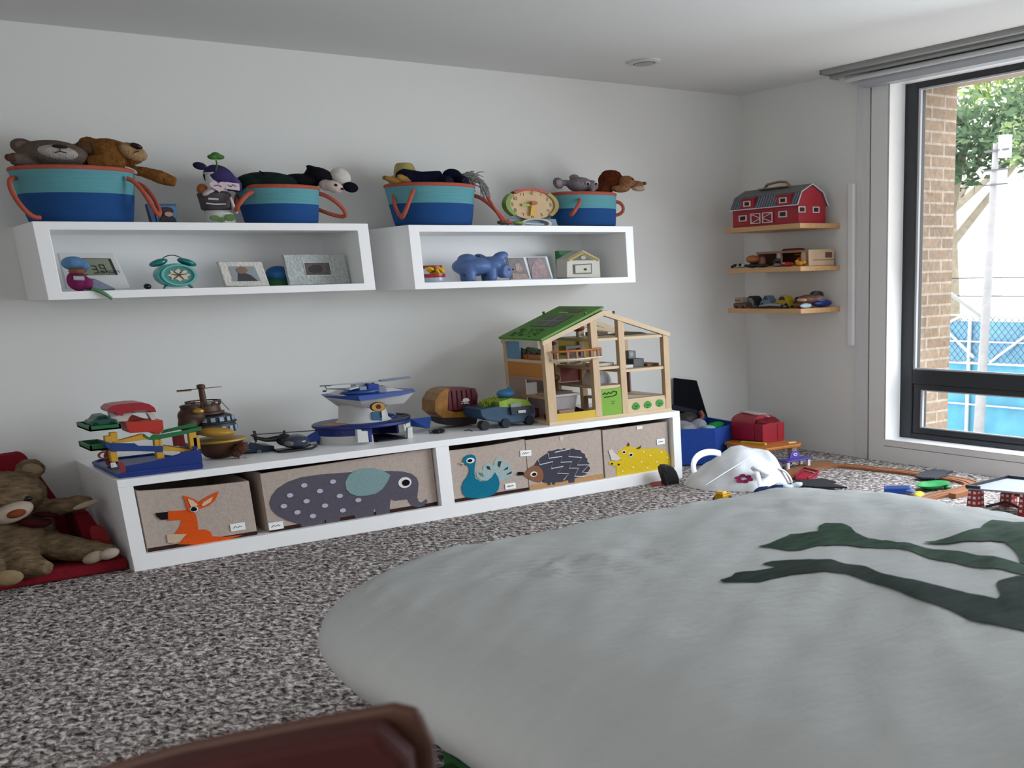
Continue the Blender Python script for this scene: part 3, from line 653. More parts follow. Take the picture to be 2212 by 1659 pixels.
# ---- white vase with ornaments
t = thing('ornament_vase', 'white milk-bottle vase dressed with ribbons, purple cap and a clover sprig', 'vase', (1.485, 4.94, ST))
part(t, 'bottle', MB().lathe([(.058, 0), (.060, .01), (.052, .05), (.050, .09), (.050, .125), (.036, .15), (.028, .165), (.027, .185), (.033, .190), (.031, .193)], (1.485, 4.94, ST), 1, .9, 28), P('c9cbc9', .3), smooth=True)
part(t, 'printed_leaves', MB().disc((1.452, ST + .020), .018, .011, 'y', 4.88, 4.89, 9).disc((1.478, ST + .014), .014, .010, 'y', 4.882, 4.888, 8).disc((1.510, ST + .022), .020, .014, 'y', 4.882, 4.890, 9), P('56783c', .5), 'green clover print')
part(t, 'dark_wrap', MB().lathe([(.046, .05), (.056, .055), (.060, .09), (.064, .112), (.052, .122)], (1.478, 4.935, ST), 1, .95, 24), mat('grey_knit', '4a4348', .8, .25, 30), 'dark grey knitted wrap', smooth=True)
part(t, 'wrap_trim', MB().tube([(1.43, 4.89, ST + .075), (1.46, 4.876, ST + .071), (1.50, 4.878, ST + .073)], .003, 6).tube([(1.44, 4.888, ST + .092), (1.475, 4.876, ST + .090)], .004, 6).tube([(1.528, 4.90, ST + .10), (1.535, 4.90, ST + .07), (1.545, 4.90, ST + .04)], .006, 6), P('d3ccd0', .6))
hp = []
for i in range(40):
    a = 2 * pi * i / 40; hp.append((1.482 + .036 * (16 * sin(a) ** 3) / 17, ST + .138 + .021 * (13 * cos(a) - 5 * cos(2 * a) - 2 * cos(3 * a) - cos(4 * a)) / 15))
part(t, 'heart_tag', MB().prism(hp, 'y', 4.872, 4.880), P('c9b1b8', .6), 'pale pink heart tag')
part(t, 'ribbon_tag', MB().obox((1.538, 4.885, ST + .140), (.055, .006, .026), (0, .08, .1)), P('c7b8c0', .6), 'pale ribbon tag with writing')
part(t, 'tag_writing', MB().tube([(1.520, 4.879, ST + .145), (1.53, 4.879, ST + .137), (1.54, 4.879, ST + .146), (1.552, 4.879, ST + .139)], .0014, 5).tube([(1.465, 4.870, ST + .138), (1.48, 4.870, ST + .142), (1.492, 4.870, ST + .136)], .0014, 5), P('4c4046', .6))
part(t, 'side_bow', MB().ell((1.432, 4.92, ST + .128), (.020, .02, .022), (0, .5, 0)).ell((1.438, 4.915, ST + .105), (.016, .014, .012)), F('a05f3a'), 'brown side bow', smooth=True)
part(t, 'collar', MB().ell((1.452, 4.90, ST + .118), (.030, .02, .012), (0, -.4, 0)), P('c4b6bc', .6), smooth=True)
part(t, 'stem', MB().tube([(1.49, 4.92, 1.44), (1.497, 4.90, 1.468), (1.497, 4.90, 1.49)], .0035, 6), P('3d6b2f', .6))
part(t, 'clover_leaf', MB().ell((1.485, 4.90, 1.500), (.020, .014, .010)).ell((1.508, 4.90, 1.501), (.022, .014, .010)).ell((1.498, 4.90, 1.508), (.018, .014, .010)), mat('clover', '3d7028', .7, .2, 40), 'green clover leaf', smooth=True)
t = thing('purple_cap', 'purple toy cap perched on the white vase', 'toy cap', (1.51, 4.95, 1.44))
part(t, 'crown', MB().ell((1.515, 4.955, 1.428), (.062, .055, .048), (0, .35, 0)).ell((1.552, 4.95, 1.41), (.036, .04, .030)), F('3d3560', 90), remesh=.005)
part(t, 'bow', MB().ell((1.437, 4.92, 1.467), (.026, .015, .014), (0, .15, 0)), F('25233d', 90), 'dark bow at the back', smooth=True)
part(t, 'brim', MB().ell((1.560, 4.93, 1.405), (.034, .03, .026), (0, .9, 0)), F('4a4270', 90), smooth=True)
# ---- dark green cushion toy and the cow
t = thing('stuffed_animal', 'dark green round plush lying on the basket beside the cow', 'stuffed toy', (1.70, 5.0, 1.40))
b = MB(); b.ell((1.715, 5.0, 1.415), (.13, .11, .046)); b.ell((1.63, 4.96, 1.41), (.055, .06, .032)); part(t, 'body', b, F('152620', 90), remesh=.007)
part(t, 'seam', MB().tube([(1.685, 4.90, 1.425), (1.68, 4.93, 1.45), (1.69, 4.99, 1.462)], .003, 6), F('0d1712', 90))
t = thing('stuffed_cow', 'black and white toy cow hanging its head out of the basket', 'stuffed toy', (1.93, 4.98, 1.40))
b = MB(); b.ell((1.85, 5.0, 1.425), (.08, .07, .034)); b.ell((1.93, 4.97, 1.447), (.062, .055, .036), (0, .25, 0)); b.ell((1.905, 4.965, 1.476), (.034, .016, .011), (0, .35, 0))
b.tube([(1.97, 4.95, 1.44), (2.03, 4.93, 1.42)], [.02, .016]); part(t, 'body', b, F('15131a', 90), remesh=.0055)
part(t, 'forehead', MB().ell((2.005, 4.935, 1.446), (.044, .035, .036), (0, .3, 0)), F('c8c4bd', 90), 'white forehead', smooth=True)
part(t, 'ear', MB().ell((2.035, 4.912, 1.403), (.033, .016, .021), (0, .1, 0)), F('121018', 90), smooth=True)
part(t, 'muzzle', MB().ell((1.958, 4.905, 1.403), (.040, .03, .024), (0, .25, 0)).ell((1.935, 4.925, 1.41), (.03, .03, .022)), F('c3b2ab', 90), 'pinkish white muzzle', smooth=True)
part(t, 'nostril', MB().ell((1.957, 4.876, 1.407), (.0075, .005, .006)), P('221b1d', .6), smooth=True)
part(t, 'nostril', MB().ell((1.985, 4.880, 1.393), (.0075, .005, .005)), P('221b1d', .6), smooth=True)
# ---- dark plush, duck and grey tuft in the third basket
t = thing('stuffed_animal', 'near-black plush with stubby legs sprawled over the third basket', 'stuffed toy', (2.45, 4.97, 1.42))
b = MB(); b.tube([(2.30, 4.96, 1.452), (2.38, 4.94, 1.448), (2.47, 4.93, 1.450)], [.040, .032, .036], 14); b.ell((2.475, 4.90, 1.437), (.034, .03, .026)); b.ell((2.53, 4.94, 1.462), (.048, .04, .035)); b.ell((2.552, 4.89, 1.442), (.03, .026, .024)); b.ell((2.31, 4.96, 1.455), (.042, .05, .034))
part(t, 'body', b, FUR('17182c', .2), remesh=.006)
part(t, 'foot_pad', MB().ell((2.478, 4.872, 1.436), (.022, .006, .017)), FUR('25263a', .1), smooth=True)
part(t, 'foot_pad', MB().ell((2.555, 4.866, 1.441), (.02, .006, .016)), FUR('25263a', .1), smooth=True)
t = thing('stuffed_duck', 'pale yellow plush with a tan foot behind the near-black plush', 'stuffed toy', (2.33, 5.02, 1.42))
b = MB(); b.lathe([(.052, -.02), (.05, .03), (.042, .055), (.034, .066)], (2.345, 5.03, 1.455), 1, 1, 20); b.ell((2.30, 5.0, 1.44), (.05, .05, .03)); part(t, 'body', b, F('a3985f', 90), remesh=.006)
part(t, 'foot', MB().tube([(2.30, 4.94, 1.432), (2.24, 4.92, 1.436), (2.19, 4.91, 1.446)], [.02, .022, .014], 10, flat=.6), F('8a6a34', 90), 'tan foot', smooth=True)
part(t, 'foot', MB().tube([(2.31, 4.93, 1.437), (2.27, 4.91, 1.447), (2.25, 4.90, 1.452)], [.015, .016, .008], 8), F('97753c', 90), smooth=True)
t = thing('stuffed_animal', 'shaggy grey plush spilling over the right rim of the third basket', 'stuffed toy', (2.62, 4.97, 1.42))
b = MB(); b.ell((2.60, 4.97, 1.455), (.055, .05, .026)); part(t, 'body', b, FUR('7b7674', .2), remesh=.006)
b = MB(); rnd = random.Random(3)
for i in range(90):
    p = Vector((2.60 + rnd.uniform(-.03, .06), 4.94 + rnd.uniform(-.03, .03), 1.452 + rnd.uniform(-.02, .025))); q = p + Vector((rnd.uniform(.01, .05), rnd.uniform(-.03, .01), rnd.uniform(-.035, .015)))
    if i > 52: p = Vector((2.655 + rnd.uniform(-.012, .012), 4.90, 1.435 + rnd.uniform(-.01, .01))); q = p + Vector((rnd.uniform(-.005, .04), rnd.uniform(-.02, .02), rnd.uniform(-.065, -.03)))
    b.tube([p, p.lerp(q, .5) + Vector((0, 0, .006)), q], [.0035, .003, .0015], 5)
part(t, 'shaggy_hair', b, F('8c8987', 90), smooth=True)
# ---- toy clock
t = thing('toy_clock', 'round wooden toy learning clock with red, green and yellow edge', 'clock', (2.92, 4.93, ST))
cc = (2.914, 1.347)
part(t, 'dial', MB().disc(cc, .128, .066, 'y', 4.905, 4.93, 40), mat('clock_face', 'c7ab82', .6, .05, 20))
def arc(a0, a1, r0, r1, n=14):
    o = [(cc[0] + .141 * r1 * cos(radians(a0 + (a1 - a0) * i / n)), cc[1] + .0715 * r1 * sin(radians(a0 + (a1 - a0) * i / n))) for i in range(n + 1)]
    i_ = [(cc[0] + .141 * r0 * cos(radians(a0 + (a1 - a0) * i / n)), cc[1] + .0715 * r0 * sin(radians(a0 + (a1 - a0) * i / n))) for i in range(n + 1)]
    return o + i_[::-1]
for a0, a1, c_, lb in ((52, 132, 'a8341f', 'red rim segment'), (140, 225, '6d8a22', 'green rim segment'), (-45, 48, '9a8434', 'mustard rim segment')):
    part(t, 'rim_segment', MB().prism(arc(a0, a1, .87, 1.03), 'y', 4.895, 4.935), P(c_, .45), lb)
part(t, 'foot_ring', MB().ringdisc((2.93, 1.262), .085, .022, .18, 'y', 4.90, 4.93), P('c9c5bd', .5))
part(t, 'stand', MB().prism([(2.80, ST), (3.07, ST), (3.06, 1.285), (2.84, 1.288), (2.80, 1.28)], 'y', 4.935, 4.965), P('7d98ac', .5), 'pale blue stand')
num = MB()
SEG = {'0': 'abcdef', '1': 'bc', '2': 'abged', '3': 'abgcd', '4': 'fgbc', '5': 'afgcd', '6': 'afgecd', '7': 'abc', '8': 'abcdefg', '9': 'abcdfg'}
def digit(m, ch, x, y, z, w, h, th, dep):
    """seven-stroke numeral, lower left corner at (x, z), standing in the plane y."""
    S = {'a': ((0, h), (w, h)), 'b': ((w, h), (w, h / 2)), 'c': ((w, h / 2), (w, 0)), 'd': ((0, 0), (w, 0)), 'e': ((0, h / 2), (0, 0)), 'f': ((0, h), (0, h / 2)), 'g': ((0, h / 2), (w, h / 2))}
    for s in SEG[ch]:
        (xa, za), (xb, zb) = S[s]
        m.beam((x + xa, y, z + za), (x + xb, y, z + zb), dep, th)
red = MB()
for h_ in range(1, 13):
    a = radians(90 - 30 * h_); s_ = str(h_); x = cc[0] + .104 * cos(a); z = cc[1] + .052 * sin(a)
    for i, ch in enumerate(s_):
        digit(red if h_ == 11 else num, ch, x - .007 * len(s_) + i * .015, 4.9045, z - .006, .009, .0125, .0022, .002)
part(t, 'numerals', num, P('5c4a34', .6)); part(t, 'numerals', red, P('a8341f', .6), 'red numeral eleven')
part(t, 'hour_hand', MB().beam(((cc[0] - .005), 4.897, cc[1] - .002), (cc[0] - .06, 4.897, cc[1] - .003), .006, .011), P('90a838', .5), 'green hand')
part(t, 'minute_hand', MB().prism([(cc[0] - .010, cc[1]), (cc[0] + .006, cc[1]), (cc[0] + .010, cc[1] - .05), (cc[0] - .022, cc[1] - .052)], 'y', 4.889, 4.895), P('d0a22c', .5), 'yellow hand')
part(t, 'hub', MB().disc((cc[0] + .002, cc[1] + .006), .016, .009, 'y', 4.880, 4.90, 16), P('a3561e', .5), 'orange-brown hub')
t = thing('string_toy', 'thin red, green and white string toy trailing along the shelf top', 'string toy', (2.77, 4.87, ST))
part(t, 'red_strap', MB().tube([(2.655, 4.86, 1.375), (2.69, 4.85, 1.31), (2.72, 4.85, 1.266), (2.765, 4.85, 1.262)], .007, 8), P('a8402e', .6), smooth=True)
part(t, 'green_toggle', MB().ell((2.80, 4.85, 1.262), (.03, .02, .009), (0, .1, 0)), P('7f9a4a', .5), 'green toggle', smooth=True)
part(t, 'white_string', MB().tube([(2.825, 4.85, 1.262), (2.87, 4.84, 1.257), (2.93, 4.83, 1.255)], .0025, 6), P('dcdcd8', .6), smooth=True)
part(t, 'brown_clip', MB().ell((2.725, 4.86, 1.263), (.03, .02, .010)), P('4f3f33', .6), smooth=True)
# ---- elephant and lion plush in the smallest basket
t = thing('stuffed_elephant', 'small grey plush elephant peeping from the smallest basket', 'stuffed toy', (3.22, 4.95, 1.40))
b = MB(); b.ell((3.222, 4.95, 1.447), (.068, .06, .036)); b.ell((3.268, 4.92, 1.44), (.035, .04, .028)); b.tube([(3.16, 4.97, 1.455), (3.12, 4.97, 1.455)], [.016, .012]); b.ell((3.226, 5.0, 1.482), (.03, .018, .018))
b.tube([(3.25, 4.9, 1.438), (3.252, 4.88, 1.42), (3.25, 4.88, 1.408)], [.02, .014, .012]); part(t, 'body', b, FUR('837b7f', .15), remesh=.005)
part(t, 'ear', MB().ell((3.108, 4.965, 1.452), (.030, .012, .026), (0, .3, 0)), FUR('746c72', .15), smooth=True)
part(t, 'ear_lining', MB().ell((3.105, 4.952, 1.452), (.019, .006, .017), (0, .3, 0)), FUR('94888c', .1), smooth=True)
for x_ in (3.228, 3.276):
    e_ = part(t, 'eye', MB().ell((x_, 4.887, 1.449), (.0125, .007, .009)), P('d9d6d6', .4), smooth=True)
    part(e_, 'pupil', MB().ell((x_ - .002, 4.881, 1.447), (.008, .005, .0065)), P('17161a', .2), smooth=True)
t = thing('stuffed_lion', 'brown plush lion with a reddish mane leaning from the smallest basket', 'stuffed toy', (3.43, 4.95, 1.40))
b = MB(); b.ell((3.425, 4.97, 1.472), (.07, .06, .048)); b.ell((3.36, 4.96, 1.43), (.06, .05, .03)); b.ell((3.44, 4.99, 1.50), (.055, .05, .026)); part(t, 'mane', b, FUR('5a2c18', .35), 'dark red-brown mane', remesh=.0055, fuzz=.005)
b = MB(); b.ell((3.475, 4.905, 1.462), (.046, .04, .032)); b.ell((3.53, 4.89, 1.45), (.034, .03, .020)); b.ell((3.43, 4.90, 1.43), (.055, .035, .018)); part(t, 'face', b, FUR('8c6146', .25), 'tan face', remesh=.005)
part(t, 'nose', MB().ell((3.562, 4.875, 1.457), (.014, .012, .008)), P('4a2a20', .4), smooth=True)
part(t, 'chin', MB().ell((3.525, 4.875, 1.432), (.040, .025, .014)), FUR('b59d88', .2), 'whitish chin', smooth=True)
part(t, 'eye', MB().ell((3.487, 4.868, 1.474), (.006, .004, .005)), P('17120f', .2), smooth=True)

# ================================================================== INSIDE THE LEFT BOX SHELF
def leaned(m, y0, z0, ang):
    bmesh.ops.rotate(m.bm, cent=(0, y0, z0), matrix=Matrix.Rotation(-ang, 3, 'X'), verts=m.bm.verts); return m
t = thing('digital_clock', 'white slab-shaped digital clock showing 2:39', 'clock', (1.04, 4.95, SB))
L_ = .45
def lc(pts, a, b): return leaned(MB().prism(pts, 'y', a, b), 4.93, SB, -L_ * 0)
part(t, 'body', MB().prism([(0.8890,1.1480), (1.0740,1.1450), (1.1110,1.0150), (0.8940,1.0190)], 'y', 4.93, 4.965), P('cfd0cf', .35), bevel=.002)
part(t, 'bezel', MB().prism([(0.9260,1.1290), (1.0600,1.1260), (1.0750,1.0660), (0.9270,1.0670)], 'y', 4.927, 4.931), P('24241f', .4))
part(t, 'display', MB().prism([(0.9340,1.1260), (1.0500,1.1240), (1.0650,1.0670), (0.9330,1.0680)], 'y', 4.9255, 4.928), P('7f8872', .3), 'grey-green display')
dg = MB()
def slant(m, x, z):            # the slab's outline leans, so do its numerals
    bmesh.ops.transform(m.bm, matrix=Matrix(((1, 0, -.28, .28 * z), (0, 1, 0, 0), (0, 0, 1, 0), (0, 0, 0, 1))), verts=m.bm.verts)
d0 = (0.955, 4.925, 1.081); d1 = (0.996, 4.925, 1.087); d2 = (1.025, 4.925, 1.090)
for ch, dd in (('2', d0), ('3', d1), ('9', d2)): digit(dg, ch, dd[0] - .006, 4.9245, dd[2] - .013, .016, .026, .0035, .002)
for i, ch in enumerate('20155227'): digit(dg, ch, 1.012 + i * .0085, 4.9245, 1.0725, .005, .009, .0015, .002)
slant(dg, 1.0, 1.09)
part(t, 'numerals', dg, P('23261f', .5), 'dark numerals 2 39')
t = thing('stuffed_doll', 'doll in a blue cap and magenta dress beside the digital clock', 'doll', (.985, 4.84, SB))
part(t, 'cap', MB().ell((.915, 4.84, 1.108), (.042, .04, .025)).ell((.942, 4.83, 1.100), (.024, .03, .019)), F('5d83ab', 90), 'pale blue cap', remesh=.005)
part(t, 'dress', MB().ell((.916, 4.84, 1.046), (.036, .04, .036)).ell((.942, 4.83, 1.036), (.022, .03, .025)), F('7d2a5a', 90), 'magenta dress', remesh=.005)
part(t, 'face', MB().ell((.917, 4.82, 1.080), (.028, .03, .012)), F('8c5a4a', 90), smooth=True)
part(t, 'bottle', MB().cyl((.898, 4.80, 1.056), (.932, 4.795, 1.054), .008), P('b5b7bb', .3), smooth=True)
part(t, 'skirt', MB().hull([(.955, 4.83, 1.054), (.972, 4.82, 1.052), (1.03, 4.815, 1.017), (1.035, 4.83, SB), (.925, 4.82, SB), (.925, 4.86, SB), (.962, 4.85, 1.048)]), F('7f8798', 90), 'grey-blue skirt')
part(t, 'tail', MB().tube([(.955, 4.81, 1.016), (.975, 4.793, 1.008), (.995, 4.785, .992), (1.008, 4.785, .979)], [.011, .012, .010, .008], 10, flat=.6), F('5f8f63', 90), 'green tail', smooth=True)
solo('black_stone', 'tiny black pebble-like trinket beside the digital clock', 'trinket', MB().ell((1.165, 4.90, SB + .010), (.014, .012, .0105)), P('16161a', .25), (1.165, 4.9, SB), smooth=True)
t = thing('alarm_clock', 'turquoise twin-bell alarm clock with a butterfly-like dial', 'clock', (1.275, 4.91, SB))
M_tq = mat('turquoise_metal', '2f8a88', .25, metal=.4)
kc = (1.275, 1.060)
part(t, 'case', MB().disc(kc, .072, .044, 'y', 4.885, 4.95, 40), M_tq, bevel=.006, smooth=True)
part(t, 'dial_ring', MB().ringdisc((kc[0] + .006, kc[1]), .066, .040, .16, 'y', 4.872, 4.888), mat('pale_turq', '5fb0ab', .3), smooth=True)
part(t, 'dial', MB().disc((kc[0] + .006, kc[1]), .056, .034, 'y', 4.880, 4.886, 32), P('4f8a88', .4))
fl = [(kc[0] + .006 + .044 * (1 - .28 * abs(sin(4 * a))) * cos(a), kc[1] + .024 * (1 - .28 * abs(sin(4 * a))) * sin(a)) for a in [2 * pi * i / 48 for i in range(48)]]
part(t, 'dial_flower', MB().prism(fl, 'y', 4.877, 4.880), P('d2cbb4', .5), 'cream flower shape on the dial')
hd = MB()
for a, r in ((.2, .03), (1.1, .034), (2.2, .03), (3.0, .026), (4.0, .033), (5.2, .028)): hd.beam((kc[0] + .006, 4.875, kc[1]), (kc[0] + .006 + r * cos(a), 4.875, kc[1] + .6 * r * sin(a)), .003, .003)
part(t, 'hands', hd, P('4a3f30', .5))
for sx, rz in ((-1, -.28), (1, .32)):
    part(t, 'bell', MB().lathe([(.036, 0), (.034, .009), (.024, .017), (.008, .021)], (0, 0, 0), 1, 1, 24).rotate(rz, (0, 0, 0), 'Y') if False else MB().ell((kc[0] + sx * .052, 4.915, kc[1] + .048), (.036, .032, .013), (0, rz * 1.0, 0)), M_tq, 'turquoise bell', smooth=True)
    part(t, 'foot', MB().cyl((kc[0] + sx * .04, 4.90, kc[1] - .036), (kc[0] + sx * .052, 4.895, SB), .005), M_tq, smooth=True)
part(t, 'carrying_handle', MB().tube(bez((kc[0] - .042, 4.915, kc[1] + .055), (kc[0] - .02, 4.915, kc[1] + .082), (kc[0] + .02, 4.915, kc[1] + .082), (kc[0] + .045, 4.915, kc[1] + .055)), .0022, 6), mat('steel', '9a9c9c', .3, metal=1), smooth=True)
# picture frames lean back: their outlines are parallelograms standing in the shelf
def leaning(name, label, q, y0, dy, cat='picture frame'):
    return thing(name, label, cat, (q[0][0], y0, SB))
def pp(q, y0, y1, t): return MB().prism(q, 'y', y0, y1)
q = [(1.4450,1.1090), (1.6190,1.1060), (1.6390,1.0090), (1.4630,1.0130)]
t = thing('picture_frame', 'small ornate white picture frame with a photo of a child in dark clothes', 'picture frame', (1.56, 4.93, SB))
part(t, 'frame', MB().prism(q, 'y', 4.92, 4.945), mat('ornate_white', 'd4d0c8', .5, .08, 60, .8, 90), bevel=.004)
part(t, 'photo', MB().prism([(1.4860,1.0900), (1.5850,1.0890), (1.6030,1.0310), (1.4950,1.0320)], 'y', 4.9175, 4.9205), P('8d9498', .4), 'greyish photo')
part(t, 'photo_figure', MB().prism([(1.5170,1.0640), (1.5430,1.0640), (1.5670,1.0540), (1.5910,1.0310), (1.5110,1.0320)], 'y', 4.9165, 4.9178), P('33343a', .5), 'dark clothes in the photo')
part(t, 'photo_head', MB().prism([(1.5120,1.0800), (1.5300,1.0880), (1.5480,1.0850), (1.5580,1.0730), (1.5470,1.0620), (1.5250,1.0610), (1.5140,1.0680)], 'y', 4.9155, 4.9168), P('7d6350', .5))
q = [(1.7150,1.1330), (1.9760,1.1320), (1.9890,1.0100), (1.7250,1.0110)]
t = thing('picture_frame', 'wide frame with pale crackled white border around a small dark photo', 'picture frame', (1.86, 4.94, SB))
part(t, 'frame', MB().prism(q, 'y', 4.93, 4.955), mat('crackled_white', 'b7bdbb', .5, .22, 90, .9, 80), bevel=.002)
part(t, 'mat_edge', MB().prism([(1.7920,1.1030), (1.9070,1.1020), (1.9090,1.0460), (1.7970,1.0470)], 'y', 4.9275, 4.9305), P('d3d5d2', .5))
part(t, 'photo', MB().prism([(1.7980,1.0990), (1.9020,1.0990), (1.9060,1.0490), (1.8000,1.0500)], 'y', 4.925, 4.928), mat('dark_photo', '4c4443', .4, .5, 40), 'dark brown photo')
part(t, 'photo_figure', MB().prism([(1.8100,1.0790), (1.8340,1.0920), (1.8610,1.0890), (1.8730,1.0740), (1.8610,1.0590), (1.8330,1.0560), (1.8120,1.0640)], 'y', 4.924, 4.9255), P('2d2626', .5))
t = thing('toy_piece', 'blue and green toy half hidden between the two picture frames', 'toy', (1.70, 5.02, SB))
part(t, 'blue_top', MB().ell((1.715, 5.02, 1.055), (.055, .05, .036)), P('1f5f9a', .5), smooth=True)
part(t, 'green_base', MB().lathe([(.06, 0), (.062, .015), (.05, .028)], (1.71, 5.02, SB), 1, .8, 24), P('1d5a2c', .5), smooth=True)
# ================================================================== INSIDE THE RIGHT BOX SHELF
t = thing('toy_tub', 'small clear tub of red and yellow pieces at the left end of the shelf', 'tub', (2.385, 4.93, SB2))
part(t, 'base', MB().lathe([(.048, 0), (.050, .006), (.049, .02)], (2.385, 4.93, SB2), 1, .9, 28), P('9fb0bf', .2), 'pale blue base', smooth=True)
part(t, 'red_band', MB().lathe([(.049, .02), (.051, .024), (.050, .036)], (2.385, 4.93, SB2), 1, .9, 28), P('9c2424', .3), 'red band', smooth=True)
b = MB(); rnd = random.Random(5)
for i in range(14): b.ell((2.385 + rnd.uniform(-.036, .036), 4.93 + rnd.uniform(-.03, .03), SB2 + .043 + rnd.uniform(0, .018)), (.016, .014, .008), (rnd.random(), rnd.random(), 0), 10, 6)
o = part(t, 'yellow_pieces', b, P('d2a51e', .4), smooth=True); o['kind'] = 'stuff'
part(t, 'rim', MB().lathe([(.045, .06), (.048, .062), (.048, .072), (.044, .073)], (2.385, 4.945, SB2), 1, .9, 28), P('8a3018', .4), smooth=True)
t = thing('piggy_bank', 'blue piggy bank standing in the shorter box shelf', 'piggy bank', (2.63, 4.95, SB2))
b = MB(); b.ell((2.600, 4.96, 1.072), (.098, .10, .044)); b.ell((2.685, 4.94, 1.075), (.072, .08, .041)); b.ell((2.57, 4.95, 1.105), (.045, .05, .024))
b.ell((2.735, 4.93, 1.115), (.042, .03, .021), (0, -.25, 0)); b.ell((2.655, 4.98, 1.112), (.03, .03, .016), (0, .3, 0)); b.tube([(2.71, 4.90, 1.052), (2.725, 4.855, 1.045)], [.036, .03], 16)
for x_, y_ in ((2.555, 4.90), (2.66, 4.89), (2.575, 5.0), (2.68, 4.99)): b.cyl((x_, y_, 1.06), (x_, y_, SB2), .024, .022, 14)
part(t, 'body', b, mat('blue_ceramic', '5672a6', .45), remesh=.0055)
for x_ in (2.717, 2.738): part(t, 'nostril', MB().ell((x_, 4.826 + .0, 1.053), (.004, .006, .004)), P('25304d', .5), smooth=True)
part(t, 'coin_slot', MB().obox((2.63, 4.95, 1.118), (.004, .04, .006)), P('25304d', .5))
t = thing('photo_stand', 'two photos of families side by side in one white stand', 'photo', (2.9, 4.95, SB2))
part(t, 'stand', MB().prism([(2.7700,1.1110), (2.9980,1.1120), (3.0230,1.0070), (2.7880,1.0060)], 'y', 4.94, 4.955), P('cfd2da', .4))
for nm, q, c_ in (('photo', [(2.7740,1.1080), (2.8620,1.1080), (2.8880,1.0110), (2.7910,1.0100)], '3a2a22'), ('photo', [(2.8820,1.1080), (2.9840,1.1080), (3.0120,1.0090), (2.9010,1.0100)], '4a3136')):
    ph = part(t, nm, MB().prism(q, 'y', 4.936, 4.94), mat('photo_' + c_, c_, .3, .55, 45), 'dark photo print')
part(t, 'photo_figure', MB().prism([(2.8120,1.0810), (2.8360,1.0830), (2.8540,1.0540), (2.8390,1.0430), (2.8150,1.0490)], 'y', 4.9345, 4.936).prism([(2.7940,1.0380), (2.8690,1.0310), (2.8820,1.0120), (2.7920,1.0110)], 'y', 4.9345, 4.936), mat('ph_light', '9a7a70', .4, .35, 60))
part(t, 'photo_figure', MB().prism([(2.9170,1.0910), (2.9490,1.1020), (2.9710,1.0870), (2.9840,1.0550), (2.9980,1.0110), (2.9020,1.0120), (2.8990,1.0500)], 'y', 4.9345, 4.936), mat('ph_light2', '8d7274', .4, .4, 60))
t = thing('toy_house_bank', 'small white toy house with yellow gable and a little door', 'toy house', (3.215, 4.94, SB2))
part(t, 'walls', MB().prism([(3.0780,1.0100), (3.0860,1.0980), (3.1810,1.1390), (3.2790,1.0960), (3.2780,1.0060)], 'y', 4.90, 5.0), P('c9c6ba', .5), bevel=.002)
part(t, 'gable_trim', MB().tube([(x, 4.896, z) for x, z in [(3.0890,1.0910), (3.1790,1.1290), (3.2680,1.0910)]], .0055, 8), P('b79f55', .5), 'mustard gable edge')
part(t, 'gable_panel', MB().prism([(3.1130,1.0910), (3.1790,1.1190), (3.2460,1.0900)], 'y', 4.896, 4.90), P('5d5546', .5))
part(t, 'gable_window', MB().disc([(3.1770,1.1030)][0], .016, .009, 'y', 4.892, 4.897), P('a8a594', .5))
part(t, 'door_frame', MB().prism([(3.1180,1.0710), (3.2280,1.0750), (3.2250,1.0260), (3.1180,1.0260)], 'y', 4.896, 4.90), P('56544c', .5))
dr = part(t, 'door', MB().prism([(3.1260,1.0660), (3.2190,1.0700), (3.2170,1.0310), (3.1260,1.0310)], 'y', 4.892, 4.897), P('c4c2b6', .5))
part(dr, 'knob', MB().ell(((3.176, 4.890, 1.047)[0] + .008, 4.889, (3.176, 4.890, 1.047)[2]), (.008, .005, .006)), P('4c483c', .4), smooth=True)
solo('green_block', 'flat green toy block standing behind the white toy house', 'toy block', MB().box(3.155, 3.235, 5.08, 5.12, SB2, 1.142), P('1f7a2c', .45), (3.19, 5.1, SB2))
solo('red_block', 'flat red toy block peeping out beside the white toy house', 'toy block', MB().box(3.135, 3.17, 5.03, 5.06, SB2, 1.060), P('8d2a26', .45), (3.15, 5.045, SB2))

# ================================================================== TOYS ON THE BENCH
BT1 = BT + .0005
MB.zmin = BT1
BLU, GRN, YEL, RED = P('16307a', .4), P('1f6b3a', .45), P('c99a33', .45), P('b93326', .45)
t = thing('toy_garage', 'blue, yellow, green and red plastic toy parking garage at the left end of the bench', 'toy garage', (1.01, 4.78, BT))
tr = MB(); tr.prism([(.868, 4.552), (1.160, 4.545), (1.16, 4.80), (1.10, 5.03), (.90, 5.03), (.868, 4.98)], 'z', BT1, BT + .012)
part(t, 'base_tray', tr, BLU, bevel=.003)
lip = MB(); lip.tube([(.87, 4.555, BT + .014), (1.158, 4.548, BT + .014), (1.158, 4.80, BT + .014), (1.10, 5.025, BT + .014), (.90, 5.025, BT + .014), (.87, 4.975, BT + .014)], .006, 6, True)
part(t, 'tray_rim', lip, BLU)
part(t, 'front_wall', MB().prism([(0.8860,0.3560), (1.1650,0.3400), (1.1680,0.4140), (1.1440,0.4170), (1.1170,0.4160), (1.0790,0.4070), (1.0250,0.3970), (0.9370,0.3900), (0.8910,0.3870)], 'y', 4.565, 4.577), BLU)
part(t, 'side_wall', MB().box(1.146, 1.158, 4.575, 4.78, BT + .01, .43), BLU)
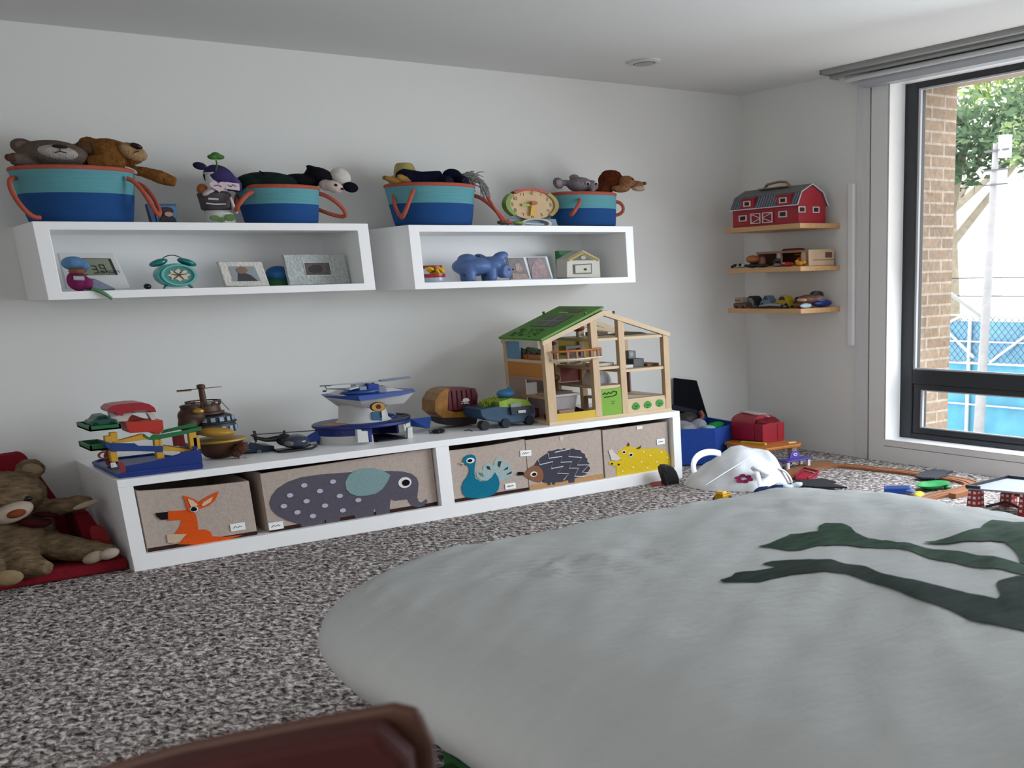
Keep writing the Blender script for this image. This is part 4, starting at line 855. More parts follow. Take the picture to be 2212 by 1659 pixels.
for q in ([(0.8630,0.4470), (0.8860,0.4440), (0.8850,0.4040), (0.8620,0.4050)], [(1.1420,0.4800), (1.1680,0.4820), (1.1650,0.4160), (1.1390,0.4180)], [(1.0190,0.4690), (1.0340,0.4680), (1.0300,0.4440), (1.0160,0.4450)], [(1.0350,0.4680), (1.0440,0.4680), (1.0420,0.4430), (1.0310,0.4440)], [(1.0180,0.4240), (1.0430,0.4220), (1.0420,0.3960), (1.0160,0.3970)], [(0.8760,0.5100), (0.9000,0.5100), (0.8980,0.4760), (0.8740,0.4760)], [(1.1540,0.4630), (1.1770,0.4640), (1.1750,0.4160), (1.1510,0.4170)], [(0.8560,0.5000), (0.8770,0.4990), (0.8750,0.4650), (0.8540,0.4650)]):
    part(t, 'pillar', MB().prism(q, 'y', 4.578 if q[0][0] < 2 else 4.6, 4.615) if False else MB().prism(q, 'y', 4.590, 4.622), YEL, bevel=.002)
def tray(q0, q1, q2, z, h, m, name, dy):
    """shallow open tray: front-left q0, front-right q1, depth dy."""
    b = MB(); x0, x1, y0 = q0[0], q1[0], q2
    b.prism([(x0, y0), (x1, y0), (x1, y0 + dy), (x0 - .0, y0 + dy)], 'z', z, z + .006)
    b.box(x0, x1, y0, y0 + .006, z, z + h); b.box(x0, x1, y0 + dy - .006, y0 + dy, z, z + h); b.box(x0, x0 + .006, y0, y0 + dy, z, z + h); b.box(x1 - .006, x1, y0, y0 + dy, z, z + h)
    return part(t, name, b, m)
a0 = (0.817, 4.620, 0.521); a1 = (0.921, 4.620, 0.520)
tray(a0, a1, 4.62, a0[2] - .002, .018, GRN, 'upper_deck', .22)
a0 = (0.809, 4.630, 0.449); a1 = (0.877, 4.630, 0.451)
tray(a0, a1, 4.63, a0[2] - .002, .020, GRN, 'middle_deck', .20)
part(t, 'green_ramp', MB().prism([(1.0200,0.4880), (1.0460,0.4850), (1.1210,0.4900), (1.1930,0.5000), (1.1930,0.4870), (1.1370,0.4780), (1.0580,0.4700), (1.0160,0.4670), (1.0020,0.4700), (0.9850,0.4860), (0.9880,0.4950), (1.0060,0.4770)], 'y', 4.598, 4.606).hull([(1.066, 4.700, 0.459), (1.194, 4.700, 0.477), (1.194, 4.610, 0.496), (1.035, 4.610, 0.478), (1.065, 4.700, 0.458), (1.193, 4.700, 0.474), (1.193, 4.610, 0.492), (1.035, 4.610, 0.474)]).prism([(1.0710,0.4770), (1.0820,0.4900), (1.1550,0.5000), (1.1990,0.5070), (1.2030,0.4920), (1.1490,0.4860)], 'y', 4.70, 4.706), GRN, 'green sloping deck')
part(t, 'blue_beam', MB().prism([(0.8710,0.4740), (0.9490,0.4640), (0.9610,0.4530), (1.0430,0.4430), (1.0400,0.4220), (0.9500,0.4350), (0.8680,0.4440)], 'y', 4.584, 4.596).prism([(0.8540,0.4820), (0.8720,0.4740), (0.8690,0.4450), (0.8530,0.4620)], 'y', 4.584, 4.66), P('1b3a78', .45))
part(t, 'yellow_ramp', MB().hull([(0.875, 4.600, 0.474), (0.981, 4.600, 0.492), (1.000, 4.600, 0.472), (0.889, 4.600, 0.469), (0.891, 4.680, 0.470), (0.999, 4.680, 0.488), (1.018, 4.680, 0.468), (0.906, 4.680, 0.465)]), YEL)
part(t, 'yellow_ramp', MB().hull([(1.046, 4.600, 0.442), (1.147, 4.600, 0.415), (1.123, 4.600, 0.410), (1.046, 4.600, 0.423), (1.070, 4.700, 0.436), (1.173, 4.700, 0.407), (1.148, 4.700, 0.403), (1.070, 4.700, 0.416)]), YEL)
part(t, 'red_tower', MB().prism([(0.9470,0.5360), (1.0760,0.5310), (1.0740,0.4990), (1.0670,0.4900), (1.0550,0.4800), (1.0360,0.4820), (1.0350,0.4910), (0.9560,0.4950), (0.9530,0.5030), (0.9480,0.5100)], 'y', 4.66, 4.78), RED, 'red tower block', bevel=.002)
part(t, 'red_shutter', MB().prism([(1.1000,0.4680), (1.1410,0.4690), (1.1400,0.4250), (1.0980,0.4300)], 'y', 4.66, 4.67), P('7d1f24', .45))
part(t, 'helipad_arch', MB().prism([(0.9090,0.5730), (1.0600,0.5610), (1.0600,0.5300), (1.0470,0.5310), (1.0380,0.5560), (1.0220,0.5620), (1.0040,0.5640), (0.9870,0.5610), (0.9730,0.5510), (0.9620,0.5360), (0.9360,0.5370), (0.9080,0.5400)], 'y', 4.70, 4.74), P('c7c3bd', .5), 'white arch')
part(t, 'red_roof', MB().prism([(0.9000,0.5890), (0.9150,0.6000), (0.9440,0.6030), (0.9870,0.6040), (1.0180,0.6020), (1.0430,0.5940), (1.0580,0.5800), (1.0620,0.5660), (1.0600,0.5620), (1.0240,0.5710), (0.9900,0.5730), (0.9490,0.5670), (0.9450,0.5600), (0.9280,0.5630), (0.9230,0.5750), (0.9050,0.5750), (0.9000,0.5810)], 'y', 4.67, 4.80), P('9c2330', .35), 'dark red roof', bevel=.003)
part(t, 'red_mound', MB().prism([(0.9670,0.5300), (0.9860,0.5560), (1.0050,0.5490), (1.0210,0.5400), (1.0600,0.5260), (0.9720,0.5280)], 'y', 4.74, 4.76), P('a8443a', .45))
part(t, 'entrance_sign', MB().prism([(0.8510,0.4060), (0.8670,0.4070), (0.8720,0.3900), (0.8510,0.3890)], 'y', 4.556, 4.56).prism([(0.8570,0.4020), (0.8640,0.4020), (0.8650,0.3960), (0.8580,0.3950)], 'y', 4.554, 4.5555), P('d5cfd0', .5), 'white square sign')
part(t, 'entrance_post', MB().prism([(0.8790,0.4050), (0.8920,0.4040), (0.8970,0.3810), (0.8930,0.3580), (0.8800,0.3590), (0.8800,0.3830)], 'y', 4.557, 4.562), P('8c2c2c', .45))
part(t, 'lift_wheel', MB().ringdisc([(0.8670,0.4160)][0], .022, .014, .3, 'y', 4.72, 4.73, 16), P('a3441f', .5))

def car(name, label, cat, x0, x1, yc, w, z, h, m, cabin=None, wheels=True, glass='20262c'):
    """small toy car lying along x: rounded body with wheels, windows and cabin."""
    L_ = x1 - x0; g = None
    t = thing(name, label, cat, ((x0 + x1) / 2, yc, z))
    prof = [(x0, z + .22 * h), (x0 + .02 * L_, z + .5 * h), (x0 + .16 * L_, z + .6 * h), (x0 + .32 * L_, z + .96 * h), (x0 + .62 * L_, z + h), (x0 + .8 * L_, z + .62 * h), (x0 + .96 * L_, z + .5 * h), (x1, z + .24 * h), (x1 - .03 * L_, z + .14 * h), (x0 + .03 * L_, z + .14 * h)]
    part(t, 'body', MB().prism(prof, 'y', yc - w / 2, yc + w / 2), m, bevel=min(.006, .18 * h))
    part(t, 'window', MB().prism([(x0 + .26 * L_, z + .62 * h), (x0 + .36 * L_, z + .88 * h), (x0 + .6 * L_, z + .9 * h), (x0 + .72 * L_, z + .62 * h)], 'y', yc - w / 2 - .001, yc + w / 2 + .001), P(glass, .15))
    for fx in (.2, .78):
        for s in (-1, 1):
            part(t, 'wheel', MB().cyl((x0 + fx * L_, yc + s * (w / 2 + .002), z + .2 * h), (x0 + fx * L_, yc + s * (w / 2 - .012), z + .2 * h), .21 * h if .21 * h > .004 else .004), P('1c1c1f', .7), smooth=True)
    return t
q0, q1 = (0.833, 4.700, 0.532), (0.933, 4.700, 0.521)
car('toy_car', 'dark green toy car parked on the top deck of the toy garage', 'toy car', q0[0], q1[0] - .005, 4.73, .10, a0[2] * 0 + (0.817, 4.620, 0.521)[2] + .0055, .042, P('1d5548', .4))
t = thing('toy_figure', 'small orange and brown figure standing in the lower level of the garage', 'toy figure', (.905, 4.86, BT + .012))
part(t, 'body', MB().tube([(.90, 4.86, BT + .013), (.902, 4.86, BT + .05), (.912, 4.85, BT + .075)], [.008, .014, .010], 10).tube([(.905, 4.86, BT + .045), (.94, 4.85, BT + .035)], .006, 8).tube([(.93, 4.86, BT + .013), (.925, 4.86, BT + .045), (.905, 4.86, BT + .055)], .007, 8), P('7d3a1e', .5), remesh=.004)
part(t, 'head', MB().ell((.893, 4.855, BT + .080), (.016, .014, .011)), P('9a7a6a', .5), smooth=True)

# pirate ship
t = thing('toy_pirate_ship', 'brown toy pirate ship with a mast and a blue checked gun turret', 'toy ship', (1.29, 4.80, BT))
BRN = P('4a2c1a', .5)
hc = (1.300, 4.80)
part(t, 'hull', MB().lathe([(.035, 0), (.058, .008), (.078, .035), (.094, .062), (.096, .068)], (*hc, BT1), 1.0, .95, 28), BRN, bevel=0, smooth=True)
part(t, 'hull_rail', MB().lathe([(.100, .066), (.107, .070), (.106, .076), (.090, .078)], (*hc, BT1), 1.0, .95, 28), P('b08a2c', .45), 'yellow rail round the hull', smooth=True)
part(t, 'rock_figurehead', MB().ell((1.355, 4.71, BT + .038), (.035, .03, .022), (0, -.5, 0), 9, 6).ell((1.335, 4.705, BT + .022), (.022, .02, .016), None, 8, 6), mat('brown_rock', '4a2616', .8, .3, 40, .8, 40))
part(t, 'golden_bow', MB().ell((1.275, 4.72, BT + .112), (.072, .045, .020), (0, .1, 0)), P('a57c26', .4), 'golden yellow bow', smooth=True)
part(t, 'turret', MB().lathe([(.072, .10), (.084, .104), (.086, .135), (.080, .142), (.074, .170), (.060, .176)], (1.290, 4.81, BT1), 1.05, .9, 28), P('2b2a33', .5), 'dark turret', smooth=True)
for i in range(9):
    a = radians(-165 + i * 22)
    for z, rr in ((.120, .0875), (.158, .081)):
        part(t, 'turret_panel', MB().obox((1.290 + rr * 1.05 * cos(a), 4.81 + rr * .9 * sin(a), BT + z), (.004, .017, .020 if z < .13 else .016), (0, 0, a)), P('8ea1b8', .35), 'pale blue panel')
part(t, 'deck_ring', MB().lathe([(.084, .140), (.091, .142), (.091, .147), (.084, .149)], (1.290, 4.81, BT1), 1.05, .9, 28), P('18161a', .5), smooth=True)
part(t, 'castle', MB().lathe([(.062, .175), (.074, .180), (.074, .187), (.062, .190), (.060, .212), (.066, .214)], (1.270, 4.81, BT1), 1.0, .9, 24), BRN, smooth=True)
part(t, 'castle_rail', MB().ringdisc((1.270, 4.81), .068, .06, .12, 'z', BT + .226, BT + .231, 28), BRN)
for i in range(10):
    a = 2 * pi * i / 10
    part(t, 'baluster', MB().cyl((1.27 + .064 * cos(a), 4.81 + .057 * sin(a), BT + .213), (1.27 + .064 * cos(a), 4.81 + .057 * sin(a), BT + .227), .004, seg=6), BRN)
part(t, 'mast', MB().tube([(1.272, 4.81, BT + .212), (1.272, 4.81, BT + .278), (1.272, 4.81, BT + .281), (1.272, 4.81, BT + .292), (1.272, 4.81, BT + .296)], [.013, .012, .0165, .0165, .008], 14), BRN, smooth=True)
part(t, 'crossbar', MB().beam((1.180, 4.81, BT + .277), (1.350, 4.81, BT + .280), .004, .003), P('6d5c4c', .5)); part(t, 'crossbar_flag', MB().box(1.180, 1.235, 4.808, 4.812, BT + .272, BT + .280), P('7d7063', .6))
part(t, 'face_figurehead', MB().ell((1.205, 4.76, BT + .180), (.052, .05, .036)).ell((1.185, 4.75, BT + .150), (.038, .045, .032)).ell((1.205, 4.765, BT + .218), (.040, .045, .008)), P('3d2418', .55), 'brown carved figurehead', remesh=.006)
part(t, 'gold_mask', MB().ell((1.222, 4.715, BT + .200), (.022, .014, .012)), mat('old_gold', 'a8893a', .35, metal=.6), 'gold mask', smooth=True)
part(t, 'rope_ring', MB().ringdisc((1.385, BT + .055), .014, .010, .3, 'y', 4.735, 4.742, 16), P('8a8d86', .5))
part(t, 'stay', MB().cyl((1.335, 4.80, BT + .225), (1.362, 4.80, BT + .185), .0015, seg=5), P('3a3532'))
# small odd figure, car and helicopter
solo('shell_piece', 'tiny grey-pink broken toy piece lying in front of the pirate ship', 'toy piece', MB().prism([(1.3430,0.3600), (1.3560,0.3550), (1.3610,0.3470), (1.3690,0.3370), (1.3660,0.3320), (1.3400,0.3350)], 'y', 4.695, 4.72), P('8d7d7b', .5), (1.42, 4.71, BT))
t = thing('toy_car', 'dark blue long-nosed toy car lying beside the black toy helicopter', 'toy car', (1.49, 4.84, BT))
part(t, 'body', MB().prism([(1.3480,0.3630), (1.3550,0.3930), (1.3910,0.3950), (1.4430,0.3890), (1.4770,0.3740), (1.5180,0.3680), (1.5150,0.3380), (1.4640,0.3420), (1.4050,0.3520)], 'y', 4.80, 4.92), P('15283f', .3), bevel=.004)
part(t, 'stripe', MB().tube([(1.352, 4.797, 0.375), (1.382, 4.797, 0.379), (1.416, 4.797, 0.363)], .0012, 5), P('6f8396', .4))
part(t, 'wheel', MB().cyl(((1.451, 4.800, 0.351)[0], 4.815, (1.451, 4.800, 0.351)[2]), ((1.451, 4.800, 0.351)[0], 4.793, (1.451, 4.800, 0.351)[2]), .010), P('5b6571', .4), smooth=True)
part(t, 'wheel', MB().cyl(((1.365, 4.800, 0.363)[0], 4.815, BT + .012), ((1.365, 4.800, 0.363)[0], 4.795, BT + .012), .011), P('14171b', .6), smooth=True)
t = thing('toy_helicopter', 'black toy helicopter with a bubble canopy standing on the bench', 'toy helicopter', (1.60, 4.74, BT))
BLK = P('17181d', .35)
part(t, 'cabin', MB().ell((1.587, 4.740, 0.385), (.058, .055, .028)), mat('smoky_canopy', '2c3446', .1, spec=.6), 'smoky bubble canopy', smooth=True)
part(t, 'engine', MB().ell((1.549, 4.760, 0.394), (.034, .04, .026)).obox((1.561, 4.760, 0.349), (.11, .07, .016)), BLK, remesh=.005)
part(t, 'tail_boom', MB().tube([(1.546, 4.760, 0.402), (1.482, 4.780, 0.399), (1.440, 4.800, 0.412)], [.014, .009, .006], 10), BLK, smooth=True)
part(t, 'tail_fin', MB().prism([(1.4390,0.4400), (1.4510,0.4380), (1.4530,0.4190), (1.4500,0.3940), (1.4430,0.3890), (1.4400,0.4120), (1.4250,0.4220), (1.4410,0.4250)], 'y', 4.797, 4.803), P('30191f', .4), 'dark red tail fin')
part(t, 'rotor_mast', MB().cyl((1.551, 4.760, 0.407), (1.554, 4.760, 0.432), .005), BLK)
part(t, 'rotor_blade', MB().beam((1.424, 4.760, 0.429), (1.681, 4.760, 0.418), .014, .003), BLK)
for dy in (-.035, .035):
    a, b_ = (1.512, 4.740, 0.351), (1.638, 4.740, 0.336)
    part(t, 'skid', MB().tube([(a[0], 4.74 + dy, BT + .006), (b_[0], 4.74 + dy, BT + .006), (b_[0] + .022, 4.74 + dy, BT + .014)], .005, 8), P('2b2326', .4), smooth=True)
part(t, 'seat_detail', MB().ell((1.554, 4.720, 0.383), (.022, .03, .014)), P('6b6460', .5), 'grey seat inside the canopy', smooth=True)

# blue and white rescue tower with a helicopter on top
t = thing('toy_rescue_tower', 'blue and white toy rescue tower on a round base with ramps', 'toy tower', (1.93, 4.86, BT))
WHT = P('c5c6c4', .4); NAV = P('1a2a6a', .4); CBL = P('2a4c98', .4)
bc = (1.930, 4.86)
part(t, 'base_deck', MB().lathe([(.208, .062), (.216, .066), (.216, .076), (.208, .080)], (*bc, BT1), 1.0, .85, 48), NAV, smooth=True)
part(t, 'deck_rail', MB().tube([(bc[0] + .212 * cos(radians(a)), bc[1] + .18 * sin(radians(a)), BT + .086) for a in range(-75, 30, 7)], .005, 6), P('2d2f3a', .4), smooth=True)
def curved(name, a0, a1, z0, z1, r, m, label=None):
    o = [(bc[0] + r * cos(radians(a0 + (a1 - a0) * i / 10)), bc[1] + .85 * r * sin(radians(a0 + (a1 - a0) * i / 10))) for i in range(11)]
    i_ = [(bc[0] + (r - .012) * cos(radians(a0 + (a1 - a0) * i / 10)), bc[1] + .85 * (r - .012) * sin(radians(a0 + (a1 - a0) * i / 10))) for i in range(11)]
    part(t, name, MB().prism(o + i_[::-1], 'z', z0, z1), m, label)
curved('lower_wall', 188, 262, BT1, BT + .036, .210, WHT); curved('upper_wall', 188, 262, BT + .0365, BT + .063, .210, NAV, 'navy band above the wall')
curved('back_wall', 20, 170, BT1, BT + .063, .205, NAV)
part(t, 'door_post', MB().prism([(1.8230,0.4140), (1.8430,0.4130), (1.8420,0.4060), (1.8690,0.4040), (1.8680,0.3560), (1.8190,0.3590)], 'y', 4.655, 4.68), WHT, bevel=.002)
part(t, 'door_jamb', MB().prism([(1.8730,0.4030), (1.8870,0.3990), (1.8850,0.3550), (1.8720,0.3540)], 'y', 4.662, 4.69), NAV)
part(t, 'garage_floor', MB().box(1.92, 2.06, 4.69, 4.95, BT1, BT + .004), P('23222a', .5)); part(t, 'garage_mat', MB().box(1.93, 2.0, 4.70, 4.74, BT + .0042, BT + .006), P('0f0f12', .5))
curved('right_wall', 315, 345, BT1, BT + .060, .210, WHT)
part(t, 'white_gate', MB().prism([(2.0710,0.3920), (2.0860,0.3960), (2.0920,0.3940), (2.0900,0.3440), (2.0650,0.3450)], 'y', 4.70, 4.715), P('c9cec4', .4)); part(t, 'gate_pin', MB().ell((2.054, 4.700, 0.395), (.007, .007, .016)), WHT, smooth=True)
part(t, 'ramp', MB().hull([(1.620, 4.860, 0.353), (1.735, 4.840, 0.415), (1.720, 4.820, 0.365), (1.630, 4.860, 0.365), (1.770, 4.940, 0.401), (1.748, 4.900, 0.354)]), CBL, 'blue ramp on the left')
part(t, 'ramp', MB().hull([(2.157, 4.860, 0.411), (2.260, 4.860, 0.409), (2.259, 4.860, 0.398), (2.158, 4.860, 0.377), (2.219, 4.800, 0.365), (2.202, 4.960, 0.396), (2.298, 4.950, 0.400)]), CBL, 'blue ramp on the right')
part(t, 'orange_pad', MB().disc((1.795, 4.82), .062, .045, 'z', BT + .0775, BT + .083, 24), P('a06a48', .5), 'tan landing pad')
part(t, 'column', MB().lathe([(.122, .080), (.118, .084), (.108, .092), (.100, .148), (.102, .158)], (1.935, 4.85, BT1), 1.0, .9, 36), WHT, smooth=True)
wq = [(1.9360,0.4670), (1.9420,0.4720), (1.9730,0.4690), (1.9800,0.4610), (1.9770,0.4320), (1.9660,0.4230), (1.9540,0.4230), (1.9390,0.4300), (1.9320,0.4390)]
part(t, 'window', MB().prism(wq, 'y', 4.748, 4.77), P('3a6684', .2), 'blue rounded window'); part(t, 'window_bar', MB().box(1.972, 1.978, 4.745, 4.75, BT + .099, BT + .139), P('1f3040', .4))
part(t, 'small_dome', MB().ell((2.055, 4.86, BT + .084), (.036, .035, .016)), NAV, smooth=True)
hull = MB(); 
up_ = [(1.775, 4.84), (1.868, 4.70), (2.120, 4.70), (2.165, 4.82), (2.12, 4.95), (1.80, 4.95)]; lo_ = [(1.835, 4.86), (1.895, 4.74), (2.085, 4.74), (2.10, 4.82), (2.08, 4.93), (1.85, 4.93)]
hull.hull([(x, y, BT + .198) for x, y in up_] + [(x, y, BT + .150) for x, y in lo_])
part(t, 'head_shell', hull, WHT, 'white tapered tower head', bevel=.003)
part(t, 'head_deck', MB().hull([(x * 1.0, y - .003, BT + .1985) for x, y in up_] + [(x + (-.004 if x < 1.9 else .004), y - .004, BT + .203) for x, y in up_] + [(1.868, 4.694, BT + .182), (2.06, 4.694, BT + .190)]), CBL, 'blue deck on the tower head')
part(t, 'roof_block', MB().hull([(1.82, 4.78, BT + .203), (2.11, 4.78, BT + .203), (2.11, 4.93, BT + .203), (1.82, 4.93, BT + .203), (1.86, 4.80, BT + .217), (2.06, 4.80, BT + .218), (2.06, 4.92, BT + .218), (1.86, 4.92, BT + .217)]), WHT)
ec = (1.941, 4.685, 0.498)
em = part(t, 'emblem', MB().disc((ec[0], ec[2]), .034, .0205, 'y', 4.686, 4.698, 28), P('231a14', .4), 'round dark emblem with a gold ring and side wings')
part(em, 'gold_ring', MB().ringdisc((ec[0], ec[2]), .030, .018, .62, 'y', 4.682, 4.688, 28), mat('badge_gold', 'b5823f', .35, metal=.3))
part(em, 'emblem_mark', MB().disc((ec[0] + .001, ec[2] - .003), .010, .0055, 'y', 4.680, 4.687, 12).disc((ec[0] - .009, ec[2] + .005), .0035, .003, 'y', 4.680, 4.687, 8).disc((ec[0] - .002, ec[2] + .008), .0035, .003, 'y', 4.680, 4.687, 8).disc((ec[0] + .006, ec[2] + .007), .0035, .003, 'y', 4.680, 4.687, 8), P('33231a', .4))
part(em, 'wing', MB().prism([(ec[0] - .033, ec[2] + .004), (ec[0] - .053, ec[2]), (ec[0] - .033, ec[2] - .004)], 'y', 4.688, 4.694), P('8c5f2e', .4)); part(em, 'wing', MB().prism([(ec[0] + .033, ec[2] + .005), (ec[0] + .047, ec[2] + .005), (ec[0] + .033, ec[2] - .002)], 'y', 4.688, 4.694), P('8c5f2e', .4))
t = thing('toy_helicopter', 'blue toy helicopter with a long grey rotor parked on the rescue tower', 'toy helicopter', (1.94, 4.85, BT + .2185))
part(t, 'fuselage', MB().ell((1.909, 4.800, 0.557), (.085, .05, .013)).obox((1.941, 4.800, 0.558), (.10, .07, .022)), P('1d3f7d', .4), remesh=.005)
part(t, 'keel', MB().ell((1.906, 4.790, 0.544), (.038, .04, .008)), P('15506a', .4), 'teal keel', smooth=True)
part(t, 'landing_gear', MB().box(1.90, 1.98, 4.80, 4.86, BT + .2185, BT + .245), P('a9adb5', .4))
part(t, 'cockpit', MB().obox((1.967, 4.800, 0.576), (.052, .06, .026), (0, .1, 0)), P('20398c', .3), bevel=.004)
part(t, 'screen', MB().obox((1.879, 4.790, 0.578), (.042, .05, .006), (0, -.15, 0)), P('c3c8d2', .3)); part(t, 'screen', MB().obox((1.918, 4.790, 0.575), (.03, .05, .014)), P('8794a5', .3))
part(t, 'engine', MB().obox((2.009, 4.800, 0.556), (.036, .05, .040)), mat('scuffed_grey', '7d7f8a', .5, .3, 40), bevel=.003)
part(t, 'tail_boom', MB().tube([(1.906, 4.840, 0.565), (1.853, 4.860, 0.572), (1.797, 4.880, 0.576)], [.010, .004, .0025], 8), mat('pale_plastic', 'a2a7ac', .3), smooth=True)
part(t, 'tail_rotor', MB().beam((1.773, 4.880, 0.590), (1.819, 4.880, 0.588), .006, .004), P('3c4650', .4)); part(t, 'tail_rotor', MB().ell((1.790, 4.880, 0.567), (.010, .006, .004)).beam((1.795, 4.880, 0.588), (1.801, 4.880, 0.572), .004, .003), P('3c4650', .4))
part(t, 'rotor_blade', MB().beam((1.794, 4.800, 0.596), (2.009, 4.800, 0.595), .022, .004), mat('pale_blade', '9ba5ad', .3))
part(t, 'rotor_blade', MB().beam((2.010, 4.800, 0.597), (2.149, 4.800, 0.602), .026, .009), mat('grey_blade', '6f7f8c', .3))
part(t, 'rotor_mast', MB().cyl((1.980, 4.800, 0.593), (1.977, 4.800, 0.573), .005), P('2c2f38', .4))
t = thing('toy_pincers', 'small black toy pincers lying on the bench in front of the blue ramp', 'toy piece', (2.235, 4.74, BT))
kx = (2.227, 4.749, 0.347)
part(t, 'grip', MB().ell((kx[0], kx[1], BT + .010), (.018, .03, .010)).ell((kx[0] + .022, kx[1], BT + .010), (.016, .03, .010)), P('141416', .5), smooth=True)
part(t, 'prong', MB().cyl((kx[0] - .005, kx[1], BT + .013), (kx[0] - .038, kx[1], BT + .015), .0025), P('1c1c20', .4)); part(t, 'prong', MB().cyl((kx[0] - .005, kx[1], BT + .007), (kx[0] - .036, kx[1], BT + .006), .0025), P('1c1c20', .4))
solo('black_sliver', 'tiny dark bent sliver on the bench before the jeep', 'toy piece', MB().tube([(2.351, 4.715, 0.349), (2.381, 4.728, 0.349), (2.366, 4.671, 0.349)], .002, 5), P('2b2b2f', .5), (2.370, 4.715, 0.347))
# skull wagon
t = thing('toy_pirate_wagon', 'dark red and gold toy wagon with a white skull, on the bench by the jeep', 'toy wagon', (2.40, 4.92, BT))
GOLD = mat('amber_plastic', '8f5f18', .35, .3, 30)
part(t, 'cargo_drum', MB().prism([(2.3540,0.5150), (2.3720,0.5330), (2.5020,0.5210), (2.5130,0.4900), (2.5010,0.4250), (2.3470,0.4260)], 'y', 4.86, 5.0), P('5e1420', .4), 'dark red ribbed drum', bevel=.006)
for i in range(5):
    a, b_ = (2.370, 4.857, 0.518), (2.360, 4.857, 0.434)
    part(t, 'rib', MB().cyl((a[0] + .008 + i * .025, 4.858, a[2]), (a[0] + .008 + i * .025, 4.858, b_[2]), .004, seg=8), P('4a0f18', .4), smooth=True)
part(t, 'lion_cab', MB().prism([(2.2840,0.4830), (2.3090,0.5140), (2.3350,0.5290), (2.3700,0.5340), (2.3550,0.5100), (2.3430,0.4330), (2.3780,0.4210), (2.4980,0.4150), (2.4960,0.3860), (2.3140,0.3990), (2.2780,0.4330)], 'y', 4.85, 4.99), GOLD, 'amber cab', bevel=.004)
part(t, 'red_back', MB().prism([(2.2940,0.4770), (2.3130,0.4780), (2.3090,0.4140), (2.2890,0.4160)], 'y', 4.88, 4.96), P('6b1a22', .4))
part(t, 'undercarriage', MB().prism([(2.3130,0.4010), (2.5010,0.3910), (2.4890,0.3540), (2.4130,0.3510), (2.3390,0.3630), (2.3130,0.3780)], 'y', 4.86, 4.98), P('30262a', .6), bevel=.004)
sk = (2.439, 4.852, 0.463)
s_ = part(t, 'skull_emblem', MB().disc((sk[0] + .002, sk[2] + .007), .017, .0105, 'y', 4.850, 4.8575, 16).box(sk[0] - .008, sk[0] + .012, 4.850, 4.8575, sk[2] - .009, sk[2]), P('cfc9cb', .5), 'white skull and crossbones')
part(s_, 'crossed_bones', MB().beam((sk[0] - .022, 4.856, sk[2] - .008), (sk[0] + .022, 4.856, sk[2] + .004), .003, .003).beam((sk[0] - .022, 4.856, sk[2] + .003), (sk[0] + .020, 4.856, sk[2] - .012), .003, .003), P('cfc9cb', .5))
# jeep
t = thing('toy_jeep', 'blue and lime green toy jeep with feathery tufts, left of the doll house', 'toy jeep', (2.55, 4.74, BT))
JB = mat('jeep_blue', '1e3f5a', .45, .2, 30); LIME = mat('lime_plastic', '7f9a2c', .5, .25, 40)
part(t, 'chassis', MB().prism([(2.4110,0.4430), (2.5180,0.4500), (2.5940,0.4400), (2.6920,0.4390), (2.7000,0.3980), (2.6920,0.3710), (2.6260,0.3630), (2.5350,0.3670), (2.4370,0.3910), (2.4140,0.4100)], 'y', 4.66, 4.84), JB, bevel=.005)
part(t, 'bonnet', MB().prism([(2.5090,0.4680), (2.5730,0.4790), (2.6630,0.4650), (2.6830,0.4350), (2.6140,0.4350), (2.5120,0.4430)], 'y', 4.66, 4.82), LIME, 'lime green bonnet', bevel=.004)
part(t, 'windscreen_block', MB().prism([(2.5640,0.4540), (2.6160,0.4580), (2.6230,0.4370), (2.5680,0.4370)], 'y', 4.652, 4.66), P('7f8c84', .3))
part(t, 'bumper', MB().prism([(2.5610,0.4390), (2.6770,0.4370), (2.6870,0.4040), (2.5640,0.4050)], 'y', 4.645, 4.665), P('1b262f', .5)); part(t, 'number_plate', MB().prism([(2.5970,0.4220), (2.6360,0.4210), (2.6360,0.4090), (2.5970,0.4100)], 'y', 4.640, 4.646), P('b9bcb6', .5), 'blank pale plate')
for (px, py_) in ((645, 1030), (845, 1010), (470, 1010)):
    x_ = {645: (2.534, 4.670, 0.376)[0], 845: (2.662, 4.670, 0.374)[0], 470: (2.425, 4.670, 0.398)[0]}[px]
    part(t, 'wheel', MB().cyl((x_, 4.65, BT + .022), (x_, 4.69, BT + .022), .0215, seg=20), P('1a1e24', .7), smooth=True)
part(t, 'blue_rider', MB().ell((2.592, 4.740, 0.495), (.045, .04, .022)).tube([(2.614, 4.740, 0.511), (2.620, 4.740, 0.527)], [.012, .006], 8), P('3a72a0', .5), 'pale blue rider', remesh=.005)
b = MB(); rnd = random.Random(8); g0 = (2.500, 4.740, 0.456)
for i in range(120):
    p = Vector((g0[0] + rnd.uniform(-.045, .045), 4.74 + rnd.uniform(-.04, .04), g0[2] + rnd.uniform(-.045, .012))); d = Vector((rnd.uniform(-.02, .02), rnd.uniform(-.02, .01), rnd.uniform(.005, .03)))
    b.tube([p, p + d], [.004, .001], 4)
part(t, 'feathery_tuft', b, P('7f8f22', .8), 'yellow-green tuft')
part(t, 'tuft_core', MB().ell((g0[0], 4.75, g0[2] - .02), (.045, .04, .03)), P('5f7020', .9), smooth=True)
MB.zmin = None

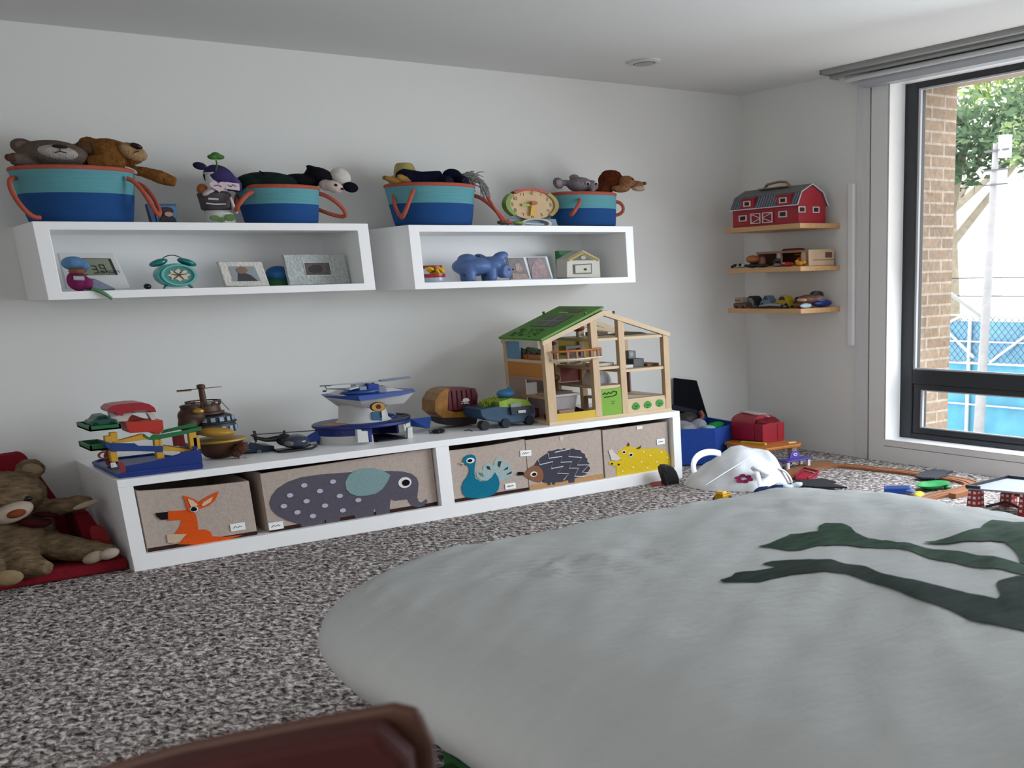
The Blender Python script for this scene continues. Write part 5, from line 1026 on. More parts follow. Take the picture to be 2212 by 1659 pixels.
# ================================================================== DOLL HOUSE
DX0, DX1, DY0, DY1 = 2.712, 3.436, 4.560, 4.945
t = thing('doll_house', 'open wooden doll house with a green gabled roof on the right end of the bench', 'doll house', (3.07, 4.75, BT))
PINE = mat('pale_pine', 'c2a684', .5, .08, 6, stretch=(8, 8, 1.5)); PINE2 = mat('pale_pine_flat', 'c9b290', .5, .08, 6, stretch=(1.5, 8, 8))
part(t, 'floor_panel', MB().box(DX0, DX1, DY0, DY1, BT1, BT + .014), PINE2)
ZE = .737; ZR = .862; XR = 3.054
for x0, x1, y0, zt in ((DX0, DX0 + .046, DY0, ZE), (2.975, 3.012, DY0, .81), (3.133, 3.168, DY0, .81), (DX1 - .034, DX1, DY0, ZE), (DX0, DX0 + .03, DY1 - .03, ZE), (2.98, 3.01, DY1 - .03, .80), (DX1 - .03, DX1, DY1 - .03, ZE), (3.135, 3.165, DY1 - .03, .80)):
    part(t, 'post', MB().box(x0, x1, y0, y0 + .030, BT + .014, zt), PINE, bevel=.0015)
# floors: left half, middle, right half
for x0, x1, z in ((DX0 + .002, 3.0, .640), (2.76, 3.0, .468), (3.0, 3.15, .500), (3.0, 3.15, .590), (3.15, DX1 - .002, .424), (3.15, DX1 - .002, .568), (2.985, DX1 - .002, .724)):
    part(t, 'floor_panel', MB().box(x0, x1, 4.80 if z == .468 else DY0 + .006, DY1 - .031, z - .010, z + .003), PINE2)
# gables and roof
for y0 in (DY0 - .004, DY1 - .026):
    g = MB(); g.prism([(DX0 - .006, ZE - .004), (XR, ZR - .006), (DX1 + .008, ZE - .004), (DX1 + .008, ZE - .024), (XR, ZR - .030), (DX0 - .006, ZE - .024)], 'y', y0, y0 + .030)
    part(t, 'gable_beam', g, PINE2)
part(t, 'attic_tie', MB().beam((2.985, 4.90, .81), (3.36, 4.90, .735), .02, .014), PINE2)
n_ = Vector((-(ZR - ZE), 0, XR - DX0)).normalized()
def roofpt(u, v, h=0.0):
    """u: 0 eave .. 1 ridge on the left slope; v: 0 front .. 1 back; h above the slope."""
    return Vector((DX0 - .012 + (XR - DX0 + .012) * u, DY0 - .008 + (DY1 + .016 - DY0) * v, ZE - .003 + (ZR - ZE + .006) * u)) + n_ * h
def slab(us, h0, h1):
    return MB().hull([roofpt(u, v, h) for u, v in us for h in (h0, h1)])
GROOF = mat('green_board', '4f8a22', .5, .1, 12)
roof = part(t, 'roof_panel', slab([(0, 0), (1, 0), (1, 1), (0, 1)], 0, .010), GROOF, 'leaf-green roof board')
sp = part(roof, 'solar_panel', slab([(.36, .24), (.70, .24), (.70, .76), (.36, .76)], .010, .012), P('16211d', .3), 'dark solar panel print')
part(sp, 'grid_line', slab([(.525, .24), (.533, .24), (.533, .76), (.525, .76)], .012, .0125), P('9fae9f', .4)); part(sp, 'grid_line', slab([(.36, .495), (.70, .495), (.70, .507), (.36, .507)], .012, .0125), P('9fae9f', .4))
part(roof, 'skylight', slab([(.80, .28), (.90, .24), (.92, .55), (.88, .68), (.80, .66)], .010, .0115), P('4f4a26', .4), 'brown skylight')
part(roof, 'skylight_edge', slab([(.79, .5), (.80, .5), (.80, .7), (.79, .7)], .010, .012), P('cfd6c4', .4))
b = MB(); rnd = random.Random(4)
for i in range(70):
    u, v = rnd.uniform(.06, .27), rnd.uniform(.2, .8); a = rnd.uniform(0, pi)
    p = roofpt(u, v, .0105); q = roofpt(u + .03 * cos(a), v + .07 * sin(a), .0105)
    b.tube([p, p.lerp(q, .5), q], [.0008, .0032, .0008], 5)
part(roof, 'leaf_print', b, P('2f6416', .6), 'darker leaf pattern along the eave')
for u, v in ((.74, .98), (.74, .04)):
    part(roof, 'roof_peg', MB().cyl(roofpt(u, v, .008), roofpt(u, v, .022), .007), P('4c7a26', .5))
part(t, 'ridge_board', MB().beam((XR + .02, DY0, ZR - .012), (XR + .02, DY1, ZR - .012), .05, .008), PINE2)
part(t, 'right_peg', MB().cyl((3.14, 4.60, .835), (3.14, 4.60, .85), .006), P('5c4a36', .5))
# walls
part(t, 'side_panel', MB().box(DX0 + .004, DX0 + .010, DY0 + .03, DY1 - .03, .566, .630), P('b9762a', .5), 'orange side panel')
part(t, 'side_panel', MB().box(DX0 + .004, DX0 + .010, 4.79, DY1 - .03, .643, ZE - .012), P('5c88a6', .5), 'pale blue side panel')
part(t, 'side_rail', MB().box(DX0 + .001, DX0 + .014, DY0 + .03, DY1 - .03, .631, .6425), PINE2); part(t, 'side_rail', MB().box(DX0 + .001, DX0 + .014, DY0 + .03, DY1 - .03, .553, .5655), mat('reddish_pine', 'a97f66', .5, .1, 8))
part(t, 'side_rail', MB().box(DX0 + .001, DX0 + .014, DY0 + .03, DY1 - .03, .466, .479), mat('reddish_pine', 'a97f66', .5, .1, 8))
M_side = mat('pinkish_board', '9c8378', .6, .06, 10)
part(t, 'side_panel', MB().box(DX0 + .004, DX0 + .010, DY0 + .20, DY1 - .03, BT + .014, .553), M_side, 'pinkish lower side panel')
part(t, 'back_panel', MB().box(DX0 + .03, 2.98, DY1 - .012, DY1 - .004, BT + .014, .630), mat('mauve_board', '8d7771', .6, .05, 10), 'mauve back wall')
part(t, 'back_panel', MB().box(DX0 + .03, 2.90, DY1 - .012, DY1 - .004, .643, .74), mat('grey_board', 'a9a49c', .6, .05, 10), 'grey back wall')
part(t, 'back_panel', MB().box(3.01, 3.20, DY1 - .012, DY1 - .004, .593, .712), P('b3a02c', .5), 'yellow back wall')
part(t, 'back_panel', MB().box(3.01, 3.20, DY1 - .012, DY1 - .004, .503, .580), P('8d3634', .5), 'red back wall')
part(t, 'inner_post', MB().box(DX1 - .05, DX1 - .042, 4.85, 4.90, BT + .014, .56), P('7d5048', .5), 'dark red inner post')
part(t, 'front_board', MB().box(DX0 + .046, 2.976, DY0 + .002, DY0 + .010, BT + .014, .395), P('c9a628', .45), 'yellow front board')
dr = part(t, 'door', MB().box(3.012, 3.133, DY0 + .003, DY0 + .010, BT + .014, .489), P('6f9f20', .45), 'lime green door')
for q in ([(3.022, .462), (3.034, .470), (3.046, .462), (3.056, .471), (3.070, .464), (3.085, .474), (3.105, .470), (3.102, .458), (3.09, .452), (3.06, .450), (3.03, .449)],):
    part(dr, 'letterbox_print', MB().tube([(x, DY0 + .002, z) for x, z in q], .003, 6), P('2c4a14', .5), 'dark green scroll print')
part(dr, 'handle_print', MB().beam((3.068, DY0 + .002, .424), (3.09, DY0 + .002, .427), .002, .003).beam((3.072, DY0 + .002, .414), (3.088, DY0 + .002, .417), .002, .003), P('3c5a18', .5))
fb = part(t, 'front_board', MB().box(3.168, DX1 - .034, DY0 + .003, DY0 + .010, BT + .014, .414), PINE2, 'pale front board with three green trees')
for i, x in enumerate((3.215, 3.288, 3.362)):
    r_ = .024
    pr = [(x + r_ * cos(a) * (1 - (.25 if i < 2 else 0) * max(0, sin(a))), .3875 + i * .001 + .019 * sin(a) * (1.08 if sin(a) > 0 else .85)) for a in [2 * pi * k / 20 for k in range(20)]]
    tr_ = part(fb, 'tree_print', MB().prism(pr, 'y', DY0, DY0 + .003), P('2f8a2a', .5), 'green painted tree')
    part(fb, 'tree_shade', MB().tube([(x - .008, DY0 - .0005, .392), (x + .002, DY0 - .0005, .386), (x + .010, DY0 - .0005, .391)], .002, 5).tube([(x - .010, DY0 - .0005, .380), (x, DY0 - .0005, .376)], .002, 5), P('1d5c1e', .5))
# balcony
bl = [(2.742 + .275 * i / 12, DY0 - .012 - .040 * sin(pi * (i / 12) ** .8)) for i in range(13)]
part(t, 'balcony_floor', MB().prism(bl + [(3.017, DY0 + .01), (2.742, DY0 + .01)], 'z', .641, .6475), P('cbbda8', .5), 'pale curved balcony floor')
part(t, 'balcony_rail', MB().tube([(x, y, .682) for x, y in bl], .0055, 8), P('a9622e', .5), 'orange curved handrail', smooth=True)
for i in (1, 3, 5, 7, 9, 11, 12):
    part(t, 'baluster', MB().box(bl[i][0] - .005, bl[i][0] + .005, bl[i][1] - .003, bl[i][1] + .004, .6475, .680), P('8d6040', .5))
# ---- doll furniture, each its own thing
def bx(name, label, cat, x0, x1, y0, y1, z0, z1, m, bev=.002, group=None):
    return solo(name, label, cat, MB().box(x0, x1, y0, y1, z0, z1), m, ((x0 + x1) / 2, (y0 + y1) / 2, z0), group, bevel=bev)
for i, (y0, lb) in enumerate(((4.64, 'orange planter box nearer the front post on the upper left floor of the doll house'), (4.76, 'orange planter box farther back on the upper left floor of the doll house'))):
    k = thing('doll_planter', lb, 'planter', (2.75, y0 + .05, .643))
    part(k, 'box', MB().box(2.735, 2.79, y0, y0 + .11, .6435, .666), P('a8602e', .5), bevel=.002)
    b = MB(); rnd = random.Random(i)
    for j in range(9): b.ell((2.762 + rnd.uniform(-.02, .02), y0 + rnd.uniform(.02, .09), .676 + rnd.uniform(-.005, .012)), (.016, .02, .010), None, 8, 6)
    part(k, 'plants', b, mat('grey_plant', '55604f', .8, .4, 50), 'grey-green plants', smooth=True)
k = thing('doll_lamp', 'tiny dark figure lamp behind the balcony of the doll house', 'lamp', (2.78, 4.60, .6435))
part(k, 'stem', MB().tube([(2.783, 4.60, .6435), (2.785, 4.60, .68), (2.782, 4.60, .71)], [.008, .006, .009], 8), P('3d2a20', .5), smooth=True)
part(k, 'hat', MB().ell((2.785, 4.60, .717), (.018, .02, .007)), P('2d2018', .5), smooth=True)
k = thing('doll_table_lamp', 'doll lamp with an orange-brown mushroom shade in the attic', 'lamp', (3.06, 4.80, .727))
part(k, 'base', MB().lathe([(.014, 0), (.014, .006), (.006, .010), (.006, .03)], (3.06, 4.80, .7275), 1, 1, 16), P('c2b6a6', .5), smooth=True)
part(k, 'lamp_shade', MB().ell((3.057, 4.80, .770), (.034, .035, .017)), P('7d4526', .5), smooth=True)
k = thing('doll_bench', 'brown doll bench in the attic behind the middle post', 'bench', (3.20, 4.83, .727))
part(k, 'seat', MB().box(3.15, 3.235, 4.80, 4.88, .7275, .745), P('5c4630', .5), bevel=.002); part(k, 'cushion', MB().box(3.185, 3.215, 4.81, 4.86, .7455, .75), P('a58a68', .6))
solo('doll_rug', 'dark olive strip lying on the attic floor of the doll house', 'rug', MB().hull([(3.22, 4.70, .7275), (3.41, 4.70, .7275), (3.41, 4.86, .7275), (3.24, 4.86, .7275), (3.24, 4.72, .733), (3.38, 4.72, .737), (3.38, 4.84, .737)]), P('4c4128', .7), (3.32, 4.78, .7275))
k = thing('doll_doorway', 'grey doll doorway with a mauve door against the yellow wall', 'door', (3.10, 4.90, .594))
part(k, 'frame', MB().prism([(3.04, .594), (3.052, .594), (3.052, .668), (3.125, .668), (3.125, .594), (3.137, .594), (3.137, .682), (3.04, .682)], 'y', 4.895, 4.915), P('8f8f8a', .5)); part(k, 'leaf', MB().box(3.053, 3.10, 4.90, 4.91, .594, .667), P('6d5458', .5))
k = thing('doll_shower', 'tall grey doll wash unit standing on the upper right floor', 'doll furniture', (3.30, 4.70, .571))
part(k, 'tower', MB().box(3.285, 3.33, 4.70, 4.76, .5715, .648), P('8d9092', .4), bevel=.002); part(k, 'cabinet', MB().box(3.27, 3.335, 4.64, 4.699, .5715, .612), P('4f5153', .5), bevel=.002); part(k, 'mirror', MB().box(3.293, 3.312, 4.698, 4.6995, .622, .640), P('b9bdbf', .2))
bx('doll_bathtub', 'white low doll bathtub at the left of the upper right floor', 'bathtub', 3.178, 3.255, 4.62, 4.72, .5715, .588, P('c3c3c0', .3), .004)
bx('doll_bed', 'brown doll bed frame lying at the right of the upper right floor', 'bed', 3.34, 3.415, 4.62, 4.74, .5715, .585, P('6b4a30', .5), .003)
bx('doll_counter', 'white doll counter on the floor above the red room', 'counter', 3.02, 3.125, 4.60, 4.70, .5935, .608, P('b3afa8', .5), .003)
k = thing('doll_chair', 'round-backed white and grey doll armchair in the red room', 'armchair', (3.07, 4.66, .503))
part(k, 'shell', MB().prism([(3.015 + .055 + .062 * cos(a), .5035 + .068 * sin(a)) for a in [pi * i / 16 for i in range(17)]], 'y', 4.64, 4.72), P('c9c3bf', .4), bevel=.004)
part(k, 'cushion', MB().prism([(3.068 + .040 * cos(a), .510 + .044 * sin(a)) for a in [pi * i / 12 for i in range(13)]], 'y', 4.628, 4.64), P('8d8f96', .5), 'grey cushion')
k = thing('doll_tub', 'translucent white plastic tub hanging in the lower left room of the doll house', 'tub', (2.85, 4.70, BT + .03))
part(k, 'tub', MB().hull([(2.80, 4.64, .466), (2.925, 4.64, .466), (2.925, 4.78, .466), (2.80, 4.78, .466), (2.825, 4.66, .385), (2.905, 4.66, .385), (2.905, 4.76, .385), (2.825, 4.76, .385), (2.81, 4.65, .40), (2.915, 4.65, .40)]), mat('cloudy_plastic', 'a9a3a3', .3, alpha=.85)); part(k, 'tub_rim', MB().box(2.79, 2.935, 4.63, 4.79, .4665, .4755), mat('cloudy_plastic2', 'b9b0ae', .25, alpha=.9))
k = thing('doll_clock', 'small brass-coloured doll clock between the posts of the doll house', 'clock', (2.945, 4.85, .471))
part(k, 'leg', MB().tube([(2.945, 4.85, .4715), (2.945, 4.85, .52)], .006, 8), P('7d5a3a', .4)); part(k, 'face', MB().ell((2.945, 4.85, .535), (.018, .012, .016)), mat('brass', 'a5744c', .3, metal=.5), smooth=True)
solo('doll_duck', 'tiny white toy duck hanging under the balcony of the doll house', 'toy duck', MB().ell((2.955, 4.66, .612), (.018, .02, .008)).ell((2.968, 4.65, .620), (.008, .008, .006)).cyl((2.955, 4.66, .618), (2.955, 4.66, .6295), .002), P('c9c6c2', .4), (2.955, 4.66, .605), smooth=True)
k = thing('doll_sofa', 'red doll sofa with a tan seat on the ground floor of the doll house', 'sofa', (2.82, 4.66, BT + .014))
part(k, 'body', MB().box(2.765, 2.915, 4.60, 4.70, BT + .0145, .385), P('7d2226', .5), bevel=.004); part(k, 'seat', MB().box(2.79, 2.88, 4.598, 4.68, .3855, .405), P('8d6c58', .5), bevel=.004)
k = thing('doll_sofa', 'red doll sofa at the left side of the doll house, behind its corner post', 'sofa', (2.765, 4.86, BT + .014))
part(k, 'body', MB().box(2.725, 2.79, 4.78, 4.90, BT + .0145, .405), P('6b1c22', .5), bevel=.004)
bx('doll_cabinet', 'grey-white doll cabinet seen through the left side of the doll house', 'cabinet', 2.735, 2.80, 4.80, 4.89, .4715, .53, P('8f8880', .5))
solo('doll_sticks', 'dark brown jumble of doll sticks on the ground floor beside the middle post', 'doll furniture', MB().obox((2.94, 4.72, .384), (.07, .10, .006), (.2, -.3, 0)).obox((2.94, 4.72, .372), (.05, .08, .022)), P('3d2e26', .6), (2.94, 4.72, BT + .014))
k = thing('doll_tray', 'grey flat doll tray on the low shelf above the painted trees', 'tray', (3.25, 4.66, .427))
part(k, 'tray', MB().hull([(3.175, 4.60, .4275), (3.36, 4.60, .4275), (3.33, 4.72, .4275), (3.175, 4.72, .4275), (3.18, 4.61, .445), (3.26, 4.61, .440), (3.25, 4.70, .440), (3.18, 4.70, .445)]), P('8d8578', .5))

# ================================================================== TOYS ON THE WOODEN LEDGES
Z1, Z2, Z3 = 1.2505, 1.0345, .8175
t = thing('toy_barn', 'red toy barn with a grey gambrel roof on the uppermost ledge', 'toy barn', (4.36, 4.74, 1.25))
RB = mat('barn_red', '9c1f2c', .5, .08, 12); BXF, BXB, BYF, BYB = 4.252, 4.452, 4.462, 4.995
xm = (BXF + BXB) / 2
prof = [(BXF, Z1), (BXF, 1.347), (BXF + .028, 1.400), (xm, 1.437), (BXB - .028, 1.400), (BXB, 1.347), (BXB, Z1)]
part(t, 'walls', MB().prism(prof, 'y', BYF, BYB), RB)
GR = mat('slate_grey', '6a6c6c', .6, .1, 30)
r = MB()
up = [(BXF + .022, 1.402), (xm, 1.441), (BXB - .022, 1.402), (BXB - .022, 1.408), (xm, 1.447), (BXF + .020, 1.407)]
r.prism(up, 'y', BYF - .004, BYB + .006)
part(t, 'upper_roof', r, GR)
part(t, 'lower_roof', MB().prism([(BXF - .012, 1.340), (BXF - .012, 1.346), (BXF + .020, 1.406), (BXF + .026, 1.402), (BXF - .001, 1.347)], 'y', BYF - .004, BYB + .006), mat('slate_blue', '4f5560', .6, .1, 30), 'ribbed lower roof slope')
part(t, 'lower_roof', MB().prism([(BXB + .020, 1.338), (BXB + .012, 1.346), (BXB - .020, 1.406), (BXB - .026, 1.402), (BXB + .001, 1.345)], 'y', BYF - .004, BYB + .006), mat('slate_blue', '4f5560', .6, .1, 30))
for i in range(26):
    y = BYF + .012 + i * .0205
    if not (4.51 < y < 4.62 or 4.79 < y < 4.91): part(t, 'roof_rib', MB().beam((BXF - .013, y, 1.346), (BXF + .016, y, 1.403), .004, .003), P('8d929c', .6))
edge = P('cfc3c3', .5)
part(t, 'gable_trim', MB().tube([(BXF - .010, BYF - .005, 1.343), (BXF + .020, BYF - .005, 1.405), (xm, BYF - .005, 1.445), (BXB - .020, BYF - .005, 1.405), (BXB + .012, BYF - .005, 1.345), (BXB + .024, BYF - .005, 1.339)], .0035, 6), edge, 'white edge of the gable')
part(t, 'eave_trim', MB().beam((BXF - .013, BYF - .006, 1.341), (BXF - .013, BYB + .014, 1.341), .005, .005), edge, 'white eave line')
def wndw(parent, ax, c, w, h, v):
    if ax == 'x':
        part(t, 'window', MB().box(v - .002, v + .001, c[0] - w / 2, c[0] + w / 2, c[1] - h / 2, c[1] + h / 2), P('2a1216', .5), 'dark window opening')
        part(t, 'window_frame', MB().frame(c[0] - w / 2 - .006, c[0] + w / 2 + .006, c[1] - h / 2 - .004, c[1] + h / 2 + .004, .0075, .005, 'x', v - .006, v), edge)
    else:
        part(t, 'window', MB().box(c[0] - w / 2, c[0] + w / 2, v - .002, v + .001, c[1] - h / 2, c[1] + h / 2), P('2a1216', .5), 'dark window opening')
        part(t, 'window_frame', MB().frame(c[0] - w / 2 - .005, c[0] + w / 2 + .005, c[1] - h / 2 - .004, c[1] + h / 2 + .004, .0055, .0045, 'y', v - .006, v), edge)
for px, py_ in ((478, 676), (1115, 610)):
    c = {478: (4.250, 4.906, 1.297), 1115: (4.250, 4.580, 1.301)}[px]
    wndw(t, 'x', (c[1], c[2]), .052, .023, BXF)
for c in ((4.274, 4.460, 1.318), (4.377, 4.460, 1.318)): wndw(t, 'y', (c[0], c[2]), .038, .022, BYF)
for yy in (4.855, 4.565):
    part(t, 'dormer', MB().prism([(BXF - .012, 1.346), (BXF - .012, 1.388), (BXF - .018, 1.394), (BXF + .03, 1.405), (BXF + .02, 1.350)], 'y', yy - .052, yy + .052), RB, 'red dormer')
    part(t, 'dormer_window', MB().box(BXF - .014, BXF - .011, yy - .022, yy + .022, 1.359, 1.379), P('2a1216', .5)); part(t, 'window_frame', MB().frame(yy - .028, yy + .028, 1.355, 1.383, .0075, .005, 'x', BXF - .018, BXF - .012), edge)
dd = part(t, 'door', MB().box(BXF - .003, BXF, 4.652, 4.846, 1.262, 1.318), P('8a1824', .5), 'double barn door')
for y0, y1 in ((4.660, 4.742), (4.758, 4.838)):
    part(dd, 'door_frame', MB().frame(y0, y1, 1.264, 1.317, .006, .004, 'x', BXF - .007, BXF - .003), edge)
    m0, m1 = (y1, y0) if y0 < 4.70 else (y0, y1)
    part(dd, 'brace', MB().beam((BXF - .005, m0, 1.290), (BXF - .005, m1, 1.315), .003, .0035), edge); part(dd, 'brace', MB().beam((BXF - .005, m0, 1.290), (BXF - .005, m1, 1.266), .003, .0035), edge)
part(t, 'carry_handle', MB().tube([(xm, 4.84, 1.446), (xm, 4.81, 1.468), (xm, 4.72, 1.475), (xm, 4.66, 1.470), (xm, 4.63, 1.447)], .009, 8, flat=.7), P('8f7358', .6), 'tan carrying handle', smooth=True)
part(t, 'handle_base', MB().box(xm - .03, xm + .03, 4.62, 4.86, 1.444, 1.4495), P('9a8a74', .6))
# caravan
t = thing('toy_caravan', 'open-sided wooden toy caravan on the middle ledge', 'toy caravan', (4.40, 4.62, Z2))
WC = mat('caravan_wood', 'c3a68a', .5, .08, 10); CX0, CX1, CY0, CY1 = 4.31, 4.50, 4.445, 4.86
part(t, 'end_wall', MB().frame(CX0, CX1, Z2, 1.118, .0, .0, 'y', CY0, CY0) if False else MB().prism([(CX0, Z2), (CX1, Z2), (CX1, 1.112), (CX1 - .02, 1.120), (CX0, 1.117)], 'y', CY0, CY0 + .012), WC, bevel=.002)
c = (4.457, 4.440, 1.089); part(t, 'window', MB().box(c[0] - .025, c[0] + .025, CY0 - .002, CY0 + .001, c[2] - .014, c[2] + .014), P('5c3e34', .5), 'dark window opening')
part(t, 'end_groove', MB().box(CX0 + .03, CX1, CY0 - .001, CY0 + .001, 1.063, 1.0655), P('4a3328', .6))
part(t, 'roof', MB().box(CX0 - .008, CX1, CY0 + .012, CY1, 1.106, 1.117), mat('caravan_roof', '8d6c56', .5, .08, 10)); part(t, 'floor', MB().box(CX0, CX1, CY0 + .012, CY1, Z2, Z2 + .008), WC); part(t, 'back_wall', MB().box(CX1 - .01, CX1, CY0 + .012, CY1, Z2 + .008, 1.106), mat('caravan_inside', '6b4430', .6, .1, 10))
part(t, 'end_wall', MB().box(CX0, CX1, CY1 - .012, CY1, Z2 + .008, 1.106), mat('caravan_roof', '8d6c56', .5, .08, 10))
for y_ in (4.665, 4.47): part(t, 'corner_post', MB().box(CX0 - .004, CX0 + .012, y_, y_ + .03, Z2 + .008, 1.106), WC)
part(t, 'red_roof_rack', MB().hull([(4.36, 4.60, 1.1175), (4.44, 4.60, 1.1175), (4.44, 4.72, 1.1175), (4.36, 4.72, 1.1175), (4.37, 4.61, 1.130), (4.43, 4.61, 1.130), (4.43, 4.71, 1.130), (4.37, 4.71, 1.130)]), P('7d2a20', .45), 'dark red roof rack', bevel=.002)
def figure(name, label, cat, c, rs, m, extra=None):
    """a small toy animal or figure: an oval body with extra lumps, standing at c on its ledge."""
    b = MB()
    for (dx, dy, dz, rx, ry, rz) in rs: b.ell((c[0] + dx, c[1] + dy, c[2] + dz), (rx, ry, rz), None, 14, 10)
    t = thing(name, label, cat, c)
    part(t, 'body', b, m, remesh=.0035)
    for nm, (dx, dy, dz, rx, ry, rz), mm in extra or ():
        part(t, nm, MB().ell((c[0] + dx, c[1] + dy, c[2] + dz), (rx, ry, rz), None, 12, 8), mm, smooth=True)
    return t
W_ = P('c2bdb6', .6); K_ = P('17181b', .5)
figure('toy_cow', 'small black and white toy cow lying at the far end of the middle ledge', 'toy animal', (4.275, 4.985, Z2), [(0, 0, .013, .02, .045, .0125), (0, -.045, .014, .016, .02, .012)], W_, [('patch', (-.012, .01, .016, .012, .02, .009), K_), ('patch', (-.010, -.03, .018, .012, .014, .008), K_), ('patch', (-.014, .036, .010, .009, .012, .008), K_)])
figure('toy_piece', 'tiny pale toy house-like piece with a dark green bush at the far ledge end', 'toy animal', (4.40, 5.0, Z2), [(0, 0, .022, .02, .024, .022), (.0, .01, .05, .016, .02, .012)], P('8f8b84', .6), [('bush', (-.01, -.04, .024, .02, .024, .014), P('26301c', .7))])
figure('toy_figure', 'orange mushroom-hatted toy figure on the middle ledge beside the caravan', 'toy figure', (4.29, 4.875, Z2), [(0, 0, .012, .016, .028, .012), (0, 0, .024, .012, .02, .008)], P('2a1a14', .6), [('hat', (0, 0, .046, .034, .052, .021), P('a8643f', .5)), ('arm', (.02, -.06, .03, .02, .022, .03), P('8f6350', .5))])
figure('toy_animal', 'black smooth toy animal stretched in front on the middle ledge', 'toy animal', (4.262, 4.81, Z2), [(0, .04, .011, .016, .06, .0105), (0, -.05, .010, .014, .045, .0095)], P('16201f', .4), [('fin', (0, .09, .012, .012, .014, .008), P('1c2a28', .4))])
figure('toy_figure', 'dark navy toy figure in front of the caravan opening', 'toy figure', (4.280, 4.665, Z2), [(0, 0, .014, .02, .032, .014), (.01, .02, .03, .016, .022, .012)], P('1c2233', .4), [('head', (0, -.008, .036, .016, .018, .010), P('3a4458', .4))])
figure('toy_figure', 'tan toy figure inside the left half of the caravan', 'toy figure', (4.37, 4.74, Z2 + .008), [(0, 0, .018, .02, .022, .018)], P('2d2622', .5), [('head', (0, .0, .044, .018, .022, .012), P('8f6a4c', .5))])
figure('toy_robot', 'grey and white toy robot inside the caravan by its middle post', 'toy figure', (4.34, 4.70, Z2 + .008), [(0, 0, .012, .015, .015, .012), (0, 0, .030, .013, .014, .010)], P('80868e', .4), [('head', (0, 0, .046, .011, .012, .008), P('a2a6ad', .4))])
figure('toy_car', 'shiny red toy car lying in front on the middle ledge', 'toy car', (4.258, 4.555, Z2), [(0, 0, .013, .018, .052, .0125)], P('a02420', .25), [('windscreen', (-.010, .02, .018, .010, .016, .005), P('d0867c', .2))])
figure('toy_animal', 'small grey-mauve toy animal next to the red toy car', 'toy animal', (4.256, 4.635, Z2), [(0, 0, .010, .016, .03, .0095)], P('7d7377', .5))
figure('toy_digger', 'orange and yellow toy digger inside the right half of the caravan', 'toy vehicle', (4.36, 4.55, Z2 + .008), [(0, .012, .026, .02, .028, .016), (0, -.012, .046, .018, .020, .016)], P('b8661c', .4), [('cab', (-.012, -.022, .046, .016, .018, .014), P('d69a34', .4)), ('bucket', (0, .03, .054, .018, .03, .004), P('c97a24', .4)), ('base', (0, 0, .008, .02, .035, .008), P('8a3c18', .5))])
figure('toy_duck', 'yellow toy duck at the front corner of the middle ledge', 'toy animal', (4.275, 4.478, Z2), [(0, .006, .014, .018, .024, .0135), (.012, -.014, .020, .014, .016, .011)], P('d18f2c', .4), [('head', (.0, .022, .024, .012, .014, .009), P('d99c38', .4))])
# lowest ledge
def ledge_car(name, label, y0, y1, h, x, m, cab, glass='2a3138'):
    t = thing(name, label, 'toy vehicle', (x, (y0 + y1) / 2, Z3))
    L_ = y1 - y0
    pr = [(y0, Z3 + .3 * h), (y0 + .1 * L_, Z3 + .62 * h), (y0 + .3 * L_, Z3 + .95 * h), (y0 + .6 * L_, Z3 + h), (y0 + .85 * L_, Z3 + .6 * h), (y1, Z3 + .45 * h), (y1, Z3 + .18 * h), (y0, Z3 + .15 * h)]
    part(t, 'body', MB().prism(pr, 'x', x - .02, x + .03), m, bevel=.003)
    part(t, 'cab', MB().prism([(y0 + .26 * L_, Z3 + .66 * h), (y0 + .34 * L_, Z3 + .9 * h), (y0 + .58 * L_, Z3 + .92 * h), (y0 + .72 * L_, Z3 + .64 * h)], 'x', x - .0215, x + .0315), cab)
    for fy in (.2, .8):
        for xx in (x - .022, x + .022):
            part(t, 'wheel', MB().cyl((xx, y0 + fy * L_, Z3 + .2 * h), (xx + .010, y0 + fy * L_, Z3 + .2 * h), .2 * h, seg=12), P('1a1a1c', .7), smooth=True)
    return t
t = thing('toy_truck', 'brown and cream toy truck at the far end of the lowest ledge', 'toy vehicle', (4.27, 4.965, Z3))
part(t, 'chassis', MB().box(4.25, 4.30, 4.905, 5.01, Z3 + .003, Z3 + .028), P('5c4436', .5), bevel=.004); part(t, 'cab', MB().box(4.252, 4.298, 4.935, 5.0, Z3 + .0285, Z3 + .058), P('9a8470', .5), bevel=.005); part(t, 'stripe', MB().box(4.2505, 4.252, 4.945, 4.99, Z3 + .040, Z3 + .046), P('6b4c36', .5))
part(t, 'wheel', MB().cyl((4.247, 4.985, Z3 + .008), (4.26, 4.985, Z3 + .008), .0075), P('1c1a1a', .7)); part(t, 'wheel', MB().cyl((4.247, 4.925, Z3 + .008), (4.26, 4.925, Z3 + .008), .0075), P('1c1a1a', .7))
t = thing('toy_trailer', 'grey arched toy trailer behind the brown truck on the lowest ledge', 'toy vehicle', (4.33, 4.92, Z3))
part(t, 'shell', MB().prism([(4.88 + .0 + .048 + .048 * cos(a), Z3 + .004 + .062 * sin(a)) for a in [pi * i / 14 for i in range(15)]], 'x', 4.31, 4.37), P('2d2e33', .5), bevel=.003); part(t, 'side', MB().prism([(4.93 + .036 * cos(a), Z3 + .008 + .048 * sin(a)) for a in [pi * i / 14 for i in range(15)]], 'x', 4.3065, 4.31), P('8b939b', .4), 'pale grey side')
ledge_car('toy_car', 'pale blue toy car with a dark roof on the lowest ledge', 4.755, 4.845, .068, 4.33, P('5f7d96', .3), P('25323e', .3))
ledge_car('toy_car', 'yellow and black toy car in the middle of the lowest ledge', 4.605, 4.725, .066, 4.33, P('b09a1e', .35), P('1d1a10', .4))
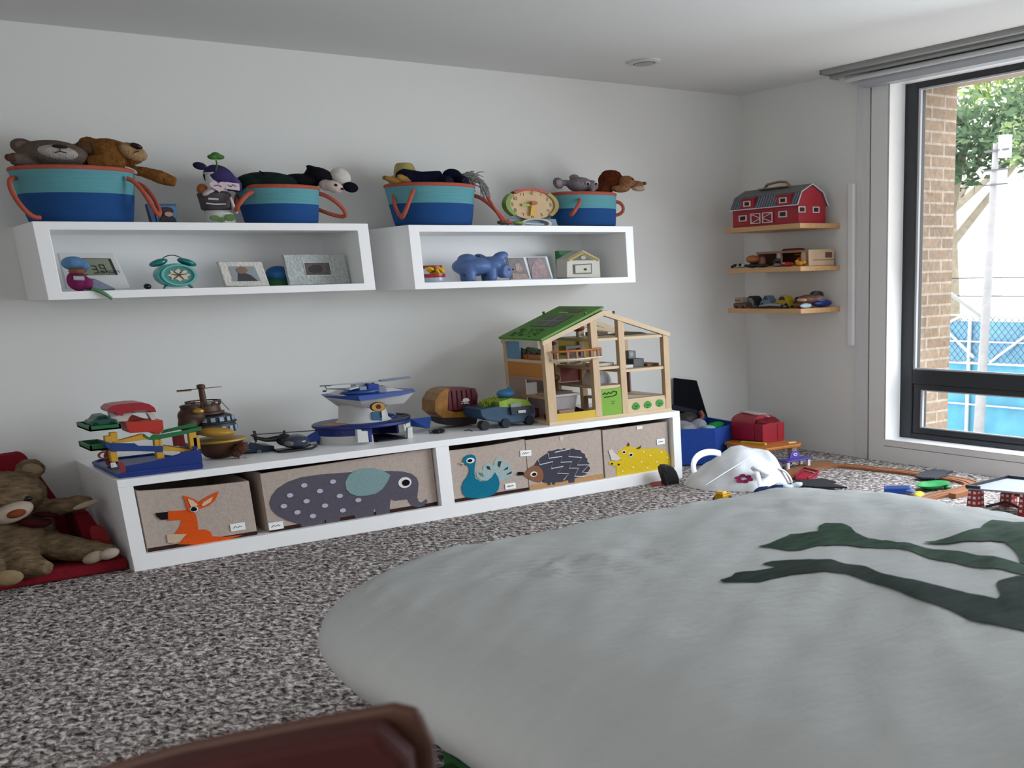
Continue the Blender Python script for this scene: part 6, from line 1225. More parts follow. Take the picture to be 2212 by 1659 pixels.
t = thing('toy_motorbike', 'low black and silver toy motorbike along the front of the lowest ledge', 'toy vehicle', (4.258, 4.70, Z3))
part(t, 'frame', MB().tube([(4.258, 4.83, Z3 + .008), (4.258, 4.76, Z3 + .014), (4.258, 4.70, Z3 + .020), (4.258, 4.62, Z3 + .016), (4.258, 4.57, Z3 + .008)], [.004, .008, .009, .008, .004], 8), P('8f8b83', .3), smooth=True); part(t, 'base', MB().box(4.245, 4.27, 4.56, 4.86, Z3, Z3 + .009), P('16161a', .5))
for y_ in (4.60, 4.80): part(t, 'wheel', MB().cyl((4.25, y_, Z3 + .010), (4.266, y_, Z3 + .010), .0095), P('121214', .6), smooth=True)
figure('toy_car', 'dark olive toy car between the yellow car and the brown capsule', 'toy vehicle', (4.36, 4.58, Z3), [(0, 0, .022, .025, .035, .021), (0, 0, .045, .02, .03, .014)], P('2d2614', .45))
t = thing('toy_capsule', 'brown and cream rounded toy vehicle near the front corner of the lowest ledge', 'toy vehicle', (4.32, 4.50, Z3))
part(t, 'body', MB().ell((4.335, 4.485, Z3 + .046), (.06, .052, .024)).ell((4.30, 4.50, Z3 + .016), (.045, .05, .015)), P('6b4a3a', .35), remesh=.004); part(t, 'visor', MB().ell((4.283, 4.475, Z3 + .043), (.02, .036, .010)), P('c2a380', .25), 'cream visor', smooth=True); part(t, 'tail', MB().ell((4.40, 4.47, Z3 + .045), (.04, .03, .02)), P('7d6658', .4), smooth=True)
solo('toy_boat', 'white and pale blue toy boat in front of the brown capsule', 'toy vehicle', MB().ell((4.285, 4.447, Z3 + .0135), (.042, .014, .013)), P('a9c0d0', .3), (4.285, 4.447, Z3), smooth=True)
t = thing('toy_car', 'shiny dark blue toy car nearest the window on the lowest ledge', 'toy vehicle', (4.41, 4.46, Z3))
part(t, 'body', MB().ell((4.425, 4.465, Z3 + .022), (.075, .028, .021)).ell((4.41, 4.468, Z3 + .034), (.045, .022, .014)), P('1c2a6b', .25), remesh=.004); part(t, 'window', MB().ell((4.405, 4.445, Z3 + .038), (.025, .006, .008)), P('4a5a8c', .15), smooth=True)
solo('toy_ring', 'black toy ring with a pale middle lying on top of the blue toy car', 'toy', MB().ringdisc((4.405, Z3 + .066), .040, .021, .35, 'y', 4.47, 4.50, 24).disc((4.405, Z3 + .066), .026, .0135, 'y', 4.478, 4.49, 20), P('34343c', .5), (4.405, 4.485, Z3 + .045))

# ================================================================== BIG TEDDY BEAR ON A RED CHAIR
t = thing('foam_chair', 'low red foam children chair under the big tan teddy bear', 'chair', (.62, 4.85, 0))
RF = F('7a1c26', 90)
part(t, 'seat', MB().box(.33, .845, 4.575, 5.05, .002, .048), RF, bevel=.010)
part(t, 'backrest', MB().hull([(.36, 5.06, .055), (.80, 5.06, .055), (.80, 5.16, .055), (.36, 5.16, .055), (.36, 5.10, .40), (.66, 5.10, .415), (.66, 5.17, .415), (.36, 5.17, .40)]), RF, bevel=.012)
arm = part(t, 'armrest', MB().hull([(.745, 4.70, .055), (.835, 4.70, .055), (.835, 5.01, .055), (.745, 5.01, .055), (.735, 4.78, .205), (.785, 4.78, .205), (.785, 5.01, .205), (.735, 5.01, .205)]), F('6b1420', 90), bevel=.008)
part(arm, 'armrest_panel', MB().prism([(.762, .065), (.830, .060), (.812, .150), (.800, .160), (.770, .162), (.762, .150)], 'y', 4.690, 4.705), F('8a2a2e', 90), 'lighter red panel')
TAN = mat('tan_plush', '72604a', 1.0, .45, 45, 1.0, 90, spec=.05, stretch=(.5, 1, 1.6))
t = thing('teddy_bear', 'big tan teddy bear sitting on the red foam chair, arm stretched out', 'stuffed toy', (.55, 4.75, .056))
b = MB()
b.ell((.535, 4.84, .300), (.140, .15, .082)); b.ell((.53, 4.86, .165), (.150, .17, .085)); b.ell((.52, 4.84, .115), (.175, .18, .060))
b.ell((.645, 4.90, .375), (.050, .05, .036)); b.ell((.39, 4.90, .375), (.05, .05, .036))
b.tube([(.62, 4.84, .225), (.70, 4.78, .238), (.765, 4.75, .248), (.800, 4.74, .250)], [.046, .043, .037, .022], 14, flat=.75)
b.tube([(.42, 4.80, .20), (.34, 4.72, .15), (.31, 4.68, .12)], [.05, .045, .035], 14)
b.tube([(.58, 4.80, .110), (.66, 4.69, .100), (.755, 4.60, .082), (.815, 4.565, .078)], [.075, .066, .050, .028], 16, flat=.75)
b.tube([(.48, 4.78, .10), (.51, 4.66, .085), (.535, 4.58, .070), (.585, 4.535, .062)], [.085, .076, .060, .030], 16, flat=.72)
b.tube([(.40, 4.78, .10), (.41, 4.64, .085), (.40, 4.54, .070)], [.08, .07, .05], 16, flat=.72)
part(t, 'body', b, TAN, remesh=.0075, fuzz=.008)
part(t, 'muzzle', MB().ell((.532, 4.695, .252), (.072, .05, .033), (0, -.28, 0)), F('b8a898', 90), 'whitish muzzle', smooth=True)
part(t, 'nose', MB().ell((.538, 4.648, .254), (.032, .014, .0145), (0, -.15, 0)), F('7a3f26', 90), 'brown nose', smooth=True)
for x, z in ((.588, .293), (.470, .278)): part(t, 'eye', MB().ell((x, 4.705, z), (.016, .010, .010)).ell((x + .012, 4.706, z + .002), (.007, .006, .005)), P('121013', .25), smooth=True)
part(t, 'bow_tie', MB().ell((.585, 4.705, .205), (.050, .03, .018), (0, .25, 0)).ell((.625, 4.715, .195), (.026, .03, .012), (0, -.3, 0)).ell((.64, 4.74, .222), (.04, .03, .009), (0, .2, 0)), F('3d1418', 90), 'dark red bow tie', smooth=True)
part(t, 'paw_pad', MB().ell((.772, 4.716, .242), (.048, .010, .011), (0, -.22, 0)), F('a89a88', 90), 'pale paw pad', smooth=True)
part(t, 'foot_pad', MB().ell((.735, 4.555, .072), (.040, .02, .020), (0, -.25, 0)), F('9a8a74', 90), 'pale foot pad', smooth=True); part(t, 'foot_pad', MB().ell((.785, 4.542, .079), (.036, .018, .019), (0, -.2, 0)), F('a8988a', 90), 'pale foot pad', smooth=True)
part(t, 'ear_lining', MB().ell((.645, 4.862, .377), (.033, .015, .022), (0, .2, 0)), F('8d7a60', 90), smooth=True)
part(t, 'foot_pad', MB().ell((.45, 4.498, .060), (.05, .02, .028)), F('8a7658', 90), smooth=True)

# ================================================================== BLUE BIN AND THE HEAP BY THE WINDOW
t = thing('fabric_bin', 'dark blue fabric toy bin with its black lid leaning up on the wall', 'bin', (3.85, 4.95, 0))
fp = [(3.56, 4.93), (3.833, 4.70), (4.084, 4.785), (4.134, 5.14), (3.66, 5.16)]
BLB = F('2b4a9a', 140)
def wallpanel(p, q, z0, z1, th, dz=(0, 0)):
    c = Vector((3.86, 4.95)); m = MB(); p = Vector(p); q = Vector(q); pi_ = p + (c - p).normalized() * th; qi = q + (c - q).normalized() * th
    m.hull([(p.x, p.y, z0), (q.x, q.y, z0), (qi.x, qi.y, z0), (pi_.x, pi_.y, z0), (p.x, p.y, z1 + dz[0]), (q.x, q.y, z1 + dz[1]), (qi.x, qi.y, z1 + dz[1]), (pi_.x, pi_.y, z1 + dz[0])]); return m
for i in range(5):
    part(t, 'side_panel', wallpanel(fp[i], fp[(i + 1) % 5], .002, .2, .016), BLB)
part(t, 'bottom', MB().prism(fp, 'z', .001, .006), F('14204a', 140))
part(t, 'lid', MB().hull([(3.945, 5.205, 0.440), (4.116, 5.205, 0.411), (4.194, 5.205, 0.178), (4.118, 5.190, 0.187), (3.935, 5.205, 0.250), (3.958, 5.222, 0.438), (4.129, 5.222, 0.409), (4.207, 5.222, 0.175), (3.947, 5.222, 0.247)]), F('14151b', 140), 'black lid', bevel=.003)
part(t, 'lid_flap', MB().hull([(3.844, 5.100, 0.303), (4.028, 5.100, 0.253), (4.027, 5.100, 0.232), (3.842, 5.100, 0.277), (3.867, 5.130, 0.298), (4.052, 5.130, 0.249), (4.051, 5.130, 0.228), (3.865, 5.130, 0.272)]), F('2b2d33', 140), 'dark grey stiffened edge')
b = MB(); b.ell((3.80, 4.92, .19), (.07, .07, .036), (.2, .3, 0)).ell((3.86, 4.88, .20), (.045, .05, .035), (0, -.5, .3)).ell((3.76, 4.87, .195), (.05, .05, .025))
solo('toy_clothes', 'grey crumpled cloth toy in the blue bin', 'soft toy', b, F('8d8f98', 80), (3.8, 4.9, .18), remesh=.008, fuzz=.006)
t = thing('toy_figure', 'dark figure with reddish-brown arms standing in the blue bin', 'toy figure', (3.9, 5.02, .16))
part(t, 'body', MB().ell((3.90, 5.03, .225), (.065, .05, .035)).ell((3.86, 5.02, .20), (.07, .05, .03)), P('2b2326', .6), remesh=.007)
part(t, 'arm', MB().tube([(3.955, 4.98, .265), (3.965, 4.97, .235), (3.94, 4.96, .215), (3.965, 4.95, .195)], [.012, .015, .013, .009], 8), P('7d3f2c', .5), 'reddish-brown arm', smooth=True)
solo('soft_toy', 'bright green soft toy in the blue bin, nearest its front edge', 'soft toy', MB().ell((3.96, 4.85, .192), (.055, .05, .020), (0, -.1, 0)).ell((3.91, 4.85, .185), (.04, .04, .014)), F('1f8a3a', 90), (3.95, 4.85, .17), remesh=.007)
solo('toy_cloth', 'pale blue cloth toy in the blue bin beside the green one', 'soft toy', MB().ell((3.885, 4.82, .187), (.045, .04, .017), (0, .2, .4)), F('8db0bc', 90), (3.885, 4.82, .17), smooth=True)
# orange stool with the red case
t = thing('play_table', 'low orange wooden play table with pale legs by the window wall', 'table', (4.03, 4.65, 0))
OR = mat('orange_wood', 'b06a24', .45, .15, 5, stretch=(6, 1, 6))
part(t, 'top', MB().prism([(3.862, 4.385), (3.885, 4.345), (4.12, 4.325), (4.160, 4.36), (4.165, 4.775), (4.098, 4.775), (3.90, 4.708)], 'z', .103, .119), OR, bevel=.004)
for x, y in ((3.92, 4.39), (4.125, 4.40), (4.125, 4.74), (3.93, 4.68)): part(t, 'leg', MB().hull([(x - .018, y - .02, .103), (x + .018, y - .02, .103), (x + .018, y + .02, .103), (x - .018, y + .02, .103), (x - .010, y - .012, 0), (x + .014, y - .012, 0), (x + .014, y + .016, 0), (x - .010, y + .016, 0)]), mat('pale_leg', 'b9a184', .5, .1, 6))
solo('toy_track_piece', 'small yellow toy strip lying on the orange play table against the blue bin', 'toy piece', MB().beam((3.935, 4.60, .125), (3.97, 4.44, .125), .018, .011), P('b7a63a', .5), (3.96, 4.53, .119))
solo('toy_stick', 'tiny cream stick on the orange play table right of the red case', 'toy piece', MB().beam((4.085, 4.385, .123), (4.13, 4.375, .123), .010, .007), P('d8b878', .5), (4.1, 4.38, .119))
t = thing('toy_case', 'red rounded toy case with a dropped-in end, standing on the orange play table', 'toy case', (4.05, 4.70, .1195))
RC = mat('case_red', '8f1426', .35, .06, 20)
def arch(x0, x1, z0, z1, f=.75, n=10):
    """a box outline whose top is a shallow arch."""
    xc = (x0 + x1) / 2; r = (x1 - x0) / 2
    return [(x0 + .01, z0), (x1 - .01, z0), (x1, z0 + .012)] + [(xc + r * cos(a), z1 - (z1 - z0) * (1 - f) + (z1 - z0) * (1 - f) * sin(a)) for a in [pi * i / n for i in range(n + 1)]] + [(x0, z0 + .012)]
part(t, 'body', MB().prism(arch(3.985, 4.155, .1195, .262, .72), 'y', 4.555, 4.745), RC, bevel=.005)
part(t, 'front_pocket', MB().prism(arch(3.990, 4.150, .1195, .225, .93), 'y', 4.485, 4.5545), RC, bevel=.006)
part(t, 'pocket_opening', MB().hull([(4.00, 4.553, .245), (4.14, 4.553, .245), (4.14, 4.551, .218), (4.00, 4.551, .218), (4.005, 4.495, .2255), (4.135, 4.495, .2255)]), P('6b0e1e', .5), 'dark red dropped opening')
part(t, 'seam', MB().beam((4.098, 4.4845, .123), (4.098, 4.4845, .215), .002, .003), P('5c0e18', .5))
part(t, 'clasp', MB().hull([(4.04, 4.62, .262), (4.12, 4.60, .256), (4.10, 4.74, .262), (4.05, 4.74, .266), (4.04, 4.62, .268), (4.12, 4.60, .262), (4.10, 4.74, .27), (4.05, 4.74, .272), (4.08, 4.52, .252)]), mat('pale_label', 'b9a9ab', .5), 'pale torn label on top')
# purple doll table
t = thing('toy_table', 'small purple toy table with white legs in front of the orange table', 'toy table', (4.05, 4.35, 0))
part(t, 'top', MB().box(3.945, 4.12, 4.24, 4.32, .045, .054), P('4b3f9a', .4), bevel=.003)
part(t, 'backboard', MB().prism([(4.02, .054), (4.095, .054), (4.088, .082), (4.07, .088), (4.045, .088), (4.028, .080)], 'y', 4.305, 4.315), P('5a4aa0', .4)); part(t, 'dial', MB().ringdisc((4.058, .071), .014, .008, .45, 'y', 4.300, 4.306, 18), P('c9c4e0', .4))
for x, y in ((3.955, 4.25), (4.105, 4.25), (3.955, 4.31), (4.105, 4.31)): part(t, 'leg', MB().box(x - .009, x + .009, y - .006, y + .006, 0, .0455), P('c9c6cb', .4))
solo('cardboard_sheet', 'brown cardboard sheet lying on the carpet before the orange table', 'cardboard', MB().prism([(3.77, 4.20), (3.80, 4.10), (4.22, 4.17), (4.30, 4.30), (4.16, 4.34), (3.90, 4.235)], 'z', .001, .012), mat('cardboard', '8a6244', .8, .1, 8), (4.0, 4.22, 0))
# white shopping bag
def bag():
    t = thing('shopping_bag', 'crumpled white plastic bag with a magenta flower, slumped by the blue bin', 'bag', (3.52, 4.10, 0))
    G = 26; NR = 12; base = []
    pts = [(3.350, 4.374, 0.000), (3.315, 4.243, 0.000), (3.367, 4.091, 0.000), (3.479, 3.945, 0.000), (3.644, 3.958, 0.000), (3.754, 4.023, 0.000), (3.80, 4.16, 0), (3.70, 4.30, 0), (3.55, 4.40, 0), (3.42, 4.42, 0)]
    loop = [Vector(p) for p in pts]; n = len(loop); ring = []
    for i in range(n):
        for k in range(5):
            a, b_, c_, d_ = loop[i - 1], loop[i], loop[(i + 1) % n], loop[(i + 2) % n]; u = k / 5
            ring.append(.5 * ((2 * b_) + (c_ - a) * u + (2 * a - 5 * b_ + 4 * c_ - d_) * u * u + (3 * b_ - a - 3 * c_ + d_) * u ** 3))
    apex = Vector((3.569, 4.180, 0.189)); apex2 = Vector((3.650, 4.080, 0.159)); m = MB(); rows = []
    for r in range(NR + 1):
        u = r / NR; row = []
        for i, p in enumerate(ring):
            # the crest runs as a ridge between the two apices
            s = max(0, min(1, (p.x - 3.40) / .34)); top = apex.lerp(apex2, s)
            q = p.lerp(Vector((top.x, top.y, 0)), u ** 1.05); z = top.z * (1 - (1 - u) ** 1.42)
            w = Vector((q.x, q.y, z)); w += Vector((0, 0, 1)) * .018 * noise.noise(w * 13) * (1 if 0 < r < NR else 0) + Vector((1, 1, 0)) * .020 * noise.noise(w * 12 + Vector((5, 2, 1))) * (1 if r else 0)
            row.append(m.bm.verts.new(w))
        rows.append(row)
    for A, B in zip(rows, rows[1:]):
        for k in range(len(ring)):
            m.bm.faces.new((A[k], A[(k + 1) % len(ring)], B[(k + 1) % len(ring)], B[k]))
    m.bm.faces.new(rows[0][::-1]); m.bm.faces.new(rows[-1])
    m.bm.normal_update()
    from mathutils.bvhtree import BVHTree
    tree_ = BVHTree.FromBMesh(m.bm)
    M_bag = mat('white_plastic_film', 'dfe2e6', .35, .03, 8, .35, 14)
    part(t, 'body', m, M_bag, smooth=True)
    m2 = MB(); c = Vector((3.088, 3.600, 0.153)); d = (c - Vector((0, 0, 1))).normalized(); hit = tree_.ray_cast(c, d)
    if hit[0] is not None:
        h, nn = hit[0], hit[1]; u = Vector((0, 0, 1)); u = (u - nn * u.dot(nn)).normalized(); v = nn.cross(u)
        for k in range(6):
            a = 2 * pi * k / 6 + .3; p = h + (v * cos(a) * .030 + u * sin(a) * .018); hh = tree_.find_nearest(p)
            q = hh[0]; n2 = hh[1]
            m2.hull([q + n2 * .004 + v * .017 * cos(b_) * (1 + .2 * cos(3 * b_)) + u * .010 * sin(b_) for b_ in [2 * pi * j / 9 for j in range(9)]] + [q + v * .014 * cos(b_) + u * .008 * sin(b_) for b_ in [2 * pi * j / 9 for j in range(9)]])
        part(t, 'flower_print', m2, P('8d1552', .5), 'magenta flower print')
    for pts_, w in ((bez((3.347, 4.200, 0.161), (3.231, 4.160, 0.201), (3.201, 4.140, 0.152), (3.223, 4.120, 0.107), 10) if False else bez((3.246, 4.150, 0.100), (3.216, 4.150, 0.182), (3.363, 4.200, 0.197), (3.453, 4.200, 0.159), 12), .016), (bez((3.671, 4.020, 0.077), (3.715, 4.000, 0.066), (3.724, 3.970, 0.022), (3.719, 3.965, -0.011), 12), .014), (bez((3.489, 3.980, 0.105), (3.485, 3.950, 0.068), (3.463, 3.920, 0.030), (3.457, 3.900, -0.002), 10), .013)):
        part(t, 'handle', MB().tube(pts_, w, 8, flat=.35), M_bag, 'white loop handle', smooth=True)
    part(t, 'knot', MB().ell((3.499, 3.985, 0.099), (.028, .03, .014), (0, .4, 0)).ell((3.542, 3.980, 0.075), (.035, .03, .018), (0, .3, .2)), M_bag, 'gathered knot', smooth=True)
    part(t, 'fold', MB().tube([(3.152, 3.950, 0.075), (3.287, 3.990, 0.102), (3.464, 4.060, 0.127), (3.566, 4.100, 0.151)], [.0008, .0022, .0026, .001], 6), M_bag, smooth=True)
bag()
t = thing('toy_shoe', 'upright black ribbed shoe sole leaning on the bench end by the rhinoceros bin', 'shoe', (3.27, 4.44, 0))
q0 = (3.279, 4.397, 0.000)
part(t, 'sole', MB().prism([(3.2470,0.0940), (3.2620,0.1050), (3.2870,0.1030), (3.3170,0.0870), (3.3380,0.0590), (3.3500,0.0260), (3.3500,-0.0010), (3.3230,-0.0080), (3.2660,-0.0040), (3.2630,0.0290), (3.2510,0.0620)], 'y', 4.41, 4.45), P('141518', .5), bevel=.006)
for i in range(8):
    a = (3.267, 4.408, 0.087); bb = (3.303, 4.408, 0.005)
    k = i / 7; part(t, 'tread', MB().beam((a[0] + (bb[0] - a[0]) * k - .012, 4.407, a[2] + (bb[2] - a[2]) * k), (a[0] + (bb[0] - a[0]) * k + .030, 4.407, a[2] + (bb[2] - a[2]) * k + .003), .005, .0045), P('0d0d10', .5))
solo('red_card', 'flat dark red card lying on the carpet beside the black shoe sole', 'card', MB().prism([(3.245, 4.515, 0.000)[:2], (3.350, 4.533, 0.000)[:2], (3.279, 4.416, 0.000)[:2], (3.203, 4.446, 0.000)[:2]], 'z', .001, .006), P('8d2420', .6), (3.261, 4.477, 0.000))
t = thing('toy_truck', 'tiny shiny gold toy truck on the carpet next to the bed corner', 'toy vehicle', (3.201, 3.885, 0.000))
g0 = (3.201, 3.885, 0.000)
part(t, 'bed', MB().obox((g0[0], g0[1], .024), (.075, .05, .022), (0, 0, .3)), mat('gold_toy', 'c08a18', .25, metal=.4), bevel=.004); part(t, 'cab', MB().obox((g0[0] - .012, g0[1], .0425), (.035, .045, .015), (0, 0, .3)), mat('gold_toy_light', 'd8b04a', .25), bevel=.003)
for dx, dy in ((-.025, -.025), (.025, -.018), (-.03, .02), (.02, .026)): part(t, 'wheel', MB().cyl((g0[0] + dx, g0[1] + dy - .004, .013), (g0[0] + dx, g0[1] + dy + .004, .013), .0125), P('4a2a14', .6), smooth=True)
b = MB(); rnd = random.Random(2)
t = thing('toy_cloth', 'crumpled navy and white cloth on the carpet below the white bag', 'cloth', (3.62, 3.88, 0))
b = MB(); c0 = (3.468, 3.834, 0.000)
for i in range(7): b.ell((c0[0] + rnd.uniform(-.09, .07), c0[1] + rnd.uniform(-.05, .06), .012 + rnd.uniform(0, .012)), (.05, .035, .014), (rnd.uniform(-.3, .3), rnd.uniform(-.3, .3), rnd.random() * 3), 10, 7)
part(t, 'navy_part', b, F('1f2c52', 60), remesh=.008, fuzz=.006)
b = MB(); c1 = (3.567, 3.826, 0.000)
for i in range(5): b.ell((c1[0] + rnd.uniform(-.06, .05), c1[1] + rnd.uniform(-.03, .05), .014 + rnd.uniform(0, .014)), (.035, .026, .014), (rnd.uniform(-.4, .4), rnd.uniform(-.3, .3), rnd.random() * 3), 10, 7)
part(t, 'white_part', b, F('c9d2de', 60), 'white part', remesh=.008, fuzz=.006)
# red dustpan-like tray, dark mats, green dish
t = thing('toy_dustpan', 'pinkish red toy dustpan lying on the wooden track', 'toy', (3.895, 4.061, 0.000))
d = [Vector((3.786, 4.016, 0.020)), Vector((3.917, 4.088, 0.030)), Vector((3.888, 3.953, 0.030)), Vector((3.798, 3.937, 0.016))]
part(t, 'pan', MB().hull([p for p in d] + [p - Vector((0, 0, .012)) for p in d]), P('a8203c', .4), bevel=.002)
part(t, 'rim', MB().tube([d[0] + Vector((0, 0, .004)), d[1] + Vector((0, 0, .010)), d[2] + Vector((0, 0, .010)), d[3] + Vector((0, 0, .004))], .006, 8), P('7d1424', .4), smooth=True)
def sheet(name, label, pts, col, h=.008, cat='toy mat'):
    solo(name, label, cat, MB().prism([p[:2] for p in pts], 'z', .0125, .0125 + h), P(col, .7), pts[0])
sheet('black_sheet', 'black ragged toy sheet on the track near the white bag', [(3.685, 3.929, 0.000), (3.786, 3.908, 0.000), (3.852, 3.890, 0.000), (3.826, 3.767, 0.000), (3.785, 3.777, 0.000), (3.758, 3.626, 0.000), (3.664, 3.751, 0.000), (3.635, 3.856, 0.000)], '23252b')
sheet('black_sheet', 'dark grey ragged toy sheet on the far side of the wooden track', [(4.190, 3.576, 0.000), (4.300, 3.628, 0.000), (4.411, 3.645, 0.000), (4.413, 3.517, 0.000), (4.345, 3.515, 0.000), (4.326, 3.477, 0.000), (4.216, 3.468, 0.000), (4.182, 3.527, 0.000)], '33373f')
t = thing('green_dish', 'bright green oval toy dish lying inside the wooden track', 'toy dish', (4.059, 3.352, 0.000))
gc = (4.059, 3.352, 0.000)
part(t, 'dish', MB().lathe([(.040, 0), (.085, .018), (.098, .026), (.094, .027), (.06, .014), (.01, .010)], (gc[0], gc[1], .002), 1.0, .66, 36), P('18904a', .4), smooth=True); part(t, 'foot', MB().ell((gc[0] + .05, gc[1] - .05, .010), (.022, .018, .0095)), P('147a3c', .4), smooth=True)
t = thing('toy_wagon', 'blue toy wagon with a grey driver on the carpet at the bed edge', 'toy vehicle', (3.781, 3.310, 0.000))
wv = Vector((3.771, 3.321, 0.000))
part(t, 'box', MB().obox((wv.x, wv.y, .034), (.075, .12, .044), (0, 0, .75)), P('1c4fa8', .4), bevel=.003); part(t, 'inside', MB().obox((wv.x, wv.y, .0565), (.060, .10, .002), (0, 0, .75)), P('12356f', .5))
part(t, 'driver', MB().ell((3.735, 3.213, 0.045), (.022, .022, .018)), P('6f7077', .5), smooth=True); part(t, 'hat', MB().ell((3.701, 3.184, 0.064), (.024, .024, .007)), P('3a568f', .5), smooth=True)
for dx, dy in ((.03, .05), (-.05, -.03), (.05, -.02), (-.02, .06)): part(t, 'wheel', MB().cyl((wv.x + dx - .004, wv.y + dy, .012), (wv.x + dx + .004, wv.y + dy, .012), .0118), P('26262a', .6), smooth=True)
b = MB(); yv = Vector((3.819, 3.268, 0.000)); rnd = random.Random(6)
for i in range(6): b.ell((yv.x + rnd.uniform(-.04, .04), yv.y + rnd.uniform(-.04, .04), .016 + rnd.uniform(0, .008)), (.025, .024, .014), None, 10, 7)
solo('toy_piece', 'yellow lumpy toy piece beside the blue wagon', 'toy', b, P('d0bd24', .5), (yv.x, yv.y, 0), remesh=.006)
# wooden train track, laid in a loop piece by piece
TRK = mat('track_wood', '8f5c3c', .55, .15, 8)
path = [(3.730, 4.051, 0.000), (3.927, 4.150, 0.000), (4.099, 4.188, 0.000), (4.214, 4.142, 0.000), (4.257, 4.023, 0.000), (4.275, 3.890, 0.000), (4.301, 3.753, 0.000), (4.305, 3.602, 0.000), (4.309, 3.457, 0.000), (4.289, 3.326, 0.000), (4.218, 3.242, 0.000), (4.084, 3.219, 0.000), (3.965, 3.218, 0.000), (3.841, 3.210, 0.000), (3.691, 3.190, 0.000)]
path = [Vector((p[0], p[1], 0)) for p in path]
dense = []
for i in range(len(path) - 1):
    a, b_, c_, d_ = path[max(i - 1, 0)], path[i], path[i + 1], path[min(i + 2, len(path) - 1)]
    for k in range(6):
        u = k / 6; dense.append(.5 * ((2 * b_) + (c_ - a) * u + (2 * a - 5 * b_ + 4 * c_ - d_) * u * u + (3 * b_ - a - 3 * c_ + d_) * u ** 3))
dense.append(path[-1])
W = .040; SEC = [(-W, 0), (W, 0), (W, .012), (.026, .012), (.026, .009), (.016, .009), (.016, .012), (-.016, .012), (-.016, .009), (-.026, .009), (-.026, .012), (-W, .012)]
def track(pts):
    m = MB(); rows = []
    for i, p in enumerate(pts):
        d = (pts[min(i + 1, len(pts) - 1)] - pts[max(i - 1, 0)]).normalized(); s = Vector((-d.y, d.x, 0))
        rows.append([m.bm.verts.new(p + s * a + Vector((0, 0, .0005 + z))) for a, z in SEC])
    for A, B in zip(rows, rows[1:]):
        for k in range(len(SEC)): m.bm.faces.new((A[k], A[(k + 1) % len(SEC)], B[(k + 1) % len(SEC)], B[k]))
    m.bm.faces.new(rows[0]); m.bm.faces.new(rows[-1][::-1]); return m
names = ['wooden track piece beneath the white bag, first of the loop', 'wooden curved track piece beside the red dustpan', 'wooden track piece running along the window wall, left end', 'wooden track piece along the window wall, next to the dark grey sheet', 'curved wooden track piece beyond the green dish', 'wooden corner track piece at the far right of the loop', 'wooden track piece running back to the bed beside the green dish', 'wooden track piece next to the blue wagon at the bed edge']
step = len(dense) // 8
for i in range(8):
    seg = dense[i * step:(i + 1) * step + 1] if i < 7 else dense[i * step:]
    seg = [seg[0].lerp(seg[1], .12)] + seg[1:]
    solo('train_track', names[i], 'toy track', track(seg), TRK, seg[0], 'wooden train track pieces')
seg = [Vector((4.059, 3.213, 0.000)), Vector((3.962, 3.188, 0.000)), Vector((3.885, 3.193, 0.000))]
solo('track_offcut', 'short brown wooden block beside the track at the far right', 'toy block', MB().beam(seg[0] + Vector((.07, -.06, .012)), seg[2] + Vector((.06, -.05, .012)), .04, .022), TRK, seg[1])
# red toy bridge
t = thing('toy_bridge', 'red toy bridge with latticed piers and a grey deck at the right edge', 'toy bridge', (3.86, 2.76, 0))
RB2 = P('a3322c', .45)
def pier(x, y, w=.052, d=.03):
    p = part(t, 'pier', MB().hull([(x - w / 2, y - d, .001), (x + w / 2, y - d, .001), (x + w / 2, y + d, .001), (x - w / 2, y + d, .001), (x - w * .42, y - d * .8, .105), (x + w * .42, y - d * .8, .105), (x + w * .42, y + d * .8, .105), (x - w * .42, y + d * .8, .105)]), RB2, bevel=.002)
    for k in range(4):
        for s in (-1, 1):
            z = .022 + k * .022
            part(p, 'lattice_hole', MB().box(x - w / 2 - .002 + .1 * w * z, x - w / 2 + .006, y + s * d * .42 - .006, y + s * d * .42 + .006, z, z + .010), P('d9d2d6', .5))
            part(p, 'lattice_hole', MB().box(x + s * w * .22 - .006, x + s * w * .22 + .006, y - d - .0005 + z * .05, y - d + .008, z, z + .010), P('d9d2d6', .5))
for x, y in ((3.76, 2.87), (3.84, 2.665), (3.98, 2.86), (4.02, 2.68)): pier(x, y)
part(t, 'deck', MB().prism([(3.72, 2.89), (3.80, 2.62), (4.06, 2.64), (4.02, 2.90)], 'z', .106, .113), P('8d949c', .5), 'grey deck')
for p, q in (((3.72, 2.89), (4.02, 2.90)), ((3.72, 2.89), (3.735, 2.83)), ((4.02, 2.90), (4.06, 2.64))):
    part(t, 'parapet', MB().beam((*p, .119), (*q, .119), .010, .012), P('26282e', .5))
part(t, 'arch_brace', MB().tube([(3.78, 2.83, .03), (3.82, 2.76, .055), (3.84, 2.69, .03)], .006, 6), P('3a3036', .5)); part(t, 'crossbeam', MB().box(3.965, 4.0, 2.72, 2.82, .05, .09), RB2)

